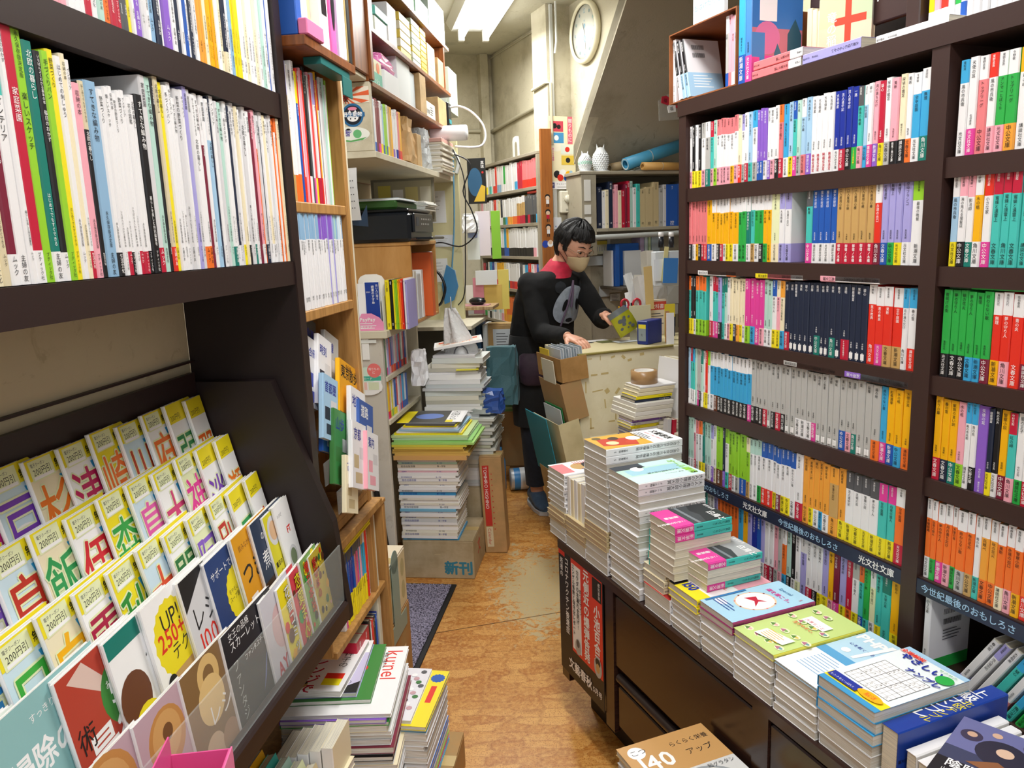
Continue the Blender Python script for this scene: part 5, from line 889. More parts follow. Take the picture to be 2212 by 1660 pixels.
# printer cabinet and printer
pc = empty('printer_cabinet', at(FA, 0, 0, 0), 'light plywood cabinet carrying the black printer', 'cabinet'); PW = M('c9975a', .45, 0, 'wood', dark='b07c3c', light='d6a868', stretch=(3, 3, .6))
part('side_panel', pc, (-1.12, -.80, 3.050, 3.066, 1.0828, 1.398), mat=PW); part('top_panel', pc, (-1.12, -.797, 3.048, 3.50, 1.3985, 1.414), mat=PW); part('side_panel', pc, (-1.12, -.80, 3.484, 3.50, 1.0828, 1.398), mat=PW); part('bottom_panel', pc, (-1.12, -.80, 3.0665, 3.4835, 1.0828, 1.096), mat=PW); part('back_panel', pc, (-1.13, -1.1205, 3.05, 3.50, 1.0828, 1.41), mat=PW)
for i, (s0, s1, h, c, nm) in enumerate(((3.08, 3.12, .20, 'e6e4da', 'off white'), (3.13, 3.19, .185, 'd8dde0', 'pale grey'), (3.20, 3.235, .20, 'F', 'white'), (3.26, 3.31, .27, 'd9622a', 'orange'), (3.33, 3.38, .25, 'dcdfe0', 'silver ring'), (3.40, 3.43, .27, 'c9cdd0', 'grey'))):
    bx(-1.08, -.80 + (.03 if nm == 'orange' else .0), s0, s1, 1.0965, 1.0965 + h, c, f'{nm} file standing in the plywood printer cabinet', name='ring_file', cat='file', group='files in the printer cabinet')
pr = empty('printer', at(FA, -1.13, 3.03, 1.4145), 'black inkjet printer with a control panel under a green tray', 'printer'); PK = M('1c2026', .32)
mb = MB(); mb.bevbox(0, .34, 0, .38, .0, .115, PK, .012); mb.build('printer_body', Matrix(), pr)
mb = MB(); mb.bevbox(.004, .336, .004, .376, .1155, .128, M('14181c', .3), .004); mb.build('scanner_lid', Matrix(), pr)
mb = MB(); mb.bevbox(.3405, .352, .03, .35, .035, .11, M('22262c', .3), .003); mb.box(.3522, .3530, .06, .10, .06, .095, '3a4450')
for i in range(10): mb.box(.3522, .3532, .14 + .03 * (i % 5), .150 + .03 * (i % 5), .065 + .02 * (i // 5), .071 + .02 * (i // 5), 's')
mb.text('Canon', (.3534, .27, .085), (0, 1, 0), (0, 0, 1), .014, 's'); mb.build('control_panel', Matrix(), pr)
mb = MB(); mb.bevbox(.341, .41, .08, .30, .006, .016, PK, .003); mb.build('paper_tray', Matrix(), pr)
mb = MB(); mb.box(.12, .16, -.002, 0, .09, .104, '0c0e10'); mb.build('hand_grip', Matrix(), pr)
thick('green_tray', FA, -1.06, -.84, 3.04, 3.36, 1.543, 1.576, '2f5a24', 'dark green plastic tray on top of the printer', 'tray', bev=.008)
for i in range(7): thick('paper_sheet', FA, -1.08 + .006 * math.sin(i * 2), -.80 + .008 * math.sin(i * 5), 3.37, 3.55 + .008 * (i % 3), 1.543 + i * .006, 1.548 + i * .006, ['e8e6dc', 'd9dcd6', 'f2f2ee'][i % 3], f'loose document bundle behind the green tray, {ordinal(7 - i)} from the top', 'paper', 'document bundles on the printer', bev=.001)
for i in range(3): thick('paper_sheet', FA, -1.05 + .01 * i, -.83 - .008 * i, 3.05 + .02 * i, 3.34, 1.5765 + i * .004, 1.580 + i * .004, ['dfe8ee', 'f4f4f2', 'cfe0ea'][i], f'document sheet on the green tray, {ordinal(3 - i)} from the top', 'paper', 'sheets on the green tray', bev=.0005)
# calendar hung on the wooden post
cl = empty('wall_calendar', at(FA, -.905, 2.60, 1.48, rz=-.2), 'curled calendar page with a navy foot hanging by the wooden unit', 'calendar')
mb = MB(); R_ = []
for i in range(9):
    t = i / 8; R_.append([(x, -.012 * math.sin(t * 2.4) - (x * .12), .012 + .17 * t) for x in (0, .035, .07)])
for i in range(8): mb.faces([R_[i][0], R_[i][1], R_[i][2], R_[i + 1][0], R_[i + 1][1], R_[i + 1][2]], [(0, 1, 4, 3), (1, 2, 5, 4)], M('eef0f4', .6)); mb.faces([tuple(Vector(p) + Vector((0, .001, 0))) for p in (R_[i][0], R_[i][1], R_[i][2], R_[i + 1][0], R_[i + 1][1], R_[i + 1][2])], [(3, 4, 1, 0), (4, 5, 2, 1)], M('eef0f4', .6))
a = Art(mb, (.005, -.010, .02), (1, -.12, 0), (0, -.03, 1), .0008); a.k += .006
for r_ in range(5):
    for q in range(6): a.mb.faces([a.P(.006 + q * .009, .03 + r_ * .022), a.P(.010 + q * .009, .03 + r_ * .022), a.P(.010 + q * .009, .034 + r_ * .022), a.P(.006 + q * .009, .034 + r_ * .022)], [(0, 1, 2, 3)], 'd')
mb.build('page', Matrix(), cl)
mb = MB(); mb.prism([(0, 0), (.085, -.01), (.085, .06), (.06, .02), (.02, .02), (0, .05)], .006, .009, M('2a3d55', .5)); mb.build('backing_card', Matrix(), cl)
# glass-fronted notice board with yellow papers behind the printer
nb = empty('notice_frame', at(FA, -1.12, 3.62, 1.50), 'framed notice board with yellow papers on the wall behind the printer', 'notice board')
part('frame', nb, (0, .30, 0, .015, 0, .012), (0, .012, 0, .015, .012, .19), (.288, .30, 0, .015, .012, .19), (0, .30, 0, .015, .19, .202), mat=M('8a8674', .5), bev=.001)
mb = MB(); mb.box(.012, .288, .006, .01, .012, .19, 'b9b294'); a = Art(mb, (.012, .006, .012), (1, 0, 0), (0, 0, 1)); a.rect(.02, .03, .06, .13, 'e6d86a').rect(.09, .02, .05, .12, 'F').rect(.15, .05, .06, .1, 'e0d490').rect(.22, .02, .05, .13, 'd8d4c0'); mb.build('board', Matrix(), nb)
# ================================================================ floor stacks in the middle
CB = M('bfae8e', .8, 0, 'card', dark='a3906c')
def carton(label, F, x0, x1, y0, y1, z0, z1, mat=CB, art=None, artx=None, name='cardboard_box', open_=False):
    X = at(F, x0, y0, z0); w, d, h = x1 - x0, y1 - y0, z1 - z0; e = empty(name, X, label, 'box')
    mb = MB(); mb.bevbox(0, w, 0, d, 0, h - .004, mat, .003)
    if art: art(Art(mb, (0, -.0004, 0), (1, 0, 0), (0, 0, 1)), w, h)
    if artx: artx(Art(mb, (w + .0004, 0, 0), (0, 1, 0), (0, 0, 1)), d, h)
    mb.build('box_body', Matrix(), e)
    for k in (0, 1):
        mb = MB(); mb.box(.001, w - .001, .001 + k * d / 2, d / 2 - .001 + k * d / 2, h - .0035, h, mat); mb.build('flap', Matrix(), e)
    mb = MB(); mb.box(w * .0, w + .0, d / 2 - .02, d / 2 + .02, h + .0002, h + .0006, M('c9b078', .3)); mb.build('packing_tape', Matrix(), e); return e
def art_new(a, W_, H_): a.text('新刊', W_ * .58, H_ * .15, .062, '3a86a0', bold=.05).lines(W_ * .45, H_ * .62, W_ * .12, 1, .01, 'E')
def art_newx(a, W_, H_): a.text('文', W_ * .35, H_ * .45, .07, 'c8443a', bold=.03)
carton('worn kraft box printed in blue characters under the tall white stack', FA, -.905, -.600, 3.022, 3.30, 0, .172, art=art_new, artx=art_newx)
def flatb(x0, x1, s0, s1, z0, z1, c, label, group, cat='booklet', name='booklet', txt=None, rz=0, tc='k'):
    mb = MB(); w, d, h = x1 - x0, s1 - s0, z1 - z0; mm = M(c, .5); t = min(.0012, h * .2)
    mb.box(0, w, .0, d, 0, t, mm); mb.box(0, w, 0, d, h - t, h, mm); mb.box(0, w, 0, .001, t, h - t, mm); mb.box(.001, w - .002, .001, d - .002, t, h - t, M('dcd9cf', .7))
    if txt: mb.text(txt, (w * .06, -.0004, h * .2), (1, 0, 0), (0, 0, 1), min(h * .68, .012), tc)
    if txt and len(txt) < 8: mb.text('第一学習', (w * .66, -.0004, h * .25), (1, 0, 0), (0, 0, 1), min(h * .6, .009), tc)
    return tag(mb.build(name, at(FA, x0, s0, z0, rz=rz)), label, cat, group)
z = .1725; i = 0
WC = ['4aa0d0', 'w', 'e8e4d6', 'e8e4d6', 'F', 'e2dfd2', 'w', 'cfd3d6', 'e8e4d6', 'w', 'u', '7ab8d8', 'w', 'e8e4d6', 'F', 'e9e6da', 'w', '3a90c4', 'u', 'w', 'F', 'e8e4d6', 'w', 'F', 'w', 'e6b8c4', 'F', 'e8dcc8', 'b9d8c0', 'w']
while z < .520:
    th = .008 + .007 * ((i * 7) % 5) / 4; r = RND.uniform(-.004, .004)
    flatb(-.902 + r, -.662 + r + .02 * (z > .3) * RND.random(), 3.022 + r, 3.23, z, z + th, WC[i % 30], f"{'white' if WC[i % 30] in 'wFu' else 'tinted'} spined catalogue, {ordinal(i + 1)} from the bottom of the tall white stack", 'catalogues in the tall white stack', 'catalogue', 'catalogue', ['営業案内', None, '総合出版目録', '教科書図書目録', None][i % 5], tc='B' if i % 3 else 'k'); z += th + .0004; i += 1
for k in range(10):
    c = ['d8a868', 'd9b05c', 'dcb65a', 'd8b050', 'e0c050', 'd9d04a', 'a8d878', '9ad27a', 'b8dfb0', 'c8e0a0'][k]; th = .009 if k else .018
    flatb(-.912 + .006 * math.sin(k * 2), -.605 + .014 * math.sin(k * 1.3) + (.02 if k > 5 else 0), 3.0 + .004 * math.sin(k), 3.27, z, z + th, c, f"{['tan', 'golden', 'golden', 'golden', 'yellow', 'yellow', 'pale green', 'pale green', 'mint', 'lime'][k]} envelope bundle, {ordinal(k + 1)} above the catalogues of the tall stack", 'envelope bundles on the tall stack', 'envelope', 'envelope_bundle', rz=.01 * math.sin(k * 3)); z += th + .0005
for k in range(6):
    c = ['y', 'w', 'l', 'u', 'y', 'd'][k]; flatb(-.905 + .01 * k, -.62 - .006 * k, 3.01, 3.25, z, z + .0075, c, f"{NAME[c]} magazine, {ordinal(k + 1)} above the green envelopes of the tall stack", 'magazines on the tall stack', 'magazine', 'magazine', rz=.03 * math.sin(k * 2.2)); z += .008
mb = MB(); a = Art(mb, (0, 0, .0006), (1, 0, 0), (0, 1, 0)); mb.box(0, .27, 0, .21, 0, .0006, 'w'); a.rect(0, 0, .05, .21, 'y').rect(.05, .0, .15, .21, '4a4a46').disc(.12, .11, .06, '6a84c8', .05).rect(.2, 0, .06, .21, 'F').text('天国から', .225, .2, .04, 'k', True).rect(.2, .0, .03, .04, 'y')
tag(mb.build('magazine_cover', at(FA, -.895, 3.02, z + .0003, rz=.05)), 'magazine with a dog photograph, topmost of the yellow-edged stack', 'magazine'); z1 = z
# behind it the higher messy stack
z = 0
carton('plain kraft box under the messy paper stack', FA, -.86, -.56, 3.345, 3.60, 0, .30)
z = .3005; i = 0
while z < .90:
    th = .012 + .012 * ((i * 5) % 4) / 3; r = RND.uniform(-.012, .012) * (1 if z > .7 else .4); x1 = -.60 + RND.uniform(-.02, .02)
    flatb(-.855 + r + (.04 if z > .84 else 0), x1, 3.34 + r * .5 + .02, 3.56, z, z + th, ['u', 'F', 'e6e2d4', 'cfd6d8', 'w', 'dfe4e0', 'w', 'c9c6b8'][(i * 3) % 8], f'pale document file, {ordinal(i + 1)} from the bottom of the messy stack', 'files in the messy stack', 'file', 'document_file', rz=RND.uniform(-.05, .05) if z > .6 else 0); z += th + .0006; i += 1
mb = MB(); mb.box(0, .22, 0, .17, 0, .012, 'F'); Art(mb, (0, 0, .012), (1, 0, 0), (0, 1, 0)).rect(.01, .01, .2, .15, 'f0e8dc').rect(.02, .09, .18, .05, 'd86a4a').text('請求在中', .04, .03, .035, 'o'); tag(mb.build('document_file', at(FA, -.80, 3.36, z + .022, rz=.2, ry=-.14)), 'orange lettered white envelope on the messy stack', 'envelope')
mb = MB(); mb.box(0, .10, 0, .12, 0, .004, 'e8e040'); tag(mb.build('yellow_note', at(FA, -.70, 3.335, .842, rz=.15)), 'bright yellow note block sticking out of the messy stack', 'note block')
# side heap of newspapers behind the box
for k in range(11): flatb(-.66 + .006 * math.sin(k * 3), -.55 + .012 * math.sin(k * 2.1), 3.34, 3.62, .455 + k * .0155, .468 + k * .0155, ['c9cdc8', 'd9dcd6', 'bfc6b0'][k % 3], f'folded newspaper, {ordinal(k + 1)} from the bottom behind the tall stack', 'folded newspapers', 'newspaper', 'newspaper', rz=.05 * math.sin(k * 1.7))
# white carrier bag hanging
def sheet_bag(label, X, prof, c, mat, name, art=None, n=18, fold=.012, seed=3):
    r = random.Random(seed); mb = MB(); R_ = []; ph = [r.uniform(0, 6) for _ in range(4)]
    for (cx, cy, wx, wy, z) in prof:
        R_.append([(cx + wx * math.cos(2 * math.pi * j / n) + fold * math.sin(5 * 2 * math.pi * j / n + ph[0] + z * 9) * math.cos(2 * math.pi * j / n), cy + wy * math.sin(2 * math.pi * j / n) + fold * math.sin(4 * 2 * math.pi * j / n + ph[1] + z * 7) * .7, z) for j in range(n)])
    mb.loft(R_, mat); 
    if art: art(mb)
    return mb.build(name, X)
wbag = M('e6e8e8', .45, 0, 'film', alpha=.97)
o = sheet_bag('', at(FA, -.70, 3.47, .80), [(0, 0, .07, .05, .0), (.0, 0, .075, .055, .05), (-.0, 0, .07, .05, .13), (-.015, 0, .05, .035, .20), (-.03, 0, .03, .02, .27), (-.04, 0, .014, .01, .31)], 'w', wbag, 'carrier_bag', art=lambda mb: mb.tube([(.012 + .034 * math.cos(t / 20 * 6.28), -.066, .09 + .055 * math.sin(t / 20 * 6.28)) for t in range(21)], .003, 'd', 5, caps=False), n=40)
tag(o, 'white plastic carrier bag with a black ring print hanging above the messy stack', 'bag')
mb = MB(); mb.tube([(-.74, 3.47, 1.11), (-.735, 3.46, 1.16), (-.73, 3.45, 1.10)], .002, 's', 5); tag(mb.build('metal_clip', FA), 'metal clip holding the white carrier bag', 'clip')
# blue and white crumpled bags
for lb, x, s, z, w, h, d, c, sd in (('teal patterned cloth bag standing between the messy stack and the blue boards', -.555, 3.75, .60, .16, .28, .14, '3f6870', 11), ('crumpled blue and white plastic bag beside the messy stack', -.55, 3.42, .63, .10, .10, .12, '2a4f9a', 12), ('crumpled white plastic bag tied beside the comics', -.83, 3.20, .80 - .0, .06, .15, .08, 'e4e6ea', 13), ('translucent grey plastic bag on the newspapers', -.60, 3.42, .66 - .03, .12, .09, .12, 'a9b0ae', 14)):
    bag(lb, x, s, z, w, h, d, c, name='crumpled_bag', mat=M(c, .55, 0, 'cloth', grain=300) if sd == 11 else M(c, .3), seed=sd, crump=.016)
# upright calendar carton
def art_cal(a, W_, H_): a.rect(.012, .13, .03, H_ - .17, 'c8342c'); a.text('TOMIHIRO HOSHINO', .018, H_ - .045, .021, 'F', rot=-math.pi / 2).rect(.012, .03, .03, .095, 'C').text('Calendar', .019, .118, .021, 'c8342c', rot=-math.pi / 2); [a.disc(.052, H_ - .08 - i * .026, .003, 'c8342c', n=8) for i in range(11)]
o = carton('tall narrow kraft carton with a red lettered strip leaning by the newspapers', FA, 0, .10, 0, .10, 0, .455, mat=M('c49a68', .7, 0, 'card'), art=art_cal); o.matrix_world = at(FA, -.598, 3.30, 0, ry=-.03)
# black pole
mb = MB(); mb.tube([(-.905, 2.855, .02), (-.965, 2.862, .60)], [.016, .011], M('15161a', .4), 10); tag(mb.build('black_pole', FA), 'black pole leaning against the cream desk end', 'pole')
# blue boards, kraft box and magazines beyond
for k, (x, c, nm, h) in enumerate(((-.70, 'd9cf8a', 'pale yellow', .70), (-.675, '1f4f9c', 'blue', .74), (-.650, 'c9d4dc', 'pale grey', .66))):
    thick('display_board', FA, x, x + .014, 3.98, 4.10, 0, h, c, f'{nm} board standing upright beside the kraft box at the back', 'board', 'boards at the back')
carton('large kraft box on the floor behind the counter, magazines stacked on it', FA, -.66, -.44, 4.33, 4.60, .10, .425, mat=M('b58a58', .75, 0, 'card')); carton('low kraft box under the large one behind the counter', FA, -.62, -.40, 4.34, 4.60, 0, .099, mat=M('a87c4c', .75, 0, 'card'))
for k in range(22):
    c = ['8ab86a', 'a8c890', '5a8a5a', 'd', 'k', '9aa0a0', 'w', 'd9dcd8'][(k * 5) % 8 if k > 7 else k % 3]
    flatb(-.66 + RND.uniform(-.015, .015), -.46 + RND.uniform(-.02, .02), 4.34, 4.56, .4255 + k * .0135, .438 + k * .0135, c, f'magazine in the pile on the large kraft box, {ordinal(22 - k)} from the top', 'magazines on the large kraft box', 'magazine', 'magazine', rz=RND.uniform(-.06, .06))
for k, (c, nm) in enumerate((('cfae7c', 'kraft'), ('e2d9b8', 'cream'), ('a8d4c4', 'mint green'))): flatb(-.64 + .03 * k, -.44, 4.33, 4.55, .724 + k * .006, .729 + k * .006, c, f'{nm} folder lying on the pile on the large kraft box', 'folders on the kraft box pile', 'folder', 'folder', rz=.2 - .12 * k)
# spray bottle and can on the floor
mb = MB(); mb.lathe([(.0, 0), (.03, 0), (.032, .01), (.032, .17), (.014, .22), (.013, .25), (0, .25)], M('4a90c8', .2), 18); o = mb.build('spray_bottle', at(FA, -.655, 4.20, 0)); tag(o, 'blue cleaning bottle standing by the carton at the back', 'bottle')
mb = MB(); mb.lathe([(0, 0), (.060, 0), (.062, .004), (.062, .16), (.058, .165), (0, .165)], M('c9cdd0', .3, .6), 24); mb.lathe([(.0625, .02), (.0627, .14)], M('3a86c4', .3), 24, caps=False); mb.lathe([(.063, .055), (.0631, .10)], M('e9eef2', .3), 24, caps=False)
tag(mb.build('metal_can', at(FA, -.60, 4.19, .064, ry=math.pi / 2, rz=.25)), 'blue and white labelled can lying on the floor at the back', 'can')
# ================================================================ cart with printed carton and bookend, and the mat
carton('plain brown carton under the printed gift box beside the wooden unit', FA, -.86, -.665, 2.0, 2.25, 0, .29, mat=M('a8753c', .6, 0, 'card'), artx=lambda a, W_, H_: a.rect(W_ * .45, H_ * .3, W_ * .3, H_ * .3, 'd8c8a0').lines(W_ * .48, H_ * .52, W_ * .24, 4, .012, 'd'))
def art_gift(a, W_, H_):
    a.rect(0, 0, W_ * .28, H_, 'e6d4b8').text('MOOMIN', W_ * .17, H_ * .08, .026, 'd', rot=math.pi / 2).rect(W_ * .30, H_ * .05, W_ * .68, H_ * .9, 'd8c9a0')
    for i in range(6): a.disc(W_ * (.4 + .22 * (i % 3)), H_ * (.3 + .4 * (i // 3)), W_ * .08, ['c9b988', 'e6dcc0', 'b8ae80'][i % 3], H_ * .16)
carton('pale printed gift box on the plain brown carton', FA, -.855, -.668, 2.004, 2.245, .2915, .475, mat=M('e4d6bc', .5), artx=art_gift, art=lambda a, W_, H_: a.rect(0, 0, W_, H_, 'ece4d4').rect(0, H_ * .95, W_, H_ * .05, 'C'))
mb = MB(); mb.box(0, .0012, .03, .10, 0, .19, M('7c9a96', .35)); mb.lathe([(.035, 0), (.035, .0012)], M('7c9a96', .35), 20, X=T(.0, .065, .19) @ RY(math.pi / 2)); mb.box(0, .10 * 0 + .0012, -.02, .16, -.055, 0, M('7c9a96', .35)); tag(mb.build('bookend', at(FA, -.6635, 2.05, .285)), 'grey green metal bookend clamped on the side of the cartons', 'bookend')
mt_ = empty('floor_mat', at(FA, -1.05, 2.30, 0), 'grey violet bristle door mat with a black rubber edge', 'mat')
mb = MB(); mb.bevbox(0, .385, 0, .66, .0, .006, M('1a1a1d', .6), .002); mb.build('rubber_edge', Matrix(), mt_)
mmat = bpy.data.materials.new('bristle'); mmat.use_nodes = True; nt = mmat.node_tree; n1 = nt.nodes.new('ShaderNodeTexNoise'); n1.inputs['Scale'].default_value = 170; n1.inputs['Detail'].default_value = 4; tc = nt.nodes.new('ShaderNodeTexCoord'); nt.links.new(tc.outputs['Object'], n1.inputs['Vector'])
cr_ = nt.nodes.new('ShaderNodeValToRGB'); cr_.color_ramp.elements[0].position = .38; cr_.color_ramp.elements[0].color = lin('3a3746'); cr_.color_ramp.elements[1].position = .58; cr_.color_ramp.elements[1].color = lin('a9a3bd'); nt.links.new(n1.outputs[0], cr_.inputs[0]); nt.links.new(cr_.outputs[0], nt.nodes['Principled BSDF'].inputs['Base Color']); nt.nodes['Principled BSDF'].inputs['Roughness'].default_value = .95
bm = nt.nodes.new('ShaderNodeBump'); bm.inputs['Distance'].default_value = .008; nt.links.new(n1.outputs[0], bm.inputs['Height']); nt.links.new(bm.outputs[0], nt.nodes['Principled BSDF'].inputs['Normal'])
mb = MB(); r = random.Random(2); V = []; F_ = []; nx, ny = 60, 100
for j in range(ny + 1):
    for i in range(nx + 1): V.append((.012 + .355 * i / nx, .015 + .63 * j / ny, .008 + r.random() * .006))
F_ = [(j * (nx + 1) + i, j * (nx + 1) + i + 1, (j + 1) * (nx + 1) + i + 1, (j + 1) * (nx + 1) + i) for j in range(ny) for i in range(nx)]
mb.faces(V, F_, mmat); mb.build('bristle_pile', Matrix(), mt_)
# ================================================================ low stacks at the foot of the rack
def Xw(F, x0, y0, z0, rz=0): return F @ T(x0, y0, z0) @ RZ(rz) @ Matrix(((0, 1, 0, 0), (0, 0, 1, 0), (1, 0, 0, 0), (0, 0, 0, 1)))
def cov(label, x0, x1, s0, s1, z, th, main, art, group, rz=0, name='floor_magazine', cat='magazine', pages='w'):
    return book(name, Xw(FA, x0, s0, z, rz), th, s1 - s0, x1 - x0, label=label, cat=cat, group=group, main=main, art=art, txt=False, pages=pages)
z = 0; i = 0; G1 = 'magazines in the tall stack at the foot of the rack'
while z < .375:
    th = .009 + .006 * ((i * 3) % 4) / 3; c = ['w', 'e', 'u', 'k', 'w', 'z', 'w', 's'][(i * 5) % 8]
    cov(f'{NAME[c]} spined magazine, {ordinal(i + 1)} from the bottom of the tall stack by the rack foot', -.74 + RND.uniform(-.004, .004), -.50 + (.34 - z) * .06 + RND.uniform(-.006, .006), 1.455 + RND.uniform(-.006, .006), 1.735, z, th, c, None, G1, rz=.12); z += th + .0005; i += 1
def art_kunel(a, W_, H_): a.rect(0, 0, W_, H_, 'F').text('ku:nel', W_ * .80, H_ * .93, .055, 'r', rot=-math.pi / 2).lines(W_ * .12, H_ * .8, W_ * .5, 8, .012, 'd').text('素敵に暮らす', W_ * .8, H_ * .9, .012, 'k', True)
cov('green spined magazine just under the white lifestyle one by the rack foot', -.74, -.50, 1.452, 1.735, z, .009, 'g', None, G1, rz=.13); z += .0095
cov('purple magazine directly under the white lifestyle one by the rack foot', -.74, -.505, 1.45, 1.73, z, .009, 'v', None, G1, rz=.11); z += .0095
cov('white lifestyle magazine with large red lettering by the rack foot', -.74, -.495, 1.455, 1.74, z, .009, 'w', art_kunel, G1, rz=.12); z += .0095
cov('dark green cookbook on the white lifestyle magazine', -.75, -.55, 1.49, 1.73, z, .010, 'j', lambda a, W_, H_: a.rect(0, 0, W_, H_, '3f8a3a').disc(W_ * .8, H_ * .55, .012, 'r').rect(W_ * .3, H_ * .1, W_ * .4, H_ * .4, 'F'), G1, rz=.14); z += .0105
cov('lilac cookbook second from the top by the rack foot', -.765, -.585, 1.50, 1.73, z, .011, 'V', lambda a, W_, H_: a.rect(0, 0, W_, H_, 'cfc8e6').rect(W_ * .2, H_ * .75, W_ * .8, H_ * .25, 'F').disc(W_ * .7, H_ * .88, .014, 'o').text('クックパッドの', W_ * .85, H_ * .7, .018, 'k', True).poly([(W_ * .6, 0), (W_, H_ * .2), (W_, 0)], 'k'), G1, rz=.13); z += .0115
cov('white microwave cookbook, topmost of the stack by the rack foot', -.76, -.615, 1.50, 1.725, z, .014, 'w', lambda a, W_, H_: a.rect(0, 0, W_, H_, 'F').text('電子レンジで', W_ * .42, H_ * .96, .038, 'R', True, .03).text('村上祥子の', W_ * .80, H_ * .96, .024, 'k', True).rect(W_ * .62, H_ * .1, W_ * .3, H_ * .12, 'y').rect(W_ * .62, H_ * .22, W_ * .3, H_ * .1, 'r').disc(W_ * .3, H_ * .1, .016, 'h').disc(W_ * .3, H_ * .13, .014, 'k', .008), G1, rz=.02)
# white stack to its side
z = 0; G2 = 'magazines in the low stack on the aisle side'
carton('small kraft box on the floor under the aisle-side magazine stack', FA, -.60, -.42, 1.62, 1.86, 0, .10, mat=M('b88a50', .7, 0, 'card')); z = .1005; i = 0
while z < .285:
    th = .010 + .004 * (i % 3); c = ['c', 'r', 'G', 'w', 'b', 'w', 'w', 'w', 's', 'w', 'w', 'u'][i % 12]
    cov(f'{NAME[c]} magazine, {ordinal(i + 1)} from the bottom of the aisle-side stack', -.63 + RND.uniform(-.004, .004), -.455 - .0 * z + RND.uniform(-.005, .005), 1.60 + RND.uniform(-.005, .005), 1.83, z, th, c, None, G2); z += th + .0005; i += 1
cov('yellow covered magazine under the white family one on the aisle-side stack', -.60, -.452, 1.60, 1.84, z, .010, 'y', lambda a, W_, H_: a.rect(0, 0, W_, H_, 'y').disc(W_ * .85, H_ * .85, .02, 'b', n=24, spiky=.15).rect(W_ * .8, H_ * .4, W_ * .1, H_ * .3, 'r'), G2, rz=-.03); z += .0105
cov('white magazine with people in white clothes and flowers, topmost of the aisle-side stack', -.645, -.49, 1.605, 1.83, z, .008, 'w', lambda a, W_, H_: (a.rect(0, 0, W_, H_, 'e9e8ee').disc(W_ * .25, H_ * .2, .016, 'h').disc(W_ * .28, H_ * .4, .016, 'h').disc(W_ * .25, H_ * .57, .016, 'h').disc(W_ * .22, H_ * .2, .016, 'k', .008).disc(W_ * .25, H_ * .42, .016, 'k', .008).disc(W_ * .22, H_ * .6, .016, 'k', .008).disc(W_ * .6, H_ * .6, .03, 'F').disc(W_ * .55, H_ * .3, .03, 'F'), [a.disc(W_ * (.75 + .2 * ((i * 7) % 10) / 10), H_ * (.15 + .07 * i), .008, ['j', 'c9a0a8', 'F', 'd'][i % 4], n=7) for i in range(12)]), G2)
# books in front of the stack under the rack
z = 0
for k in range(18):
    cov(f'white book lying under the rack in front of the tall stack, {ordinal(k + 1)} from the floor', -.74, -.575, 1.17, 1.43, z, .0185, ['w', 'e', 'k', 's'][k % 4], None, 'books lying under the rack', rz=.05 * math.sin(k)); z += .019
for k, (c, nm) in enumerate((('k', 'black'), ('w', 'white'), ('w', 'second white'), ('s', 'grey'), ('e', 'cream'))):
    book('magazine', at(FA, -.70 + k * .026, 1.33, z), .024, .05 + .008 * k, .10, label=f'{nm} book standing on the pile under the rack', cat='book', group='books standing under the rack', main='w', side=c, txt=False)
for k, (c, nm) in enumerate((('b', 'deep blue'), ('Y', 'patterned yellow'), ('t', 'turquoise'), ('q', 'mint'), ('N', 'pale yellow'), ('E', 'kraft'))):
    book('magazine', at(FA, -.735 + k * .026, 1.18, z, ry=-.30), .018, .085 - .006 * k, .14, label=f'{nm} notebook leaning on the pile under the rack', cat='notebook', group='notebooks under the rack', main=c, txt=False)
# ================================================================ helpers: a point of the place seen at a photo pixel, on a height or on a vertical plane
def ray(x, y):
    d = fwd + (x - 1106) / FPX * r2 - (y - 830) / FPX * u2; return d / math.hypot(d.x, d.y)
def onz(x, y, z): r = ray(x, y); return Vector((0, 0, CH)) + r * ((z - CH) / r.z)
def onY(x, y, Y): r = ray(x, y); return Vector((0, 0, CH)) + r * (Y / r.y)
def onS(x, y, s): r = ray(x, y); return Vector((0, 0, CH)) + r * (s / r.dot(dB))
def ub(p): return p.dot(pB)
# ================================================================ ceiling fixtures
for i, (lx, ly, la) in enumerate(LAMPS):
    e = empty('ceiling_light', Matrix.Translation((lx, ly, CEIL - .0005)) @ RZ(la), ('twin-tube fluorescent ceiling fixture at the back of the shop', 'twin-tube fluorescent ceiling fixture above the aisle', 'twin-tube fluorescent ceiling fixture near the entrance')[i], 'light', 'fluorescent ceiling fixtures')
    mb = MB(); mb.prism([(-.15, 0), (.15, 0), (.12, -.045), (-.12, -.045)], -.64, .64, M('e8e8e0', .4)); mb.build('housing', Matrix(), e)
    for sx in (-.07, .07):
        mb = MB(); mb.tube([(sx, -.58, -.085), (sx, .58, -.085)], .0165, M('ffffff', .3, 0, 'emit', power=9), 14); mb.build('tube', Matrix(), e)
        for sy in (-.60, .60): 
            mb = MB(); mb.bevbox(sx - .018, sx + .018, sy - .016, sy + .016, -.108, -.046, M('e4e4dc', .4), .003); mb.build('socket', Matrix(), e)
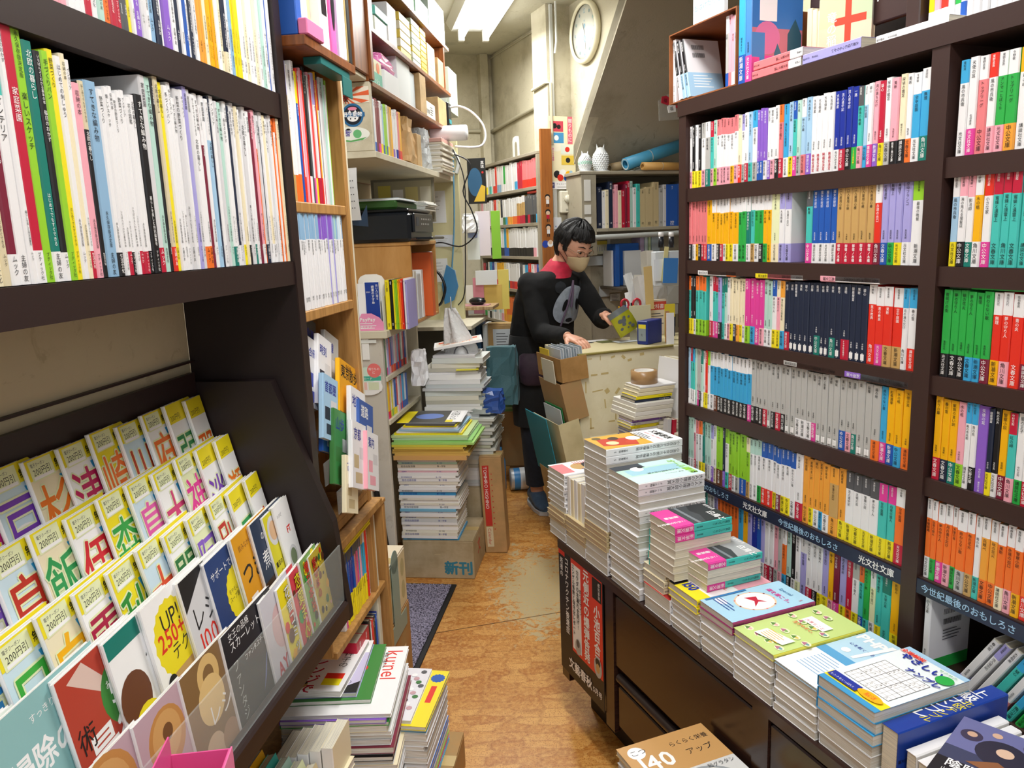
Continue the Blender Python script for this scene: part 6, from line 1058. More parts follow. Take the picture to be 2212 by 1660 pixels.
# ================================================================ comic shelves at the back (F2: x towards the camera)
F2 = frame(5.10 * dB + 1.84 * pB, -dB, pB)
GW = M('a39a88', .6, 0, 'plaster', dark='857c68', grain=60, bump=.06); XE = .98
cs = empty('bookcase', at(F2, 0, 0, 0), 'grey wooden bookcase full of comics on the back wall', 'bookcase')
ZC = [1.695, 1.492, 1.298, 1.094, .876, .585]
part('top_board', cs, (-.02, XE, -.004, .15, 1.868, 1.886), mat=GW)
for z in ZC: part('shelf_board', cs, (0, XE - .02, 0, .148, z - .018, z), mat=GW, bev=.001)
part('side_panel', cs, (-.02, -.0005, 0, .15, .2, 1.867), mat=GW); part('side_panel', cs, (XE - .019, XE, -.003, .15, .2, 1.867), mat=GW); part('back_panel', cs, (0, XE - .02, .149, .156, .2, 1.867), mat=GW)
rows = [("e_p@11 R_w@12 w_e@10 w_y@12 w@11 w_t@12 w@11 w_r@12 r@9 w_x@13 w_x@12 w@12 g_w@11 w@13 w@12 w@12 w@12 w_c@12 R@13 R@12 P_r@12 P_r@12 P_r@12 P_r@12 P_r@12 P_r@11", 'top'),
        ("p_w@12 w_r@12 w@12 w_p@13 w@12 w_Y@12 r_Y@12 w_g@12 e_w@12 n_w@11 w_j@12 w_c@12 w_O@12 w_O@12 w_o@11 w_o@12 h.w_r@12 h.w_R@12 h.w_R@12 d_k@12 d_R@12 d_k@12 d_k@12 d_c@11", 'second'),
        ("w_d@11 l.w_d@11 w.c_d@11 w.c_d@12 w_n@11 w_n@11 V.w_n@12 V.w_n@12 w_n@12 w_n@12 c_b@12 Y_b@11 w_k@12 w_k@11 w_k@12 w_k@11 w_k@11 w_k@12 w_k@11 w_k@12 w_k@11 w_k@11 w_p@12 w@12", 'third'),
        ("R_w@11 k_w@11 w_R@11 c_b@12 B_r@11 w_r@12 Y_r@12 Y_o@12 Y_R@12 e_o@12 w_T@12 w_r@12 w_R@12 w_r@12 w_p@12 d_w@12 w_n@12 c_r@12 r_w@12 w_b@12 p_w@12 b_w@12", 'fourth'),
        ("w_g@11 g_w@11 w_k@11 q_w@11 x_w@12 w@12 q_w@11 w_p@11 Y_O@12 o_O@12 o_Y@12 o_O@12 o_O@12 P_r@12 Y_r@12 r_b@12 w_r@12 b@12 c_w@12 r@12 w@12", 'fifth')]
for r, (sp, rn) in enumerate(rows):
    row_in(F2, sp, .004, XE - .024, .006, ZC[r], .158 if r != 2 else .168, .105, 'comic_book', 'comic', f'{rn} shelf of the back bookcase', f'comics on the {rn} shelf at the back', hv=.006, cat='comic', tk=mt(['進撃', '銀の匙', '宇宙兄弟', '名探偵', '食戟', '夏目', '恋と嘘', '東京']), bandfrac=.3, pages='w')
row_in(F2, "p_r@12 w_g@12 w_p@12 x_w@12 w_g@12 q_w@12 w_r@12", .004, .20, .006, ZC[5], .22, .105, 'comic_book', 'comic', 'lowest shelf of the back bookcase', 'comics on the lowest shelf at the back', cat='comic', tk=mt(['ぬり絵']))
thick('comic_book', F2, .22, .42, .006, .03, ZC[5] + .001, ZC[5] + .25, 'e6c9cc', 'large pink patterned magazine facing out on the lowest back shelf', 'magazine', art=lambda a, W_, H_: [a.disc(W_ * (.15 + .18 * (i % 5)), H_ * (.15 + .17 * (i // 5)), W_ * .07, ['r', 'g', 'F', 'P', 'Y'][(i * 3) % 5]) for i in range(22)])
for r in range(2): lying(F2, .80 - .0, .01, ZC[r + 1] + .168 - (0 if r else .0), .012, .16, .10, f'{("red", "grey")[r]} comic lying on top of the {("second", "third")[r]} back row', main=('r', 's')[r], txt=False)
# white bookends on top
for k, (x0, x1, lb) in enumerate(((.60, .70, 'white arched metal bookend on top of the comic bookcase'),)):
    mb = MB(); o_, i_ = [], []
    for i in range(13): t = math.pi * i / 12; o_.append((.05 - .05 * math.cos(t) * 1, .10 + .018 * math.sin(t))); i_.append((.05 - .022 * math.cos(t), .055 + .028 * math.sin(t)))
    P = [(0, 0)] + [(0, .09), (.004, .108), (.014, .118), (.086, .118), (.096, .108), (.1, .09), (.1, 0), (.072, 0), (.072, .06), (.066, .078), (.05, .086), (.034, .078), (.028, .06), (.028, 0)]
    V = [(p[0], 0, p[1]) for p in P] + [(p[0], .002, p[1]) for p in P]; n = len(P); q = [(0, 1, 2, 13 - 0, 14), ]
    mb.prism([(0, 0), (0, .09), (.008, .112), (.05, .118), (.05, .086), (.034, .078), (.028, .06), (.028, 0)], 0, .002, M('ecebe2', .4)); mb.prism([(.1, 0), (.072, 0), (.072, .06), (.066, .078), (.05, .086), (.05, .118), (.092, .112), (.1, .09)], 0, .002, M('ecebe2', .4)); mb.box(0, .1, .002, .08, 0, .0015, M('ecebe2', .4))
    tag(mb.build('bookend', at(F2, x0, .01, 1.887)), lb, 'bookend')
# orange wooden strip with figure stickers
ws = empty('wooden_strip', at(FB, 1.788, 3.955, 1.10), 'orange brown wooden strip with child-figure stickers at the end of the comic bookcase', 'board')
mb = MB(); mb.bevbox(0, .066, 0, .018, 0, .88, M('a8662a', .5, 0, 'wood', dark='8a4c1c', light='b87436'), .002); mb.build('strip_board', Matrix(), ws)
for i, z in enumerate((.47, .39, .31, .25)):
    mb = MB(); a = Art(mb, (.008, -.0002, z), (1, 0, 0), (0, 0, 1), .0003)
    if i < 3: a.disc(.025, .052, .016, 'k', .016).disc(.025, .047, .012, 'e8c8a8').rect(.016, .016, .018, .022, ['w', 'R', 'w'][i]).rect(.018, .0, .005, .016, 'k').rect(.028, .0, .005, .016, 'k')
    else: a.disc(.005, .02, .02, '2a48b0').disc(.035, .022, .018, 'F').disc(.035, .03, .012, 'e8c8a8')
    mb.build('figure_sticker', Matrix(), ws)
# poster, cable trunk and wall phone on the pillar
ps_ = MB(); ps_.box(0, .165, -.0006, 0, 0, .385, 'f6ecc4'); a = Art(ps_, (0, -.0006, 0), (1, 0, 0), (0, 0, 1))
a.rect(.118, .24, .030, .145, 'e06a80').text('贈りものに', .133, .375, .025, 'F', True).disc(.05, .25, .05, 'f8f2dc').rect(.012, .305, .08, .055, 'd04458').rect(.014, .245, .08, .055, '4a9ad0').disc(.04, .335, .014, 'k').disc(.065, .33, .012, 'k').disc(.05, .272, .014, 'F')
a.rect(.075, .188, .078, .05, 'e8f0e0').rect(.078, .13, .078, .05, 'e9c84a').disc(.115, .212, .014, 'r').disc(.118, .155, .014, 'k').text('選べる4種類', .028, .22, .012, 'm', True).disc(.05, .08, .020, 'k').disc(.085, .085, .022, 'F').disc(.12, .078, .02, 'Y').disc(.07, .062, .018, 'r').disc(.105, .06, .015, 'b').disc(.135, .09, .010, 'l')
a.rect(0, 0, .165, .042, 'F').text('ディズニーシリーズ', .045, .024, .012, 'k').rect(.006, .006, .028, .030, '34327a').text('図書', .008, .020, .011, 'F').text('カード', .008, .009, .008, 'F').lines(.05, .014, .09, 2, .006, 's')
tag(ps_.build('gift_card_poster', at(FB, 1.845, 3.985, 1.665, ry=.01)), 'yellow gift card poster with small picture cards on the pillar', 'poster')
mb = MB(); mb.tube([(1.885, 3.99, 2.05), (1.885, 3.99, 2.6)], .010, M('c6c8c4', .4), 8); mb.tube([(1.885, 3.99, 1.0), (1.885, 3.99, 1.66)], .010, M('c6c8c4', .4), 8); 
mb = MB(); mb.bevbox(1.876, 1.894, 3.985, 3.999, 1.0, CEIL - .003, M('c9cbc6', .4), .002); tag(mb.build('cable_conduit', FB), 'grey vertical cable conduit running down the pillar', 'conduit')
mb = MB(); mb.tube([(1.895, 3.95, CEIL), (1.893, 3.945, 2.42), (1.880, 3.94, 2.36)], .006, M('d8dad6', .3), 8); tag(mb.build('ceiling_pull', FB), 'short grey pipe hanging from the ceiling beside the pillar', 'pipe')
mb = MB(); mb.bevbox(0, .082, -.03, 0, 0, .12, M('e6e2cf', .4), .005); mb.lathe([(0, 0), (.024, 0), (.022, .012), (0, .013)], M('d8d4c0', .3), 18, X=T(.045, -.03, .075) @ RX(math.pi / 2)); a = Art(mb, (0, -.0302, 0), (1, 0, 0), (0, 0, 1)); [a.rect(.045 + .03 * math.cos(i * .5) - .001, .075 + .03 * math.sin(i * .5) - .001, .002, .002, 'k') for i in range(12)]; a.lines(.03, .02, .03, 2, .006, 'k')
tag(mb.build('ventilation_dial', at(FB, 1.905, 3.995, 1.535)), 'cream wall control box with a round dial under the poster', 'control box')
# pipes on the walls
def pipe(label, pts, r, mat, name='pipe', cat='pipe', F=Matrix()): mb = MB(); mb.tube(pts, r, mat, 8); return tag(mb.build(name, F), label, cat)
PC = M('b9b39c', .5)
pipe('painted pipe running along the right back wall above the comic bookcase', [(1.985, 5.19, 2.13), (1.985, 4.70, 2.16), (1.985, 4.2, 2.185)], .012, PC, F=FB); pipe('painted pipe crossing the back wall', [(1.0, 5.185, 2.13), (1.97, 5.185, 2.13)], .012, PC, F=FB)
pipe('ceiling edge wire along the right back wall', [(1.99, 5.18, 2.60), (1.99, 4.2, 2.60)], .005, PC, F=FB); pipe('short painted pipe stub on the pillar', [(1.85, 4.18, 2.215), (1.85, 4.0, 2.225), (1.87, 3.985, 2.22), (1.872, 3.985, 1.9)], .009, PC, F=FB)
# clock
ck = empty('wall_clock', frame(FB @ Vector((1.995, 3.79, 2.435)), -dB, pB), 'round cream wall clock with blue pictures high on the wall', 'clock')
CR_ = M('ece6c8', .3); mb = MB(); mb.lathe([(.128, 0), (.150, .002), (.153, .018), (.146, .030), (.134, .030), (.130, .022)], CR_, 44, X=RX(math.pi / 2), caps=False); mb.build('clock_rim', Matrix(), ck)
mb = MB(); mb.lathe([(0, .004), (.132, .004), (.132, .014), (0, .014)], M('f1f2e4', .5), 44, X=RX(math.pi / 2)); mb.build('clock_face', Matrix(), ck)
mb = MB(); a = Art(mb, (0, -.0143, 0), (1, 0, 0), (0, 0, 1), .0003)
for i in range(12):
    t = math.pi / 2 - i * math.pi / 6; x, y = .105 * math.cos(t), .105 * math.sin(t)
    if i % 3 == 0: a.text(str(12 if i == 0 else i), x, y - .012, .032, '5aa0c0', align='c')
    else: a.disc(x, y, .009, '6a8a8c' if i % 2 else '9ab8b0', n=8)
a.text('*', 0, .04, .03, '4aa8d8', align='c').text('moji', 0, -.05, .014, '4aa8d8', align='c').disc(0, -.03, .014, '4aa8d8').disc(.0, .03, .012, '8ac0dc'); mb.build('numerals', Matrix(), ck)
mb = MB(); mb.box(-.002, .002, -.0155, -.0145, 0, .085, 'd'); o = mb.build('minute_hand', RY(math.radians(174)), ck); mb = MB(); mb.box(-.003, .003, -.0165, -.0157, 0, .05, 'd'); mb.build('hour_hand', RY(math.radians(-20)), ck)
mb = MB(); mb.lathe([(0, 0), (.131, 0), (.10, .008), (0, .012)], M('ffffff', .04, 0, 'glass', alpha=.10), 44, X=T(0, -.0175, 0) @ RX(math.pi / 2)); mb.build('glass_cover', Matrix(), ck)
# ================================================================ file shelf under the stair
fs = empty('file_shelf', at(FB, 0, 0, 0), 'grey beige shelf of files under the sloping soffit, owls standing on it', 'shelf')
FG = M('a8a08c', .6, 0, 'plaster', dark='8a8270', grain=60, bump=.06)
part('top_board', fs, (1.94, 3.0, 3.80, 3.985, 1.728, 1.745), mat=FG); part('side_panel', fs, (1.95, 2.040, 3.802, 3.984, 1.30, 1.7275), mat=FG); part('shelf_board', fs, (2.0405, 3.0, 3.80, 3.985, 1.425, 1.443), mat=FG); part('back_panel', fs, (2.0405, 3.0, 3.986, 3.996, 1.443, 1.7275), mat=M('6a6454', .8))
for z, h in ((1.59, .11), (1.52, .05), (1.47, .035)): thick('paper_note', FB, 1.965, 2.005, 3.799, 3.8005, z, z + h, 'ecebe4', f'handwritten paper note {("topmost", "middle", "lowest")[(1.59, 1.52, 1.47).index(z)]} of three on the file shelf end', 'note', 'notes on the file shelf end', bev=.0003)
def stf(n): return dict(title=RND.choice(['台帳', '売上帳', '仕入', '注文控', '新聞切抜', '名簿']), auth='', pub='', h=None)
row_in(FB, "n@13 w@9 e@9 n@10 p@6 p@8 e@9 R@9 z@6 R@7 q@8 w@9 t@10 E@14 E@22 E@16 s@12 u@8 b@32 X@10 T@14 d@10 T@12 u@12 d@16 s@14 d@14", 2.045, 2.80, 3.806, 1.4435, .225, .16, 'ledger', 'ledger', 'file shelf under the stair soffit', 'ledgers on the file shelf', hv=.028, cat='ledger', txt=True, tk=lambda n: dict(title=RND.choice(['台帳', '売上帳', '仕入', '注文控', '名簿']), auth='', pub='控'))
def owl(label, x, y, h, r, green=False, turned=False):
    e = empty('paper_owl', at(FB, x, y, 1.7455), label, 'ornament'); W_ = M('e9ecec', .5); 
    mb = MB(); mb.lathe([(0, 0), (r * 1.25, 0), (r * 1.25, .004), (0, .004)], W_, 20); mb.build('base_disc', Matrix(), e)
    mb = MB(); mb.lathe([(0, .004), (r * .7, .006), (r * .95, h * .2), (r, h * .42), (r * .85, h * .66), (r * .5, h * .84), (0, h * .88)], W_, 20)
    for i in range(11):
        t = i / 11; z = .012 + h * .74 * t; rr = r * (.82 + .22 * math.sin(math.pi * min(t * 1.15, 1))) * (1 if t < .7 else 1 - (t - .7) * 1.6)
        for j in range(18):
            a_ = 2 * math.pi * (j + .5 * (i % 2)) / 18; cx, cy = math.cos(a_), math.sin(a_); c = M('a8dcc4', .5) if green and 3 < i < 6 else W_
            P0 = Vector((cx * rr, cy * rr, z)); sd_ = Vector((-cy, cx, 0)) * r * .15; mb.faces([tuple(P0 - sd_), tuple(P0 + sd_), tuple(P0 + Vector((cx, cy, 0)) * r * .16 + Vector((0, 0, -.003))), tuple(P0 + Vector((0, 0, h * .06)))], [(0, 1, 2), (1, 3, 2), (3, 0, 2)], c)
    mb.build('folded_body', Matrix(), e)
    mb = MB()
    if not turned:
        for sx in (-1, 1): mb.lathe([(0, 0), (r * .30, 0), (r * .30, .003), (0, .004)], M('d0d4d2', .5), 14, X=T(sx * r * .30, -r * .72, h * .66) @ RX(math.pi / 2)); mb.lathe([(0, 0), (r * .15, 0), (0, .003)], 'k', 12, X=T(sx * r * .30, -r * .78, h * .66) @ RX(math.pi / 2))
        mb.lathe([(0, -.006), (.004, 0), (0, .004)], 'r', 8, X=T(0, -r * .85, h * .58)); mb.build('face', Matrix(), e)
    for sx in (-1, 1): 
        m2 = MB(); m2.lathe([(r * .2, 0), (r * .12, h * .08), (.0, h * .2)], W_, 8, X=T(sx * r * .42, 0, h * .80) @ RY(sx * .25)); m2.build('ear', Matrix(), e)
owl('smaller white and mint folded paper owl facing out on the file shelf', 2.005, 3.86, .112, .033, True); owl('larger all-white folded paper owl turned away on the file shelf', 2.105, 3.87, .150, .040, False, True)
# blue roll, papers, kraft roll
def roll(label, p0, p1, r, c, inner='e8e4da', cat='paper roll'):
    p0, p1 = Vector(p0), Vector(p1); d = (p1 - p0); L_ = d.length; q = d.to_track_quat('Z', 'Y').to_matrix().to_4x4(); mb = MB()
    mb.lathe([(r * .55, 0), (r * .8, 0), (r, 0), (r, L_), (r * .6, L_), (r * .6, .004)], M(c, .45), 24, caps=False); mb.lathe([(r * .60, .001), (r * .86, -.001)], M(inner, .5), 24, caps=False); mb.lathe([(r * 1.01, L_ * .38), (r * 1.01, L_ * .39)], M('d8d8d0', .5), 24, caps=False)
    return tag(mb.build('paper_roll', FB @ T(*p0) @ q), label, cat)
roll('long pale blue paper roll lying slanted on the file shelf', (2.235, 3.83, 1.782), (2.66, 3.88, 1.90), .034, '4aa0c8'); roll('small brown paper roll behind the blue roll', (2.19, 3.92, 1.77), (2.35, 3.93, 1.80), .024, 'b8a078')
for k in range(5): thick('paper_sheet', FB, 2.30 + .02 * k, 2.72, 3.83, 3.97, 1.7457 + k * .007, 1.7515 + k * .007, ['b8b4a8', 'e0e0d8', '8a9a80', 'd8dcd8', 'f0f0ea'][k], f'loose paper bundle under the blue roll, {ordinal(5 - k)} from the top', 'paper', 'paper bundles under the blue roll', bev=.001)
roll('kraft paper roll sticking out beside the steel bookcase', (2.32, 3.79, 1.7685), (2.64, 3.815, 1.7685), .022, 'd9a860', inner='b88848')
# red and white charms in a clear bag hanging on the soffit
hb = empty('charm_bag', FB @ T(2.40, 3.62, 1.98), 'clear bag of red and white paper charms pinned on the sloping soffit', 'ornament')
mb = MB(); mb.prism([(-.085, 0), (.07, .01), (.09, .09), (.05, .17), (-.04, .13), (-.09, .10)], -.012, .0, M('e8eeee', .15, 0, 'film', alpha=.12)); mb.build('clear_bag', Matrix(), hb)
for i, (x, z, c, rr) in enumerate(((-.055, .10, 'c02038', .2), (-.02, .06, 'F', -.2), (.03, .075, 'c02038', .4), (.0, .125, 'F', .5), (.02, .16, 'c02038', .1))):
    mb = MB(); mb.prism([(-.022, -.018), (.022, -.020), (.026, .016), (0, .024), (-.024, .014)], -.018, -.014, M(c, .5)); Art(mb, (-.02, -.0182, -.015), (1, 0, 0), (0, 0, 1)).text('福', .008, .006, .022, 'k'); mb.build('charm', T(x, -.004 * i, z) @ RY(rr), hb)
# wall things behind the counter
def onwall(name, x0, y0, x1, y1, s, c, label, cat, art=None, th=.004, group=None):
    a_, b_ = onS(x0, y1, s), onS(x1, y0, s); return thick(name, FB, ub(a_), ub(b_), s - th, s, a_.z, b_.z, c, label, cat, group, art, bev=min(.0006, th * .2) if th < .01 else .002)
onwall('desk_calendar', 1276, 520, 1313, 550, 3.99, 'e8e2c0', 'small yellow calendar card on the wall behind the person', 'calendar', lambda a, W_, H_: (a.rect(0, H_ * .72, W_, H_ * .28, 'd9c23a'), [a.rect(W_ * (.08 + .13 * i), H_ * .2, W_ * .06, H_ * .35, 's') for i in range(7)]))
onwall('wall_outlet', 1308, 572, 1331, 614, 3.99, 'c9bd92', 'beige wall outlet box with a plugged cord', 'outlet', lambda a, W_, H_: a.rect(W_ * .25, H_ * .2, W_ * .5, H_ * .6, 'b8a878').disc(W_ * .5, H_ * .65, W_ * .14, 'd8d4c8').disc(W_ * .5, H_ * .35, W_ * .14, '5a4030'), th=.03)
onwall('cable_duct', 1311, 515, 1317, 571, 3.99, 'c9c5b4', 'cream cable duct above the wall outlet', 'cable duct', th=.01)
onwall('paper_note', 1264, 553, 1301, 575, 3.985, 'd6dcde', 'blank pale note taped behind the person', 'note'); onwall('paper_note', 1312, 617, 1342, 633, 3.985, 'd0d4d4', 'printed strip note below the outlet', 'note', lambda a, W_, H_: a.lines(W_ * .3, H_ * .4, W_ * .6, 1, .01, 'd')); onwall('paper_note', 1318, 634, 1339, 651, 3.985, 'dde2e4', 'small printed card under the strip note', 'note', lambda a, W_, H_: a.lines(W_ * .1, H_ * .8, W_ * .8, 5, .008, 'd')); onwall('paper_note', 1294, 618, 1316, 642, 3.9845, 'c4ccd0', 'pale blank paper beside the strip note', 'note')
onwall('paper_note', 1258, 400, 1262, 440, 3.985, 'd8d8d0', 'narrow paper slip on the wall edge', 'note')
onwall('red_tag', 1231, 541 - 90, 1239, 558 - 90, 3.985, 'c84050', 'small red tag on the wall left of the file shelf', 'tag')
onwall('wall_calendar', 1195, 470, 1212, 515, 3.985, 'dfe4ea', 'ring-bound calendar hanging under the dial box', 'calendar', lambda a, W_, H_: a.text('4', W_ * .2, H_ * .5, W_ * .4, 'b').lines(W_ * .1, H_ * .4, W_ * .8, 5, .012, 'd'))
mb = MB(); a0 = onS(1275, 512, 3.75); b0 = onS(1400, 497, 3.75); mb.tube([(ub(a0), 3.78, 1.395), (2.70, 3.78, 1.405)], .014, M('b8bcb8', .35), 10); mb.bevbox(ub(a0) - .03, ub(a0) + .01, 3.76, 3.80, 1.375, 1.415, M('d8d6c8', .4), .004); tag(mb.build('under_shelf_lamp', FB), 'unlit tube lamp mounted under the file shelf', 'lamp')
# blue folders and papers further right on a narrow ledge
lg = empty('wall_ledge', FB, 'narrow dark ledge under the blue folders', 'shelf'); part('ledge_board', lg, (2.15, 3.0, 3.72, 3.99, 1.105, 1.12), mat=M('5a5248', .6))
for k, (x0, x1, c, h, nm, y) in enumerate(((2.16, 2.172, 'w', .20, 'thin white', 3.86), (2.175, 2.20, '2060b8', .235, 'bright blue', 3.84), (2.205, 2.36, '1c64c0', .235, 'wide blue', 3.90), (2.245, 2.355, 'e8ecee', .195, 'white letter', 3.865), (2.37, 2.395, 'b8a8c8', .27, 'lilac', 3.90), (2.40, 2.42, 'c8d8dc', .27, 'pale aqua', 3.90), (2.425, 2.44, 'c8dcb0', .27, 'pale green', 3.90), (2.445, 2.50, 'b0c0c8', .27, 'blue grey', 3.90))):
    thick('file', FB, x0, x1, y, y + (.10 if x1 - x0 < .06 else .02), 1.1205, 1.1205 + h, c, f'{nm} file standing on the narrow ledge behind the counter', 'file', 'files on the narrow ledge', lambda a, W_, H_, k=k: a.rect(0, 0, W_, H_ * .3, '20304a') if k in (4, 5, 6) else None)
# ================================================================ the counter
FCt = Matrix(((.9404, -.3402, 0, .283), (.3402, .9404, 0, 3.21), (0, 0, 1, 0), (0, 0, 0, 1)))
CN = M('e9e2c6', .6, 0, 'plaster', dark='d6cda8', grain=50, bump=.06)
ct = empty('counter', FCt, 'cream painted counter with worn tape marks where the person works', 'counter')
mb = MB(); mb.bevbox(0, .62, 0, .02, .10, .922, CN, .002); mb.box(.40, .62, -.010, -.0005, .10, .70, CN)
mb.build('front_panel', Matrix(), ct)
mb = MB(); mb.bevbox(-.004, .8, .0205, .36, .905, .925, M('cfc49a', .6), .002); mb.build('counter_top', Matrix(), ct)
mb = MB(); mb.bevbox(0, .018, .0205, .34, .10, .904, CN, .002); mb.build('side_panel', Matrix(), ct)
mb = MB(); mb.tube([(-.006, -.003, .921), (.45, -.004, .924)], .009, M('8a7e3a', .6, 0, 'card', dark='6a6030'), 8, flat=.6); mb.build('edge_binding', Matrix(), ct)
mb = MB(); r = random.Random(4)
for (x, z, w, h, ro) in [(.07, .83, .030, .007, 0), (.12, .832, .035, .008, .05), (.085, .76, .05, .005, .1), (.13, .755, .02, .02, .6), (.03, .78, .006, .05, 0), (.10, .90, .004, .02, 0), (.16, .9, .02, .008, .3), (.21, .895, .012, .02, .8), (.05, .9, .02, .004, 0), (.18, .75, .03, .012, .9), (.05, .62, .006, .05, 0), (.055, .60, .02, .006, 0), (.15, .62, .03, .006, 0), (.17, .64, .006, .03, 0), (.12, .70, .006, .04, .1), (.24, .88, .02, .01, .2), (.30, .90, .02, .012, .1)]:
    mb.box(-w / 2, w / 2, -.0006, 0, -h / 2, h / 2, M('c8b47c', .6), X=T(x, -.0003, z) @ RY(-ro))
mb.build('tape_residue', Matrix(), ct)['kind'] = 'stuff'
# pockets on its left end
def pocket(label, x0, x1, y0, y1, z0, z1, mat, tilt, name='wall_pocket', cat='pocket'):
    e = empty(name, FCt @ T(x1 + .04, y0, z0) @ RY(-tilt), label, cat); w, d, h = x1 - x0, y1 - y0, z1 - z0
    for (nm, b) in (('outer_side', (-w, -w + .003, 0, d, 0, h)), ('front_side', (-w + .003, 0, 0, .003, 0, h)), ('base', (-w + .003, 0, .003, d, 0, .003))):
        mb = MB(); mb.box(*b, mat); mb.build(nm, Matrix(), e)
    return e
KB = M('b58a52', .7, 0, 'card', dark='96703c'); CP = M('d8cda4', .6, 0, 'card', dark='c4b88c')
e = pocket('kraft box pocket with clear sleeves on the end of the counter', -.125, -.004, -.02, .24, .825, .925, KB, .10)
pocket('large kraft envelope pocket below the clear sleeve box', -.10, -.004, -.015, .22, .66, .83, M('b08a5e', .7, 0, 'card'), .22); pocket('cream pocket holding a green folder on the counter end', -.10, -.004, -.02, .26, .40, .66, CP, .20); pocket('lowest cream pocket with a magenta folder on the counter end', -.09, -.004, -.02, .24, .16, .42, M('c9b080', .7, 0, 'card'), .18)
def infoil(label, x, y0, y1, z, h, c, tilt=.1, name='document_sleeve', cat='document', group=None, mat=None):
    mb = MB(); mb.box(0, .003, 0, y1 - y0, 0, h, mat or M(c, .3)); return tag(mb.build(name, FCt @ T(x + .04, y0, z) @ RY(-tilt)), label, cat, group)
for k in range(9): infoil(f'clear document sleeve in the kraft box pocket, {ordinal(k + 1)} from the front edge', -.115 + k * .012, .0, .16 - .004 * k, .835, .115 + .004 * (k % 3), ['c8d0d8', 'dfe6ec', 'b8c4cc'][k % 3], .08, group='sleeves in the kraft pocket', mat=M(['c8d0d8', 'dfe6ec', 'b8c4cc'][k % 3], .15))
infoil('yellow card at the back of the clear sleeves', -.128, .10, .2, .84, .10, 'e6c83a', .08); infoil('white sheet stuck on the kraft box pocket', -.135, .03, .16, .80, .10, 'dcd8c4', .12)
infoil('kraft envelope standing in the middle pocket', -.075, .0, .20, .68, .17, 'b08c60', .2); infoil('second kraft envelope standing in the middle pocket', -.055, .0, .19, .68, .16, 'a88458', .2)
infoil('green folder in the cream pocket', -.075, .02, .2, .44, .26, '3a9a5a', .16); infoil('white document bundle in the cream pocket', -.090, .01, .19, .46, .235, 'dfe3e8', .16); infoil('teal folder behind the cream pocket', -.13, .03, .27, .38, .28, '2a90a8', .2)
infoil('magenta folder in the lowest pocket', -.05, .02, .2, .20, .25, 'c0286a', .16); infoil('printed sheets in the lowest pocket', -.08, .02, .2, .22, .20, 'd0c4b8', .16)
# things on the counter
def oncounter(name, px_, py_, w, d, h, c, label, cat, art=None, z=.9255, rz=.348, bev=.003, dz=0): p = onz(px_, py_, z); mb = MB(); mb.bevbox(0, w, 0, d, 0, h, M(c, .4) if isinstance(c, str) else c, bev); (art and art(Art(mb, (0, -.0004, 0), (1, 0, 0), (0, 0, 1)), w, h)); return tag(mb.build(name, Matrix.Translation(p + Vector((0, 0, dz))) @ RZ(rz)), label, cat)
for k, (x, y, w, d, c, nm) in enumerate(((1240, 745, .10, .07, '3a3a38', 'dark grey card'), (1262, 741, .13, .05, 'e8e8e4', 'white sheet'), (1300, 742, .07, .06, '6a6e40', 'olive leaflet'), (1335, 742, .16, .06, 'dfe8ee', 'pale sheet'))): oncounter('paper_sheet', x, y, w, d, .0015, c, f'{nm} lying on the counter', 'paper', dz=.0005 * k, bev=.0002)
oncounter('box_file', 1376, 744, .055, .12, .105, '1a2f80', 'deep blue box file with a yellow label on the counter', 'box file', lambda a, W_, H_: a.rect(W_ * .15, H_ * .15, W_ * .7, H_ * .7, '8a98a0').rect(W_ * .15, H_ * .68, W_ * .7, H_ * .17, 'e8d83a').text('R', W_ * .4, H_ * .35, W_ * .3, 'd'), rz=-.75)
mb = MB(); mb.bevbox(0, .11, 0, .003, 0, .16, M('dcd6b4', .5), .0008); tag(mb.build('file_board', Matrix.Translation(onz(1363, 738, .9255) + Vector((0, .02, 0))) @ RZ(.3) @ RX(-.06)), 'cream file board standing behind the blue box file', 'board')
mb = MB(); mb.bevbox(0, .09, 0, .02, 0, .17, M('e6d8c4', .5), .001); Art(mb, (0, -.0004, 0), (1, 0, 0), (0, 0, 1)).rect(.0, .12, .09, .04, 'd04a3a').text('教科書', .006, .128, .024, 'F').lines(.01, .10, .07, 5, .012, 'd'); tag(mb.build('booklet', Matrix.Translation(onz(1408, 728, .9255) + Vector((0, .06, 0))) @ RZ(.3)), 'red topped printed booklet beside the blue box file', 'booklet')
pot = empty('pen_pot', Matrix.Translation(onz(1358, 715, .93) * 1 + Vector((0, 0, -.0)) ), 'white pen pot with scissors and pens on the counter', 'pot')
mb = MB(); mb.lathe([(0, 0), (.032, 0), (.034, .09), (.030, .09), (.029, .004), (0, .004)], M('e8e8e4', .4), 18); mb.build('cup', Matrix(), pot)
for sx in (-1, 1): mb = MB(); mb.tube([(sx * .016 + .019 * math.cos(t * .5236), 0, .135 + .026 * math.sin(t * .5236)) for t in range(13)], .006, M('c02a3c', .3), 8, caps=False); mb.tube([(sx * .01, 0, .04), (sx * .014, 0, .11)], .004, M('b8bcc0', .3, .8), 6); mb.build('scissor_handle', T(.012, 0, 0) @ RY(sx * .1), pot)
for k in range(7): mb = MB(); mb.tube([(0, 0, .02), (.0, 0, .13 + .006 * (k % 3))], .004, M(['Y', 'k', 'z', 'b', 'r', 'k', 'Y'][k] if False else CODE[['Y', 'k', 'z', 'b', 'r', 'k', 'Y'][k]], .3), 8); mb.build('pen', T(-.018 + .006 * k, .012 * math.sin(k), 0) @ RY(-.25 + .05 * k) @ RX(.1 * math.cos(k)), pot)
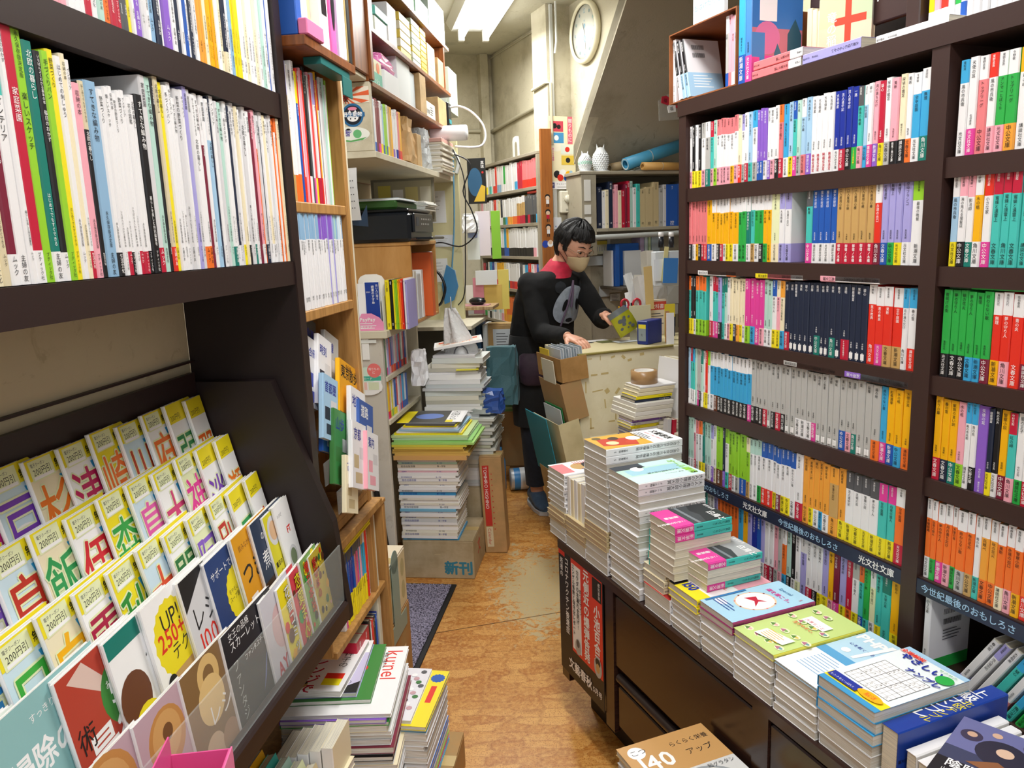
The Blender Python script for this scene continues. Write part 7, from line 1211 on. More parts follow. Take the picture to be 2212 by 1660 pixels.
# crowd of papers in letter racks right of the pot
lr = empty('letter_rack', Matrix.Translation(onz(1385, 716, .93) + Vector((0, .05, 0))) @ RZ(.3), 'wire letter rack stuffed with white papers beside the steel bookcase', 'rack')
for k in range(4): mb = MB(); mb.tube([(0, .03 * k, 0), (0, .03 * k, .12), (.22, .03 * k, .12), (.22, .03 * k, 0)], .002, M('6a6a68', .3, .7), 6); mb.build('wire', Matrix(), lr)
r = random.Random(8); LRX = lr.matrix_world.copy()
for k in range(22):
    x = -.05 + .23 * r.random(); y = .006 + .030 * (k % 4) + .004 * r.random(); w, h = .05 + .05 * r.random(), .12 + .13 * r.random(); z0 = .01 + .10 * (k // 8) * r.random(); c = ['eceef0', 'dfe4e8', 'f4f4f4', 'e8e4d8', 'd8e0e6'][k % 5]
    mb = MB(); R_ = []; cu = r.uniform(-.02, .02)
    for i in range(5): t = i / 4; R_.append([(0, cu * t * t, h * t), (w * .5, cu * t * t * .5 + .004, h * t * 1.02), (w, cu * t * t * 1.2, h * t)])
    for i in range(4):
        for q in (0, 1): mb.faces([R_[i][q], R_[i][q + 1], R_[i + 1][q + 1], R_[i + 1][q]], [(0, 1, 2, 3)], M(c, .6)); b_ = [(p[0], p[1] + .0012, p[2]) for p in (R_[i][q], R_[i][q + 1], R_[i + 1][q + 1], R_[i + 1][q])]; mb.faces(b_, [(3, 2, 1, 0)], M(c, .6))
    tag(mb.build('paper_sheet', LRX @ T(x, y, z0 + .02) @ RY(r.uniform(-.3, .3))), f'curled white sheet in the letter rack, {ordinal(k + 1)} of the papers stuffed there', 'paper', 'papers in the letter rack')
def stand(name, px_, py_, Y, w, h, c, label, cat, tilt=0, th=.003, art=None): p = onY(px_, py_, Y); mb = MB(); mb.box(0, w, 0, th, 0, h, M(c, .5)); (art and art(Art(mb, (0, 0, 0), (1, 0, 0), (0, 0, 1)), w, h)); return tag(mb.build(name, Matrix.Translation(p) @ RZ(.2) @ RY(tilt)), label, cat)
stand('envelope', 1396, 670, 3.62, .04, .20, 'd9bc7c', 'tall kraft envelope standing in the letter rack', 'envelope', tilt=-.06); stand('folder', 1432, 612, 3.60, .07, .115, '3a80cc', 'blue plastic folder above the letter rack', 'folder', tilt=.05); stand('card', 1412, 608, 3.64, .05, .10, 'f0f4f8', 'white card beside the blue plastic folder', 'card'); stand('card', 1428, 608, 3.63, .02, .16, 'e8dc9a', 'yellow card behind the blue plastic folder', 'card', tilt=.12)
stand('striped_card', 1436, 728, 3.55, .05, .15, 'e0cc30', 'yellow and black striped card beside the steel bookcase', 'card', art=lambda a, W_, H_: a.rect(0, 0, W_, H_ * .6, '1c2440'))
stand('paper_sheet', 1440, 750, 3.40, .035, .15, 'f2f2f6', 'narrow white sheet hanging at the counter corner', 'paper'); stand('paper_tag', 1437, 740, 3.43, .02, .14, 'b88a58', 'narrow brown paper tag behind the white sheet', 'paper')
for k, (px_, c, lc, nm) in enumerate(((1424, 'f2f2f2', '20242c', 'black labelled'), (1446, 'f4f4f4', '2a2a30', 'white'))):
    p = onY(px_ + 4, 535, 3.66); e = empty('correction_bottle', Matrix.Translation(p), f'small {nm} bottle on top of the stationery pile', 'bottle'); mb = MB(); mb.lathe([(0, 0), (.013, 0), (.013, .05), (0, .05)], M(lc, .3), 14); mb.build('bottle_body', Matrix(), e); mb = MB(); mb.lathe([(0, .0502), (.013, .0502), (.012, .07), (0, .07)], M(c, .3), 14); mb.build('cap', Matrix(), e)
sb = empty('stationery_box', Matrix.Translation(onY(1415, 610, 3.66)), 'pale stationery box carrying bottles and cards beside the steel bookcase', 'box'); mb = MB(); mb.bevbox(0, .15, 0, .10, -.02, .14, M('cfd4d8', .5), .003); mb.build('box_body', Matrix(), sb)
# ================================================================ books stacked on a low table between counter and steel bookcase
lt = empty('low_table', at(FB, 1.46, 2.48, 0), 'low white table under the small book stacks behind the magazine piles', 'table'); part('table_top', lt, (0, .42, 0, .34, .56, .58), mat=CN); [part('leg', lt, (x, x + .03, y, y + .03, 0, .5595), mat=CN) for x in (.01, .38) for y in (.01, .30)]
z = .5805
for i, (c, th, ins, t_) in enumerate((('p', .012, 0, 0), ('k', .0125, 0, 1), ('k', .0125, .002, 1), ('k', .0125, 0, 1), ('b', .0115, -.002, 0), ('O', .012, .003, 0), ('b', .011, 0, 0), ('w', .012, .002, 0), ('y', .012, -.003, 0), ('w', .011, 0, 0), ('v', .012, .004, 0))):
    flx = frame(FB @ Vector((1.475 + ins, 2.50, 0)), pB, dB)
    o = book('pocket_book', flx @ T(0, 0, z) @ Matrix(((0, 0, 1, 0), (0, 1, 0, 0), (-1, 0, 0, 0), (0, 0, 0, 1))) @ T(-th, 0, 0), th, .148, .105, label=f'{NAME[c]} pocket book, {ordinal(i + 1)} from the bottom of the small stack by the counter', cat='paperback', group='small stack by the counter', main=c, band='R' if t_ else None, pages='e'); z += th + .0005
for k in range(8): thick('paper_slip', FB, 1.59 - .0 + .006 * math.sin(k * 2), 1.70, 2.49, 2.56, .5805 + k * .015, .594 + k * .015, 'e4dfcc', f'cream paged book end, {ordinal(k + 1)} from the bottom beside the small stack', 'book', 'cream books beside the small stack', bev=.001)
zz = z + .001
for i, (th, c) in enumerate(((.014, 'e'), (.016, 'w'), (.015, 'e'), (.016, 'w'))): thick('order_book', FB, 1.475 + .004 * i, 1.64 + .004 * i, 2.48, 2.66, zz, zz + th, ['e6e2d2', 'f0eee6'][i % 2], f'white order book, {ordinal(i + 1)} above the small stack', 'book', 'order books above the small stack', bev=.0015); zz += th + .0005
for i, (c, th) in enumerate((('n', .010), ('y', .012), ('e', .014), ('e', .014), ('w', .008))):
    flx = frame(FB @ Vector((1.49 + .006 * i, 2.50, 0)), pB, dB); o = book('pocket_book', flx @ T(0, 0, zz) @ Matrix(((0, 0, 1, 0), (0, 1, 0, 0), (-1, 0, 0, 0), (0, 0, 0, 1))) @ T(-th, 0, 0), th, .16, .11, label=f'{NAME[c]} book on the order books by the counter, {ordinal(i + 1)} up', cat='book', group='books under the tape roll', main=c, title='まちがい探しノート' if c in 'yn' else '', auth='', pub=''); zz += th + .0005
tr = empty('tape_roll', at(FB, 1.575, 2.57, zz), 'roll of brown packing tape on top of the small book stack', 'tape'); mb = MB(); mb.lathe([(.038, 0), (.052, 0), (.052, .048), (.038, .048), (.038, 0)], M('b08a5c', .3), 28, caps=False); mb.build('tape', Matrix(), tr); mb = MB(); mb.lathe([(.034, .0), (.0379, .0), (.0379, .049), (.034, .049), (.034, 0)], M('e6e2da', .6), 28, caps=False); mb.build('cardboard_core', Matrix(), tr)
# large leaning books beside the steel bookcase
for k, (x, c, nm, h, bd) in enumerate(((1.665, 'w', 'white spined', .30, None), (1.690, 'C', 'beige', .30, 'g'), (1.740, 'k', 'black', .29, 'R'))):
    w = .022 if k != 1 else .045
    book('large_book', at(FB, x, 2.50, .625, ry=math.radians(7)), w, h, .16, label=f'{nm} large book leaning beside the steel bookcase', cat='book', group='leaning large books', main=c, band=bd, bandfrac=.26, title='歎異抄をひらく' if k == 0 else '', auth='', pub='')
for k, (x, c, h) in enumerate(((1.605, 'u', .13), (1.628, 'R', .125))): book('pocket_book', at(FB, x, 2.46, .5815, ry=.05), .018, h, .10, label=f'{NAME[c]} pocket book standing beside the leaning large books', cat='book', main=c, txt=False)
thick('display_stand', FB, 1.64, 1.83, 2.38, 2.47, .5815, .655, 'f0ead8', 'white paper carton with a yellow label behind the monthly magazines', 'carton', None, lambda a, W_, H_: a.rect(W_ * .45, H_ * .15, W_ * .4, H_ * .7, 'e8c03a').lines(W_ * .5, H_ * .7, W_ * .3, 4, .012, 'o').rect(W_ * .05, H_ * .4, W_ * .12, H_ * .4, 's'))
# ================================================================ on top of the steel bookcase
ZT = 1.7365
cbx = empty('open_carton', at(FR, -.045, -.004, ZT, rz=0), 'open cardboard box lying on its side with books on the bookcase end', 'box'); KI = M('9a5a2c', .7, 0, 'card', dark='7a4420')
for (nm, b) in (('carton_bottom', (0, .268, 0, .20, 0, .003)), ('carton_top', (0, .268, 0, .20, .165, .168)), ('carton_side', (0, .003, 0, .20, .0031, .1649)), ('carton_side', (.265, .268, 0, .20, .0031, .1649)), ('carton_back', (.0031, .2649, .197, .20, .0031, .1649))):
    mb = MB(); mb.box(*b, KI); mb.build(nm, Matrix(), cbx)
book('paperback', at(FR, -.040, .004, ZT + .004), .012, .152, .12, label='tall white book standing at the end of the open carton', cat='book', main='w', art=lambda a, W_, H_: a.rect(0, 0, W_, H_, 'ddd6d8'))
for k, (x, c, bd) in enumerate(((-.012, 'k', 'w'), (.006, 'k', 'l'), (.024, 'k', 'l'))):
    book('paperback', at(FR, x, .004, ZT + .006, ry=math.radians(-13)), .012, .145, .105, label=f'black book with pale foot leaning in the open carton, {ordinal(k + 1)} of three', cat='book', group='black leaning books', main=c, band=bd, bandfrac=.42, side='e8e6ea',
         art=(lambda a, W_, H_: (a.rect(0, 0, W_, H_ * .42, '5a9a22').text('28', W_ * .25, H_ * .04, .022, 'F'), a.lines(W_ * .15, H_ * .36, W_ * .6, 5, .007, 'F'), [a.rect(W_ * .2 + i * .0026, H_ * .82, .0013, H_ * .08, 'k') for i in range(14)], [a.rect(W_ * .2 + i * .0026, H_ * .68, .0013, H_ * .08, 'k') for i in range(14)])) if k == 2 else None)
row_in(FR, "s.w_b@10 p_P@10 p.p_w@10 l.w_w@12", .172, .217, .003, ZT + .0035, .152, .105, 'paperback', 'paperback', 'in the open carton', 'upright books in the carton', cat='paperback', tk=mt(['恋歌', '桜の下', '春の雨']))
book('large_book', at(FR, .226, .0, ZT), .022, .225, .13, label='blue spined book standing beside the open carton', cat='book', main='c', band='b', title='英単語')
def art_city(a, W_, H_): a.rect(0, 0, W_, H_, 'c87888').rect(0, H_ * .55, W_, H_ * .45, '3a78c0').disc(W_ * .3, H_ * .45, W_ * .25, 'd878a8').rect(0, 0, W_ * .25, H_ * .5, '4a88c8').poly([(W_ * .7, 0), (W_ * .7, H_ * .55), (W_ * .85, H_ * .7), (W, H_ * .5), (W_, 0)] if False else [(W_ * .7, 0), (W_ * .7, H_ * .5), (W_ * .85, H_ * .66), (W_ * .98, H_ * .5), (W_ * .98, 0)], '2e5a6c').poly([(W_ * .42, 0), (W_ * .44, H_ * .3), (W_ * .5, H_ * .4), (W_ * .58, H_ * .3), (W_ * .6, 0)], '3a7088').rect(W_ * .14, H_ * .62, W_ * .34, H_ * .3, 'F').poly([(0, 0), (W_ * .15, 0), (W_ * .15, H_ * .25), (0, H_ * .25)], 'e04a98') or [a.rect(W_ * (.17 + .022 * i), H_ * .80, W_ * .011, H_ * .09, 'k') for i in range(13)] and [a.rect(W_ * (.17 + .022 * i), H_ * .65, W_ * .011, H_ * .09, 'k') for i in range(13)]
book('large_book', at(FR, .250, .0, ZT), .020, .205, .14, label='blue and pink illustrated book standing beside the blue spined one', cat='book', main='4a88c8', band='m', art=art_city, title='')
for k in range(2): lying(FR, .275 + .004 * k, .0, ZT + .0005 + .0188 * k, .018, .15, .11, f'pink spined paperback lying flat on the bookcase, {("lower", "upper")[k]} of two', main='P', top='w', title='新文藝ネコ語')
lying(FR, .430, .0, ZT + .0005, .020, .15, .115, 'lavender spined paperback lying flat on top of the bookcase', main='V', title='火星に住むつもりかい')
lying(FR, .60, .015, ZT + .0005, .016, .15, .115, 'cream paged paperback lying flat near the upper textbooks', main='w', title='')
lying(FR, .50, .13, ZT + .0005, .020, .15, .115, 'orange covered paperback lying behind the lavender one', main='O', title='', rz=.3)
for k in range(3): book('paperback', at(FR, .300 + .016 * k, .125, ZT), .014, .148 - .006 * k, .10, label=f'cream paged paperback standing behind the pink ones, {ordinal(k + 1)} of three', cat='paperback', group='standing behind the pink ones', main='e', txt=False)
book('paperback', at(FR, .352, .120, ZT, rz=math.radians(-72)), .015, .150, .115, label='paperback with a shop picture and red ribbon cover facing out on the bookcase', cat='paperback', main='e', art=lambda a, W_, H_: a.rect(0, 0, W_, H_, 'd8c8a8').rect(0, H_ * .6, W_, H_ * .4, 'b8d0a0').rect(W_ * .5, 0, W_ * .12, H_, 'c8442c').rect(W_ * .3, H_ * .6, W_ * .6, H_ * .1, 'c8442c').text('竜の稲', W_ * .25, H_ * .8, W_ * .2, 'F', True), title='')
# upper cabinet standing back on the top board
uc = empty('upper_cabinet', at(FR, 0, 0, 0), 'dark brown upper cabinet with a white lettered header standing on the bookcase', 'cabinet')
part('header', uc, (.28, 1.7, .150, .166, 1.815, 2.0), mat=BR); part('upright', uc, (.635, .665, .045, .30, 1.7365, 2.3), mat=BR); part('back_panel', uc, (.28, 1.7, .29, .30, 1.7365, 2.3), mat=BRd)
mb = MB(); a = Art(mb, (.44, .1498, 1.84), (1, 0, 0), (0, 0, 1), .0003); a.text('辞典', .0, .02, .045, 'F').text('学習参考書', .14, .03, .035, 'F'); mb.build('header_lettering', Matrix(), uc)
row_in(FR, "y.w_w@11 p.w_w@11 r.w_w@11 w.r_w@10 g.w_w@11 w.v_b@10 w.b_w@11 w.b_w@11 c.w_w@11 w.c_w@11 w.b_w@11 w.b_w@11 w.c_w@11 w.g_w@11 b.w_w@11 w.b_w@11 c.w_w@11 w.c_w@10 w.g_w@11 w.b_w@10", .672, .93, .055, ZT, .20, .14, 'textbook', 'exam book', 'on top of the bookcase', 'exam books on top of the bookcase', cat='textbook', tk=mt(['2級建設', '一級電気', '危険物', '宅建士', '簿記3級']))
thick('picture_panel', FR, -.035, .09, .06, .075, ZT + .170, 2.12, 'dfe6ec', 'pale blue and cream illustrated panel standing on the open carton', 'panel', None, lambda a, W_, H_: a.rect(0, H_ * .4, W_, H_ * .6, 'e6e0b8').text('おばけだって', W_ * .05, H_ * .25, .018, 'x').poly([(W_ * .1, 0), (W_ * .2, H_ * .08), (W_ * .28, 0)], 'o'))
# ================================================================ left back: papered partition, mouse shelf, poster
pt_ = empty('papered_partition', at(FA, -.93, 3.98, 0), 'pale yellow partition covered with pinned notes behind the printer', 'partition'); PTM = M('d8d2a4', .7, 0, 'plaster', dark='c4bb84', grain=30, bump=.05)
mb = MB(); mb.box(-.22, .155, 0, .03, .80, 1.90, PTM); mb.build('partition_board', Matrix(), pt_)
r = random.Random(12)
NT = [(.0, 1.50, .085, .16, 'e9ecec'), (-.06, 1.68, .09, .06, 'e4e4da'), (.02, 1.38, .095, .06, 'e2e8ee'), (-.07, 1.42, .05, .08, 'e6e2cc'), (-.07, 1.56, .05, .09, 'dcdcd0'), (.0, 1.20, .08, .12, 'eef0ee'), (-.08, 1.26, .06, .1, 'f0eee4'), (.05, 1.16, .07, .10, 'd8e0e0'), (-.07, 1.12, .07, .09, 'e8e8e8'), (.06, 1.74, .05, .05, 'ecebe0')]
for k, (x, z, w, h, c) in enumerate(NT):
    mb = MB(); mb.box(0, w, -.0012, 0, 0, h, M(c, .6)); a = Art(mb, (0, -.0012, 0), (1, 0, 0), (0, 0, 1)); a.lines(w * .15, h * .8, w * .6, 4, h * .13, 's', h=.2); tag(mb.build('paper_note', at(FA, -.93 + x, 3.9795 - .0004 * k, z, ry=r.uniform(-.04, .04))), f'pinned note on the yellow partition, {ordinal(k + 1)} of the notes, {("handwritten", "printed")[k % 2]}', 'note', 'notes on the yellow partition')
pipe('black cable looping down the yellow partition', smooth_path([(-.80, 3.95, 1.84), (-.70, 3.93, 1.78), (-.74, 3.92, 1.65), (-.70, 3.92, 1.55), (-.68, 3.92, 1.45), (-.76, 3.93, 1.38), (-.86, 3.94, 1.40), (-.90, 3.95, 1.40)]), .0035, M('15151a', .4), 'cable', 'cable', FA)
pipe('thin black cable hanging beside the yellow partition', smooth_path([(-.79, 3.96, 1.86), (-.735, 3.94, 1.70), (-.745, 3.94, 1.4), (-.76, 3.94, 1.15), (-.80, 3.95, 1.08)]), .003, M('1a1a1e', .4), 'cable', 'cable', FA); pipe('light blue cord running down the yellow partition', smooth_path([(-.79, 3.96, 1.82), (-.80, 3.955, 1.5), (-.83, 3.95, 1.2), (-.84, 3.95, 1.05)]), .004, M('6aa4c8', .4), 'cable', 'cable', FA)
pipe('bundle of grey cables under the router', smooth_path([(-.80, 3.97, 1.86), (-.77, 3.98, 1.80), (-.78, 3.97, 1.74)]), .010, M('d0d4d0', .5), 'cable', 'cable', FA)
mb = MB(); mb.prism([(0, 0), (.10, 0), (.10, .24), (0, .24)], 0, .002, M('16181c', .4)); a = Art(mb, (0, -.0002, 0), (1, 0, 0), (0, 0, 1), .0003); a.disc(.040, .115, .039, '2a5a80', .075).poly([(.03, .012), (.09, .012), (.096, .09), (.075, .10), (.05, .05)], 'd8b43a').text('真珠', .083, .225, .020, 'F', True).disc(.083, .165, .006, 'c02a2a'); tag(mb.build('art_poster', at(FA, -.78, 4.28, 1.60)), 'black poster with a blue turbaned shape and yellow cloth behind the cables', 'poster')
cd = [(-.80, 4.05, 1.32, .035, .20, '9ac83a', 'green'), (-.86, 4.04, 1.32, .06, .18, 'f0e4ea', 'pink and white')]
for k, (x, y, z, w, h, c, nm) in enumerate(((-.665, 4.30, 1.30, .05, .26, '8ac83c', 'bright green'), (-.75, 4.29, 1.32, .08, .24, 'e8dfe6', 'pale pink'), (-.80, 4.28, 1.30, .07, .22, 'dfe6e6', 'clear'), (-.79, 4.27, 1.42, .05, .09, '8a9ac8', 'blue labelled'), (-.64, 4.31, 1.02, .06, .22, 'e0cf6a', 'yellow'), (-.72, 4.30, 1.02, .10, .14, 'd8b860', 'tan perforated'), (-.78, 4.29, 1.00, .06, .20, 'd88a9c', 'rose'), (-.82, 4.28, 1.00, .04, .16, 'ecebe8', 'white'), (-.76, 4.27, 1.16, .12, .08, 'dfe4e8', 'printed white'))):
    thick('hanging_folder', FA, x, x + w, y, y + .003, z, z + h, c, f'{nm} folder hanging beside the comic bookcase', 'folder', 'folders beside the comic bookcase', bev=.0006)
bag('white plastic bag hung among the folders beside the comic bookcase', -.77, 4.24, 1.44, .09, .10, .04, 'eef0f4', name='plastic_bag', mat=M('eef0f4', .3), seed=21)
ms = empty('mouse_shelf', at(FA, -.83, 4.02, 1.045), 'small wooden shelf carrying the computer mouse', 'shelf'); part('shelf_board', ms, (0, .20, 0, .22, 0, .018), mat=M('b8a078', .6, 0, 'wood')); part('bracket', ms, (.01, .03, .02, .20, -.12, -.0005), mat=CRM)
mo = MB(); mo.ball((0, 0, .0), (.032, .05, .022), M('17181c', .25)); mo.box(-.001, .001, -.045, -.01, .012, .0185, '3a3a3e'); tag(mo.build('computer_mouse', at(FA, -.725, 4.10, 1.0665 + .019, rz=1.2)), 'black computer mouse on the small wooden shelf', 'mouse')
mo = MB(); mo.bevbox(0, .14, 0, .10, 0, .003, M('b8848c', .6), .001); tag(mo.build('mouse_pad', at(FA, -.80, 4.05, 1.0635)), 'thin pinkish mouse mat under the computer mouse', 'mat')
# desk fan-like blue shape with black arm
mb = MB(); mb.prism([(0, 0), (.05, .02), (.075, .09), (.06, .17), (.02, .20), (-.01, .10)], 0, .012, M('4a88b8', .25)); tag(mb.build('blue_screen_cover', at(FA, -.86, 3.90, 1.09)), 'curved blue plastic cover beside the printer cabinet', 'cover')
pipe('black bent gooseneck arm beside the printer cabinet', smooth_path([(-.93, 3.86, 1.28), (-.87, 3.85, 1.25), (-.84, 3.84, 1.18), (-.86, 3.84, 1.11), (-.88, 3.84, 1.09)]), .007, M('15161a', .35), 'gooseneck_arm', 'arm', FA)
sh = empty('side_desk', at(FA, 0, 0, 0), 'low side desk crowded with notebooks behind the messy stack', 'desk'); part('desk_top', sh, (-1.15, -.68, 3.65, 4.15, .985, 1.005), mat=CRM); part('desk_panel', sh, (-1.15, -.80, 3.88, 3.90, .0, .9845), mat=M('6a6456', .7))
for k, (x, c, h, nm) in enumerate(((-.84, '2a5080', .22, 'blue bound'), (-.81, '24466e', .21, 'dark blue bound'), (-.78, 'c8d4dc', .20, 'grey'), (-.75, '2f587e', .22, 'second blue bound'), (-.715, 'dfe4e4', .19, 'white printed'))): thick('binder', FA, x, x + .024, 4.16, 4.34, .76, .76 + h, c, f'{nm} binder under the mouse shelf', 'binder', 'binders under the mouse shelf')
thick('binder_ledge', FA, -.90, -.60, 4.15, 4.40, .74, .7595, 'b8ae94', 'narrow ledge under the blue binders', 'shelf')
carton('tan cardboard panel box beside the binders', FA, -.70, -.52, 4.20, 4.30, .745 + .016, .95, mat=M('b8925a', .7, 0, 'card'), art=lambda a, W_, H_: a.rect(W_ * .2, H_ * .05, W_ * .6, H_ * .8, 'c9d0d4').lines(W_ * .3, H_ * .7, W_ * .4, 8, .015, 'd'))
# piled snacks / toys at the foot of the comic bookcase
r = random.Random(5); tbl = empty('toy_shelf', at(FB, 1.30, 4.38, 0), 'low shelf with small colourful packets below the comics', 'shelf'); part('shelf_top', tbl, (0, .45, 0, .30, .525, .54), mat=M('cfc8b8', .6)); part('shelf_base', tbl, (.02, .43, .02, .28, 0, .5245), mat=M('7a6a58', .7))
for k in range(26):
    x, y = 1.32 + .40 * r.random(), 4.40 + .22 * r.random(); c = r.choice(['r', 'o', 'B', 'v', 'Y', 'w', 'n', 'p', 'b', 'R']); w, h = .03 + .03 * r.random(), .035 + .05 * r.random()
    mb = MB(); mb.bevbox(-w / 2, w / 2, -.008, .008, 0, h, M(c, .25), .002); mb.box(-w * .3, w * .3, -.0085, -.008, h * .3, h * .6, r.choice(['y', 'w', 'r', 'k'])); mb.box(-w * .55, w * .55, -.001, .001, h, h * 1.12, M(r.choice(['p', 'w', 'v']), .3)); tag(mb.build('toy_packet', at(FB, x, y, .5405, rz=r.uniform(-.8, .8), rx=r.uniform(-.25, .25))), f'small {NAME[c]} foil packet in the heap below the comics, number {ordinal(k + 1)} from the wall', 'packet', 'packets below the comics')
mb = MB(); mb.ball((0, 0, .035), (.055, .04, .035), M('2050b0', .3)); tag(mb.build('blue_ball', at(FB, 1.36, 4.37, .541)), 'shiny blue rounded toy beside the packet heap', 'toy')
# ================================================================ the person behind the counter
PX = onY
BLK = M('090a0d', .92, 0, 'cloth', grain=900, dark='07080a', sheen=0); SK = M('dba489', .5, 0, 'skin'); HR = M('0b0a0c', .55, 0, 'hair')
def remesh(o, v, it=4):
    m_ = o.modifiers.new('remesh', 'REMESH'); m_.mode = 'VOXEL'; m_.voxel_size = v; m_.use_smooth_shade = True
    s_ = o.modifiers.new('smooth', 'SMOOTH'); s_.iterations = it; s_.factor = .5
    return o
pe = empty('person', Matrix.Translation((.17, 3.93, 0)), 'person in a black panda sweater and beige mask looking down at the counter', 'person')
PI = pe.matrix_world.inverted()
def pbuild(mb, name, par=None, X=None):
    o = bpy.data.objects.new(name, mb.mesh(name)); COL.objects.link(o); o.parent = par or pe; o.matrix_local = PI if par is None else Matrix(); return o
nf = Vector((.50, -.866, 0)); sd = Vector((.866, .50, 0))     # chest faces down the aisle and to the counter; sd points to the far shoulder
def V3(p): return Vector(p)
# torso rings: centre, half width, half depth, height
waist = Vector((.165, 3.93, .93)); TR_ = [(z_, a_ * .93, b_, c_) for z_, a_, b_, c_ in [(.60, .165, .135, (.155, 3.955)), (.78, .185, .150, (.155, 3.95)), (.90, .180, .140, (.160, 3.945)), (1.00, .178, .140, (.170, 3.92)), (1.10, .180, .140, (.185, 3.885)), (1.17, .178, .130, (.200, 3.862)), (1.215, .150, .105, (.208, 3.850)), (1.240, .090, .075, (.216, 3.842)), (1.250, .060, .060, (.222, 3.836))]]
def ring(z, a, b, c, k=26, grow=0):
    out = []
    for j in range(k):
        t = 2 * math.pi * j / k; p = Vector((c[0], c[1], z)) + sd * ((a + grow) * math.sin(t)) + nf * ((b + grow) * math.cos(t)); out.append(tuple(p))
    return out
shl = Vector((.195, 3.85, 1.20)) - sd * .106 - Vector((0, 0, .012)); shr = Vector((.205, 3.86, 1.195)) + sd * .150
whl = PX(1228, 728, 3.46); whl.z = max(whl.z, .955); handl = onz(1262, 738, .955)
ell = PX(1168, 722, 3.70); elr = PX(1300, 690, 3.78); whr = PX(1308, 682, 3.60)
mb = MB(); mb.loft([ring(*r_) for r_ in TR_[2:]], BLK)
for S_, E_, W_ in ((shl, ell, whl), (shr, elr, whr)):
    mb.ball(tuple(S_), (.062, .062, .060), BLK); d = (W_ - E_)
    mb.tube([S_, S_.lerp(E_, .5) + Vector((0, 0, .004)), E_], [.062, .056, .050], BLK, 16); mb.ball(tuple(E_), (.050, .050, .050), BLK); mb.tube([E_, E_.lerp(W_, .5), E_.lerp(W_, .9)], [.049, .045, .038], BLK, 16)
    P0 = E_.lerp(W_, .86); mb.tube([P0, E_.lerp(W_, .97)], [.036, .034], BLK, 16)
sw = remesh(pbuild(mb, 'sweater'), .009, 6)
# folds of the sweater come from a displaced surface
tx = bpy.data.textures.new('folds', 'CLOUDS'); tx.noise_scale = .11; dm = sw.modifiers.new('folds', 'DISPLACE'); dm.texture = tx; dm.strength = .018; dm.mid_level = .5; dm.texture_coords = 'LOCAL'
# panda print: rows of small faces laid on the chest surface
def chest(x, z, off):
    for i in range(len(TR_) - 1):
        if TR_[i][0] <= z <= TR_[i + 1][0]:
            t = (z - TR_[i][0]) / (TR_[i + 1][0] - TR_[i][0]); a, b = [TR_[i][k] * (1 - t) + TR_[i + 1][k] * t for k in (1, 2)]; c = [TR_[i][3][k] * (1 - t) + TR_[i + 1][3][k] * t for k in (0, 1)]
            th = math.asin(max(-.98, min(.98, x / a))); return tuple(Vector((c[0], c[1], z)) + sd * ((a + off) * math.sin(th)) + nf * ((b + off) * math.cos(th)))
def patch(mb, outline, z0, z1, off, mt, rows=16, cols=10, cx=0.0):
    V, F_ = [], []
    for i in range(rows + 1):
        t = i / rows; z = z0 + (z1 - z0) * t; l, r_ = outline(t)
        for j in range(cols + 1): V.append(chest(cx + l + (r_ - l) * j / cols, z, off))
    F_ = [(i * (cols + 1) + j, i * (cols + 1) + j + 1, (i + 1) * (cols + 1) + j + 1, (i + 1) * (cols + 1) + j) for i in range(rows) for j in range(cols)]
    mb.faces(V, F_, mt, True)
def oval(w, p=.5): return lambda t: (-w * max(0, 1 - (2 * t - 1) ** 2) ** p, w * max(0, 1 - (2 * t - 1) ** 2) ** p)
PZ = M('b4c0d0', .9, 0, 'cloth', grain=600, dark='98a4b4', sheen=0); cx0 = .052
mb = MB(); patch(mb, lambda t: tuple(k_ * .104 * max(0, 1 - (2 * t - 1) ** 2) ** .40 * (1.06 - .30 * t) for k_ in (-1, 1)), .985, 1.178, .013, PZ, 20, 12, cx=cx0); pbuild(mb, 'panda_face_print')
mb = MB(); [patch(mb, (lambda s_: lambda t: tuple(sorted((s_ * (-.011 + .012 * t - .012 * math.sqrt(max(0, 1 - (2 * t - 1) ** 2))) * 1, s_ * (-.011 + .012 * t + .012 * math.sqrt(max(0, 1 - (2 * t - 1) ** 2)))))))(s_), 1.050, 1.112, .0155, M('0b0c10', .9), 8, 4, cx=cx0 + s_ * -.034) for s_ in (-1, 1)]; patch(mb, oval(.022), .993, 1.016, .0155, M('14161c', .9), 6, 5, cx=cx0 - .002); pbuild(mb, 'panda_eye_print')
mb = MB(); [patch(mb, oval(.028), 1.140, 1.200, .0125, M('22262c', .9), 8, 5, cx=cx0 + s_ * .072) for s_ in (-1, 1)]; pbuild(mb, 'panda_ear_print')
# head
hc = PX(1238, 530, 3.80); yaw = math.atan2(.74, .67)            # face turned to the right of the picture
hf = Vector((.66, -.75, 0)); pit = math.radians(28)
fy = (hf * math.cos(pit) + Vector((0, 0, -math.sin(pit)))).normalized(); fx = fy.cross(Vector((0, 0, 1))).normalized(); fz = fx.cross(fy).normalized()
HM = Matrix(((fx.x, fy.x, fz.x, hc.x), (fx.y, fy.y, fz.y, hc.y), (fx.z, fy.z, fz.z, hc.z), (0, 0, 0, 1)))
def headp(az, el, g=1.0, add=0.0):
    x, y, z = math.cos(el) * math.sin(az), math.cos(el) * math.cos(az), math.sin(el); a, b, c = .074, .094, .112
    if z < 0: x *= 1 - .34 * (-z) ** 1.4; y = y * (1 - .55 * (-z)) if y < 0 else y * (1 - .10 * (-z) ** 2)
    return Vector((x * a * g + x * add, y * b * g + y * add, z * c * g + z * add))
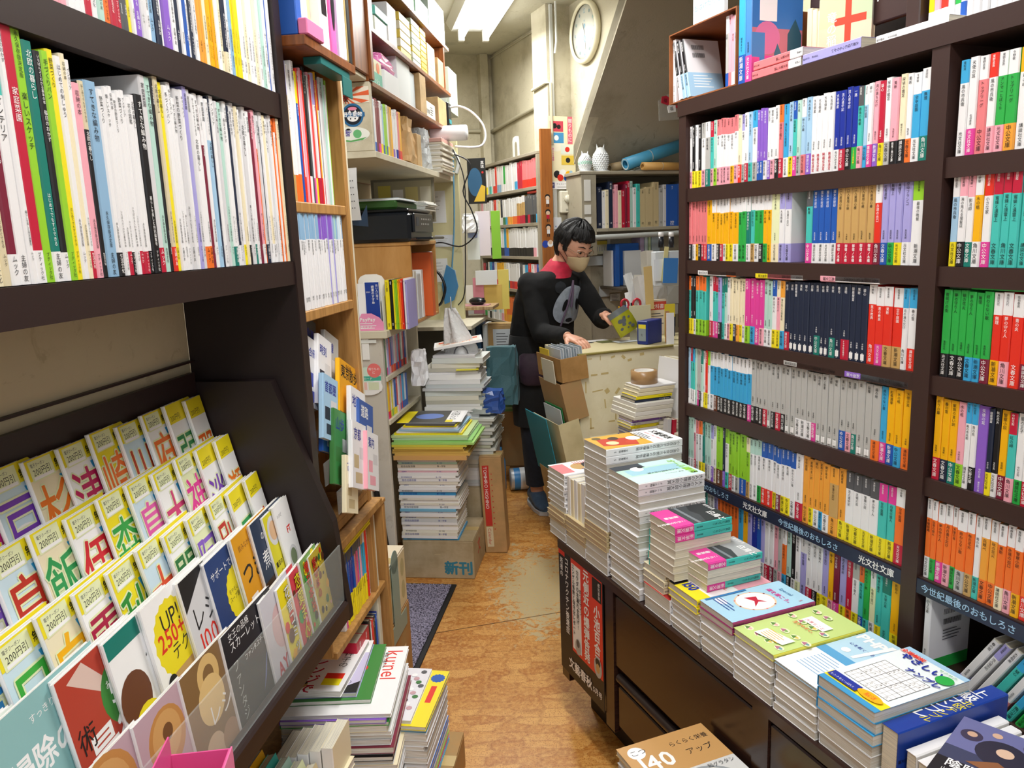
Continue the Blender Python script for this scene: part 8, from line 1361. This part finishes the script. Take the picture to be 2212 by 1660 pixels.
def sphere_fn(fn, mt, nu=40, nv=26, mb=None):
    mb = mb or MB(); R_ = [[tuple(fn(2 * math.pi * j / nu, -math.pi / 2 + math.pi * (i + .02) / (nv + .04))) for j in range(nu)] for i in range(nv + 1)]; return mb.loft(R_, mt)
nb_ = Vector((.232, 3.832, 1.235))
mb = MB(); sphere_fn(lambda a, e: HM @ headp(a, e), SK, mb=mb)
mb.tube([nb_, hc + fz * -.06 - fy * .02], [.052, .046], SK, 16)
for s_ in (-1, 1): mb.ball((0, 0, 0), (.008, .017, .030), SK, X=HM @ T(s_ * .073, -.006, -.008) @ RZ(s_ * .35))
mb.loft([[tuple(HM @ Vector(p)) for p in ((-.008, .088, .016), (.008, .088, .016), (.0, .098, .012))], [tuple(HM @ Vector(p)) for p in ((-.014, .086, -.018), (.014, .086, -.018), (.0, .110, -.018))]], SK)
# the skin body continues under the clothes down to hands and feet
mb.tube([nb_ + Vector((0, 0, .02)), Vector((.20, 3.86, 1.12)), Vector((.165, 3.93, .90)), Vector((.155, 3.95, .82))], [.045, .10, .10, .11], SK, 18)
for S_, E_, W_ in ((shl, ell, whl), (shr, elr, whr)): mb.tube([Vector((.20, 3.86, 1.16)), S_, E_, W_], [.05, .045, .034, .024], SK, 12)
hipl, hipr = Vector((.085, 3.90, .80)), Vector((.225, 3.99, .80)); ankl, ankr = Vector((.112, 3.955, .07)), Vector((.27, 4.03, .07))
for a_, b_ in ((hipl, ankl), (hipr, ankr)): mb.tube([a_, a_.lerp(b_, .5) + nf * .01, b_], [.075, .052, .034], SK, 12)
remesh(pbuild(mb, 'body'), .007, 3)
# hands: palm, four fingers of unequal length with bends, thumb from the side
def hand(name, wrist, fdir, pdir, curls, thumb, sc=1.0, side=1):
    f_ = fdir.normalized(); n_ = (pdir - f_ * pdir.dot(f_)).normalized(); r_ = f_.cross(n_) * side
    mb = MB(); L = lambda x, y, z: wrist + (r_ * x + f_ * y + n_ * z) * sc
    def ringp(y, w, h, z=0): return [tuple(L(w * math.cos(t * .5236), y, z + h * math.sin(t * .5236))) for t in range(12)]
    mb.loft([ringp(-.03, .022, .017), ringp(.0, .023, .016), ringp(.03, .034, .016), ringp(.062, .039, .014), ringp(.085, .037, .011)], SK)
    for i, (x, ln, r0) in enumerate(((-.029, .066, .0088), (-.010, .077, .0092), (.010, .072, .0088), (.028, .056, .0078))):
        p = Vector((x, .078, 0)); P = [p.copy()]; a_ = 0; c_ = curls[i]
        for k, q in enumerate((.45, .32, .23)):
            a_ += c_[k]; p = p + Vector((x * .10 * q, math.cos(a_) * ln * q, math.sin(a_) * ln * q)); P.append(p.copy())
        mb.tube([L(*v) for v in P], [r0 * sc * 1.05, r0 * sc, r0 * sc * .92, r0 * sc * .78], SK, 10); mb.ball(tuple(L(*P[-1])), r0 * sc * .78, SK, 8, 6)
    T_ = [Vector((-.026, .018, .004))] + [Vector(v) for v in thumb]
    mb.tube([L(*v) for v in T_], [.013 * sc, .011 * sc, .0098 * sc, .0085 * sc], SK, 10); mb.ball(tuple(L(*T_[-1])), .0085 * sc, SK, 8, 6)
    return remesh(pbuild(mb, name), .0028, 4)
c1 = [(.35, .45, .3), (.40, .5, .35), (.42, .5, .35), (.45, .5, .4)]
hand('resting_hand', whl, (handl - whl).normalized() + Vector((0, 0, -.05)), Vector((-.1, .2, -1)), [(.15, .35, .25), (.20, .38, .3), (.25, .4, .3), (.3, .4, .3)], [(-.048, .045, .012), (-.056, .068, .020), (-.058, .086, .026)], .93, 1)
grip = PX(1322, 683, 3.50)
hand('holding_hand', whr, (grip - whr).normalized() * .6 + Vector((.6, -.35, -.05)), Vector((-.25, -.2, -1)), [(.5, .9, .5), (.55, .9, .5), (.6, .9, .5), (.65, .9, .5)], [(-.044, .045, .018), (-.044, .068, .032), (-.036, .085, .046)], .90, 1)
# hair: a shell that stands off the skull except over the face
rr = random.Random(3)
def hairfn(az, el):
    a = (az + math.pi) % (2 * math.pi) - math.pi; fr = math.cos(a); n_ = .004 * math.sin(13 * a + 4 * el) + .003 * math.sin(29 * a + 1.3)
    low = -.66 if fr < -.30 else (.10 if fr < .12 else (-.12 if fr < .34 else .46 + .04 * math.sin(17 * a)))
    if abs(a) < .35: low = .50 + .04 * math.sin(21 * a)
    return HM @ headp(az, el, 1.0, .014 + n_ + .006 * math.sin(el)) if el > low else HM @ headp(az, el, .80)
mb = MB(); sphere_fn(hairfn, HR, 96, 60, mb); pbuild(mb, 'hair')
mb = MB()
for k in range(46):
    a = -1.15 + 2.3 * k / 45; P = [HM @ headp(a + .10 * math.sin(k * 1.7) * t, .98 - .50 * t, 1.0, .019 - .008 * t) for t in (0, .35, .7, 1.0)]; mb.tube(P, [.006, .009, .007, .001], HR, 5)
for k in range(60):
    a = 1.25 + 3.78 * k / 59; P = [HM @ headp(a + .10 * math.sin(k * 2.3) * t, .60 - (1.15 if 1.95 < a < 4.33 else .48) * t, 1.0, .018 - .010 * t) for t in (0, .35, .7, 1.0)]; mb.tube(P, [.006, .010, .008, .001], HR, 5)
pbuild(mb, 'hair_strands')
# mask, eyes, brows, glasses
MK = M('d2bd95', .7, 0, 'cloth', grain=500, dark='c8b28a'); mb = MB(); V, F_ = [], []; nu, nv = 20, 14
for i in range(nv + 1):
    for j in range(nu + 1):
        a = -1.08 + 2.16 * j / nu; e = -1.12 + (.80 + .24 * math.cos(a * 1.4)) * i / nv; ce = (i / nv - .55) * 2; ca = a / 1.08
        V.append(tuple(HM @ headp(a, e, 1.0, .006 + .034 * max(0, 1 - abs(ca) * 1.2) * max(0, 1 - abs(ce) ** 1.6)))) 
F_ = [(i * (nu + 1) + j, i * (nu + 1) + j + 1, (i + 1) * (nu + 1) + j + 1, (i + 1) * (nu + 1) + j) for i in range(nv) for j in range(nu)]
mb.faces(V, F_, MK, True); mk = pbuild(mb, 'face_mask'); so = mk.modifiers.new('cloth', 'SOLIDIFY'); so.thickness = .0015
mb = MB()
for s_ in (-1, 1): mb.tube([HM @ headp(s_ * 1.05, -.35, 1, .006), HM @ headp(s_ * 1.35, -.15, 1, .004), HM @ Vector((s_ * .078, -.012, .012))], .0014, M('15151a', .5), 6); mb.tube([HM @ headp(s_ * 1.0, -.75, 1, .006), HM @ headp(s_ * 1.4, -.45, 1, .004), HM @ Vector((s_ * .078, -.012, -.03))], .0014, M('15151a', .5), 6)
pbuild(mb, 'mask_loop')
for s_ in (-1, 1):
    mb = MB(); mb.ball((0, 0, 0), (.0155, .010, .0085), M('e8e2dc', .2), X=HM @ T(s_ * .031, .078, .008)); mb.ball((0, 0, 0), (.006, .004, .0075), M('1c1210', .15), X=HM @ T(s_ * .031, .0862, .005)); mb.tube([HM @ Vector((s_ * .015, .088, .010)), HM @ Vector((s_ * .031, .0905, .0155)), HM @ Vector((s_ * .048, .080, .010))], [.0022, .0046, .002], SK, 8); mb.tube([HM @ Vector((s_ * .015, .0895, .0085)), HM @ Vector((s_ * .031, .0925, .0125)), HM @ Vector((s_ * .048, .082, .0085))], .0011, M('14100e', .5), 6); pbuild(mb, 'eye')
    mb = MB(); mb.tube([HM @ Vector((s_ * .012, .0905, .028)), HM @ Vector((s_ * .030, .0905, .035)), HM @ Vector((s_ * .052, .076, .031))], [.0018, .0028, .0012], HR, 8); pbuild(mb, 'eyebrow')
gm = M('b89a80', .25, .7); mb = MB()
for s_ in (-1, 1): mb.tube([HM @ Vector((s_ * .033 + .023 * math.cos(t * .3491), .098 - .10 * abs(.023 * math.cos(t * .3491)) - (.006 if s_ * math.cos(t * .3491) > 0 else 0), .0 + .016 * math.sin(t * .3491))) for t in range(19)], .0011, gm, 6, caps=False); mb.tube([HM @ Vector((s_ * .056, .092, .004)), HM @ Vector((s_ * .078, .05, .010)), HM @ Vector((s_ * .080, -.01, .012))], .0012, gm, 6)
mb.tube([HM @ Vector((-.011, .097, .004)), HM @ Vector((0, .101, .007)), HM @ Vector((.011, .097, .004))], .0011, gm, 6); pbuild(mb, 'glasses')
# red turtleneck, lanyard
RD = M('c8123c', .75, 0, 'cloth', grain=800, dark='a80c30'); mb = MB(); ax = (hc + fz * -.075 - fy * .02) - nb_
R_ = []
for i, (t, r_) in enumerate(((-.15, .084), (.05, .076), (.25, .070), (.5, .068), (.80, .064), (.86, .058), (.6, .050))):
    c = nb_ + ax * t; R_.append([tuple(c + sd * (r_ * math.sin(2 * math.pi * j / 28) * (1 + .03 * math.sin(5 * j))) + nf * (r_ * 1.04 * math.cos(2 * math.pi * j / 28)) + Vector((0, 0, -.012 * math.cos(2 * math.pi * j / 28)))) for j in range(28)])
mb.loft(R_, RD); pbuild(mb, 'turtleneck_collar')
mb = MB(); mb.tube([Vector(chest(.045, 1.20, .02)), Vector(chest(.030, 1.15, .024)), Vector(chest(.020, 1.08, .026)), Vector(chest(-.005, .98, .030))], .0045, M('6a5a72', .6), 8); mb.tube([Vector(chest(.045, 1.20, .02)), Vector(chest(.040, 1.15, .024)), Vector(chest(.040, 1.07, .028))], .0055, M('6a5a72', .6), 8); pbuild(mb, 'lanyard')
# dark long skirt-like apron, trousers, bag at the hip, shoes
mb = MB(); mb.loft([ring(.46, .155, .130, (.15, 3.955)), ring(.62, .168, .140, (.155, 3.955)), ring(.78, .185, .152, (.155, 3.95)), ring(.93, .176, .138, (.162, 3.94))], M('15171a', .8, 0, 'cloth', grain=500, dark='0e1012')); pbuild(mb, 'apron')
JN = M('1c2534', .85, 0, 'cloth', grain=700, dark='141b28')
for a_, b_ in ((hipl, ankl), (hipr, ankr)): mb = MB(); mb.tube([a_, a_.lerp(b_, .5) + nf * .012, b_.lerp(a_, .08)], [.088, .070, .056], JN, 18); pbuild(mb, 'trouser_leg')
mb = MB(); hb_ = PX(1150, 800, 3.80); R_ = []
for i, (z, w) in enumerate(((.085, .055), (.075, .072), (.0, .078), (-.06, .070), (-.075, .05))): R_.append([tuple(hb_ + Vector((.01 + w * math.cos(t * .3142), .035 * math.sin(t * .3142) * (w / .078), z))) for t in range(20)])
mb.loft(R_, M('3a2436', .6, 0, 'cloth', grain=500, dark='2c1a2a')); pbuild(mb, 'waist_bag')
for a_ in (ankl, ankr):
    mb = MB(); d = Vector((.25, -.97, 0)); s_ = Vector((.97, .25, 0)); R_ = []
    for (y, w, h) in ((-.085, .024, .05), (-.06, .040, .075), (.0, .043, .085), (.06, .046, .062), (.11, .045, .046), (.15, .034, .036), (.165, .015, .026)): R_.append([tuple(Vector((a_.x, a_.y, .0)) + d * y + s_ * (w * math.cos(t * .3927)) + Vector((0, 0, .018 + max(0, h * (.5 + .5 * math.sin(t * .3927)) - .0)))) for t in range(16)])
    mb.loft(R_, M('4a6480', .7, 0, 'cloth', grain=500, dark='3c5470')); sh_ = pbuild(mb, 'shoe'); mb = MB(); mb.loft([[tuple(Vector((a_.x, a_.y, z)) + d * y + s_ * x) for (x, y) in ((-.028, -.09), (.028, -.09), (.046, -.04), (.048, .08), (.036, .155), (0, .175), (-.036, .155), (-.048, .08), (-.046, -.04))] for z in (.002, .022)], M('c8ccd0', .5), smooth=False); o = pbuild(mb, 'sole', sh_)
# the pouch in the hand
pc0 = PX(1308, 684, 3.485); pu = empty('zip_pouch', Matrix.Translation(pc0 + Vector((.0, .0, -.005))) @ RZ(.15) @ RY(math.radians(-30)), 'yellow green patterned zip pouch held above the counter', 'pouch')
YP = M('a8a822', .35); mb = MB(); mb.loft([[(x * w + .012, y * d, -z) for (x, y) in ((0, -1), (.5, -1.1), (1, -1), (1, 1), (.5, 1.1), (0, 1))] for (z, w, d) in ((.022, .095, .003), (.05, .098, .010), (.09, .098, .012), (.118, .092, .006))], YP); a = Art(mb, (.015, -.0125, -.10), (1, 0, 0), (0, 0, 1), .0003); a.k += .001
for (x, y, r_) in ((.03, .05, .012), (.045, .045, .014), (.04, .03, .010), (.065, .02, .008), (.02, .015, .008), (.075, .05, .006), (.055, .058, .008), (.072, .006, .009), (.05, .008, .005)): a.disc(x, y, r_, '5a6068', r_ * .8, n=9)
mb.build('pouch_body', Matrix(), pu); mb = MB(); mb.loft([[(x * w + .010, y * d, -z) for (x, y) in ((0, -1), (1, -1), (1, 1), (0, 1))] for (z, w, d) in ((-.002, .090, .002), (.024, .100, .004))], M('6c7478', .3)); mb.build('zip_edge', Matrix(), pu)
bpy.data.objects.remove(_go); bpy.data.scenes.remove(_tmp)
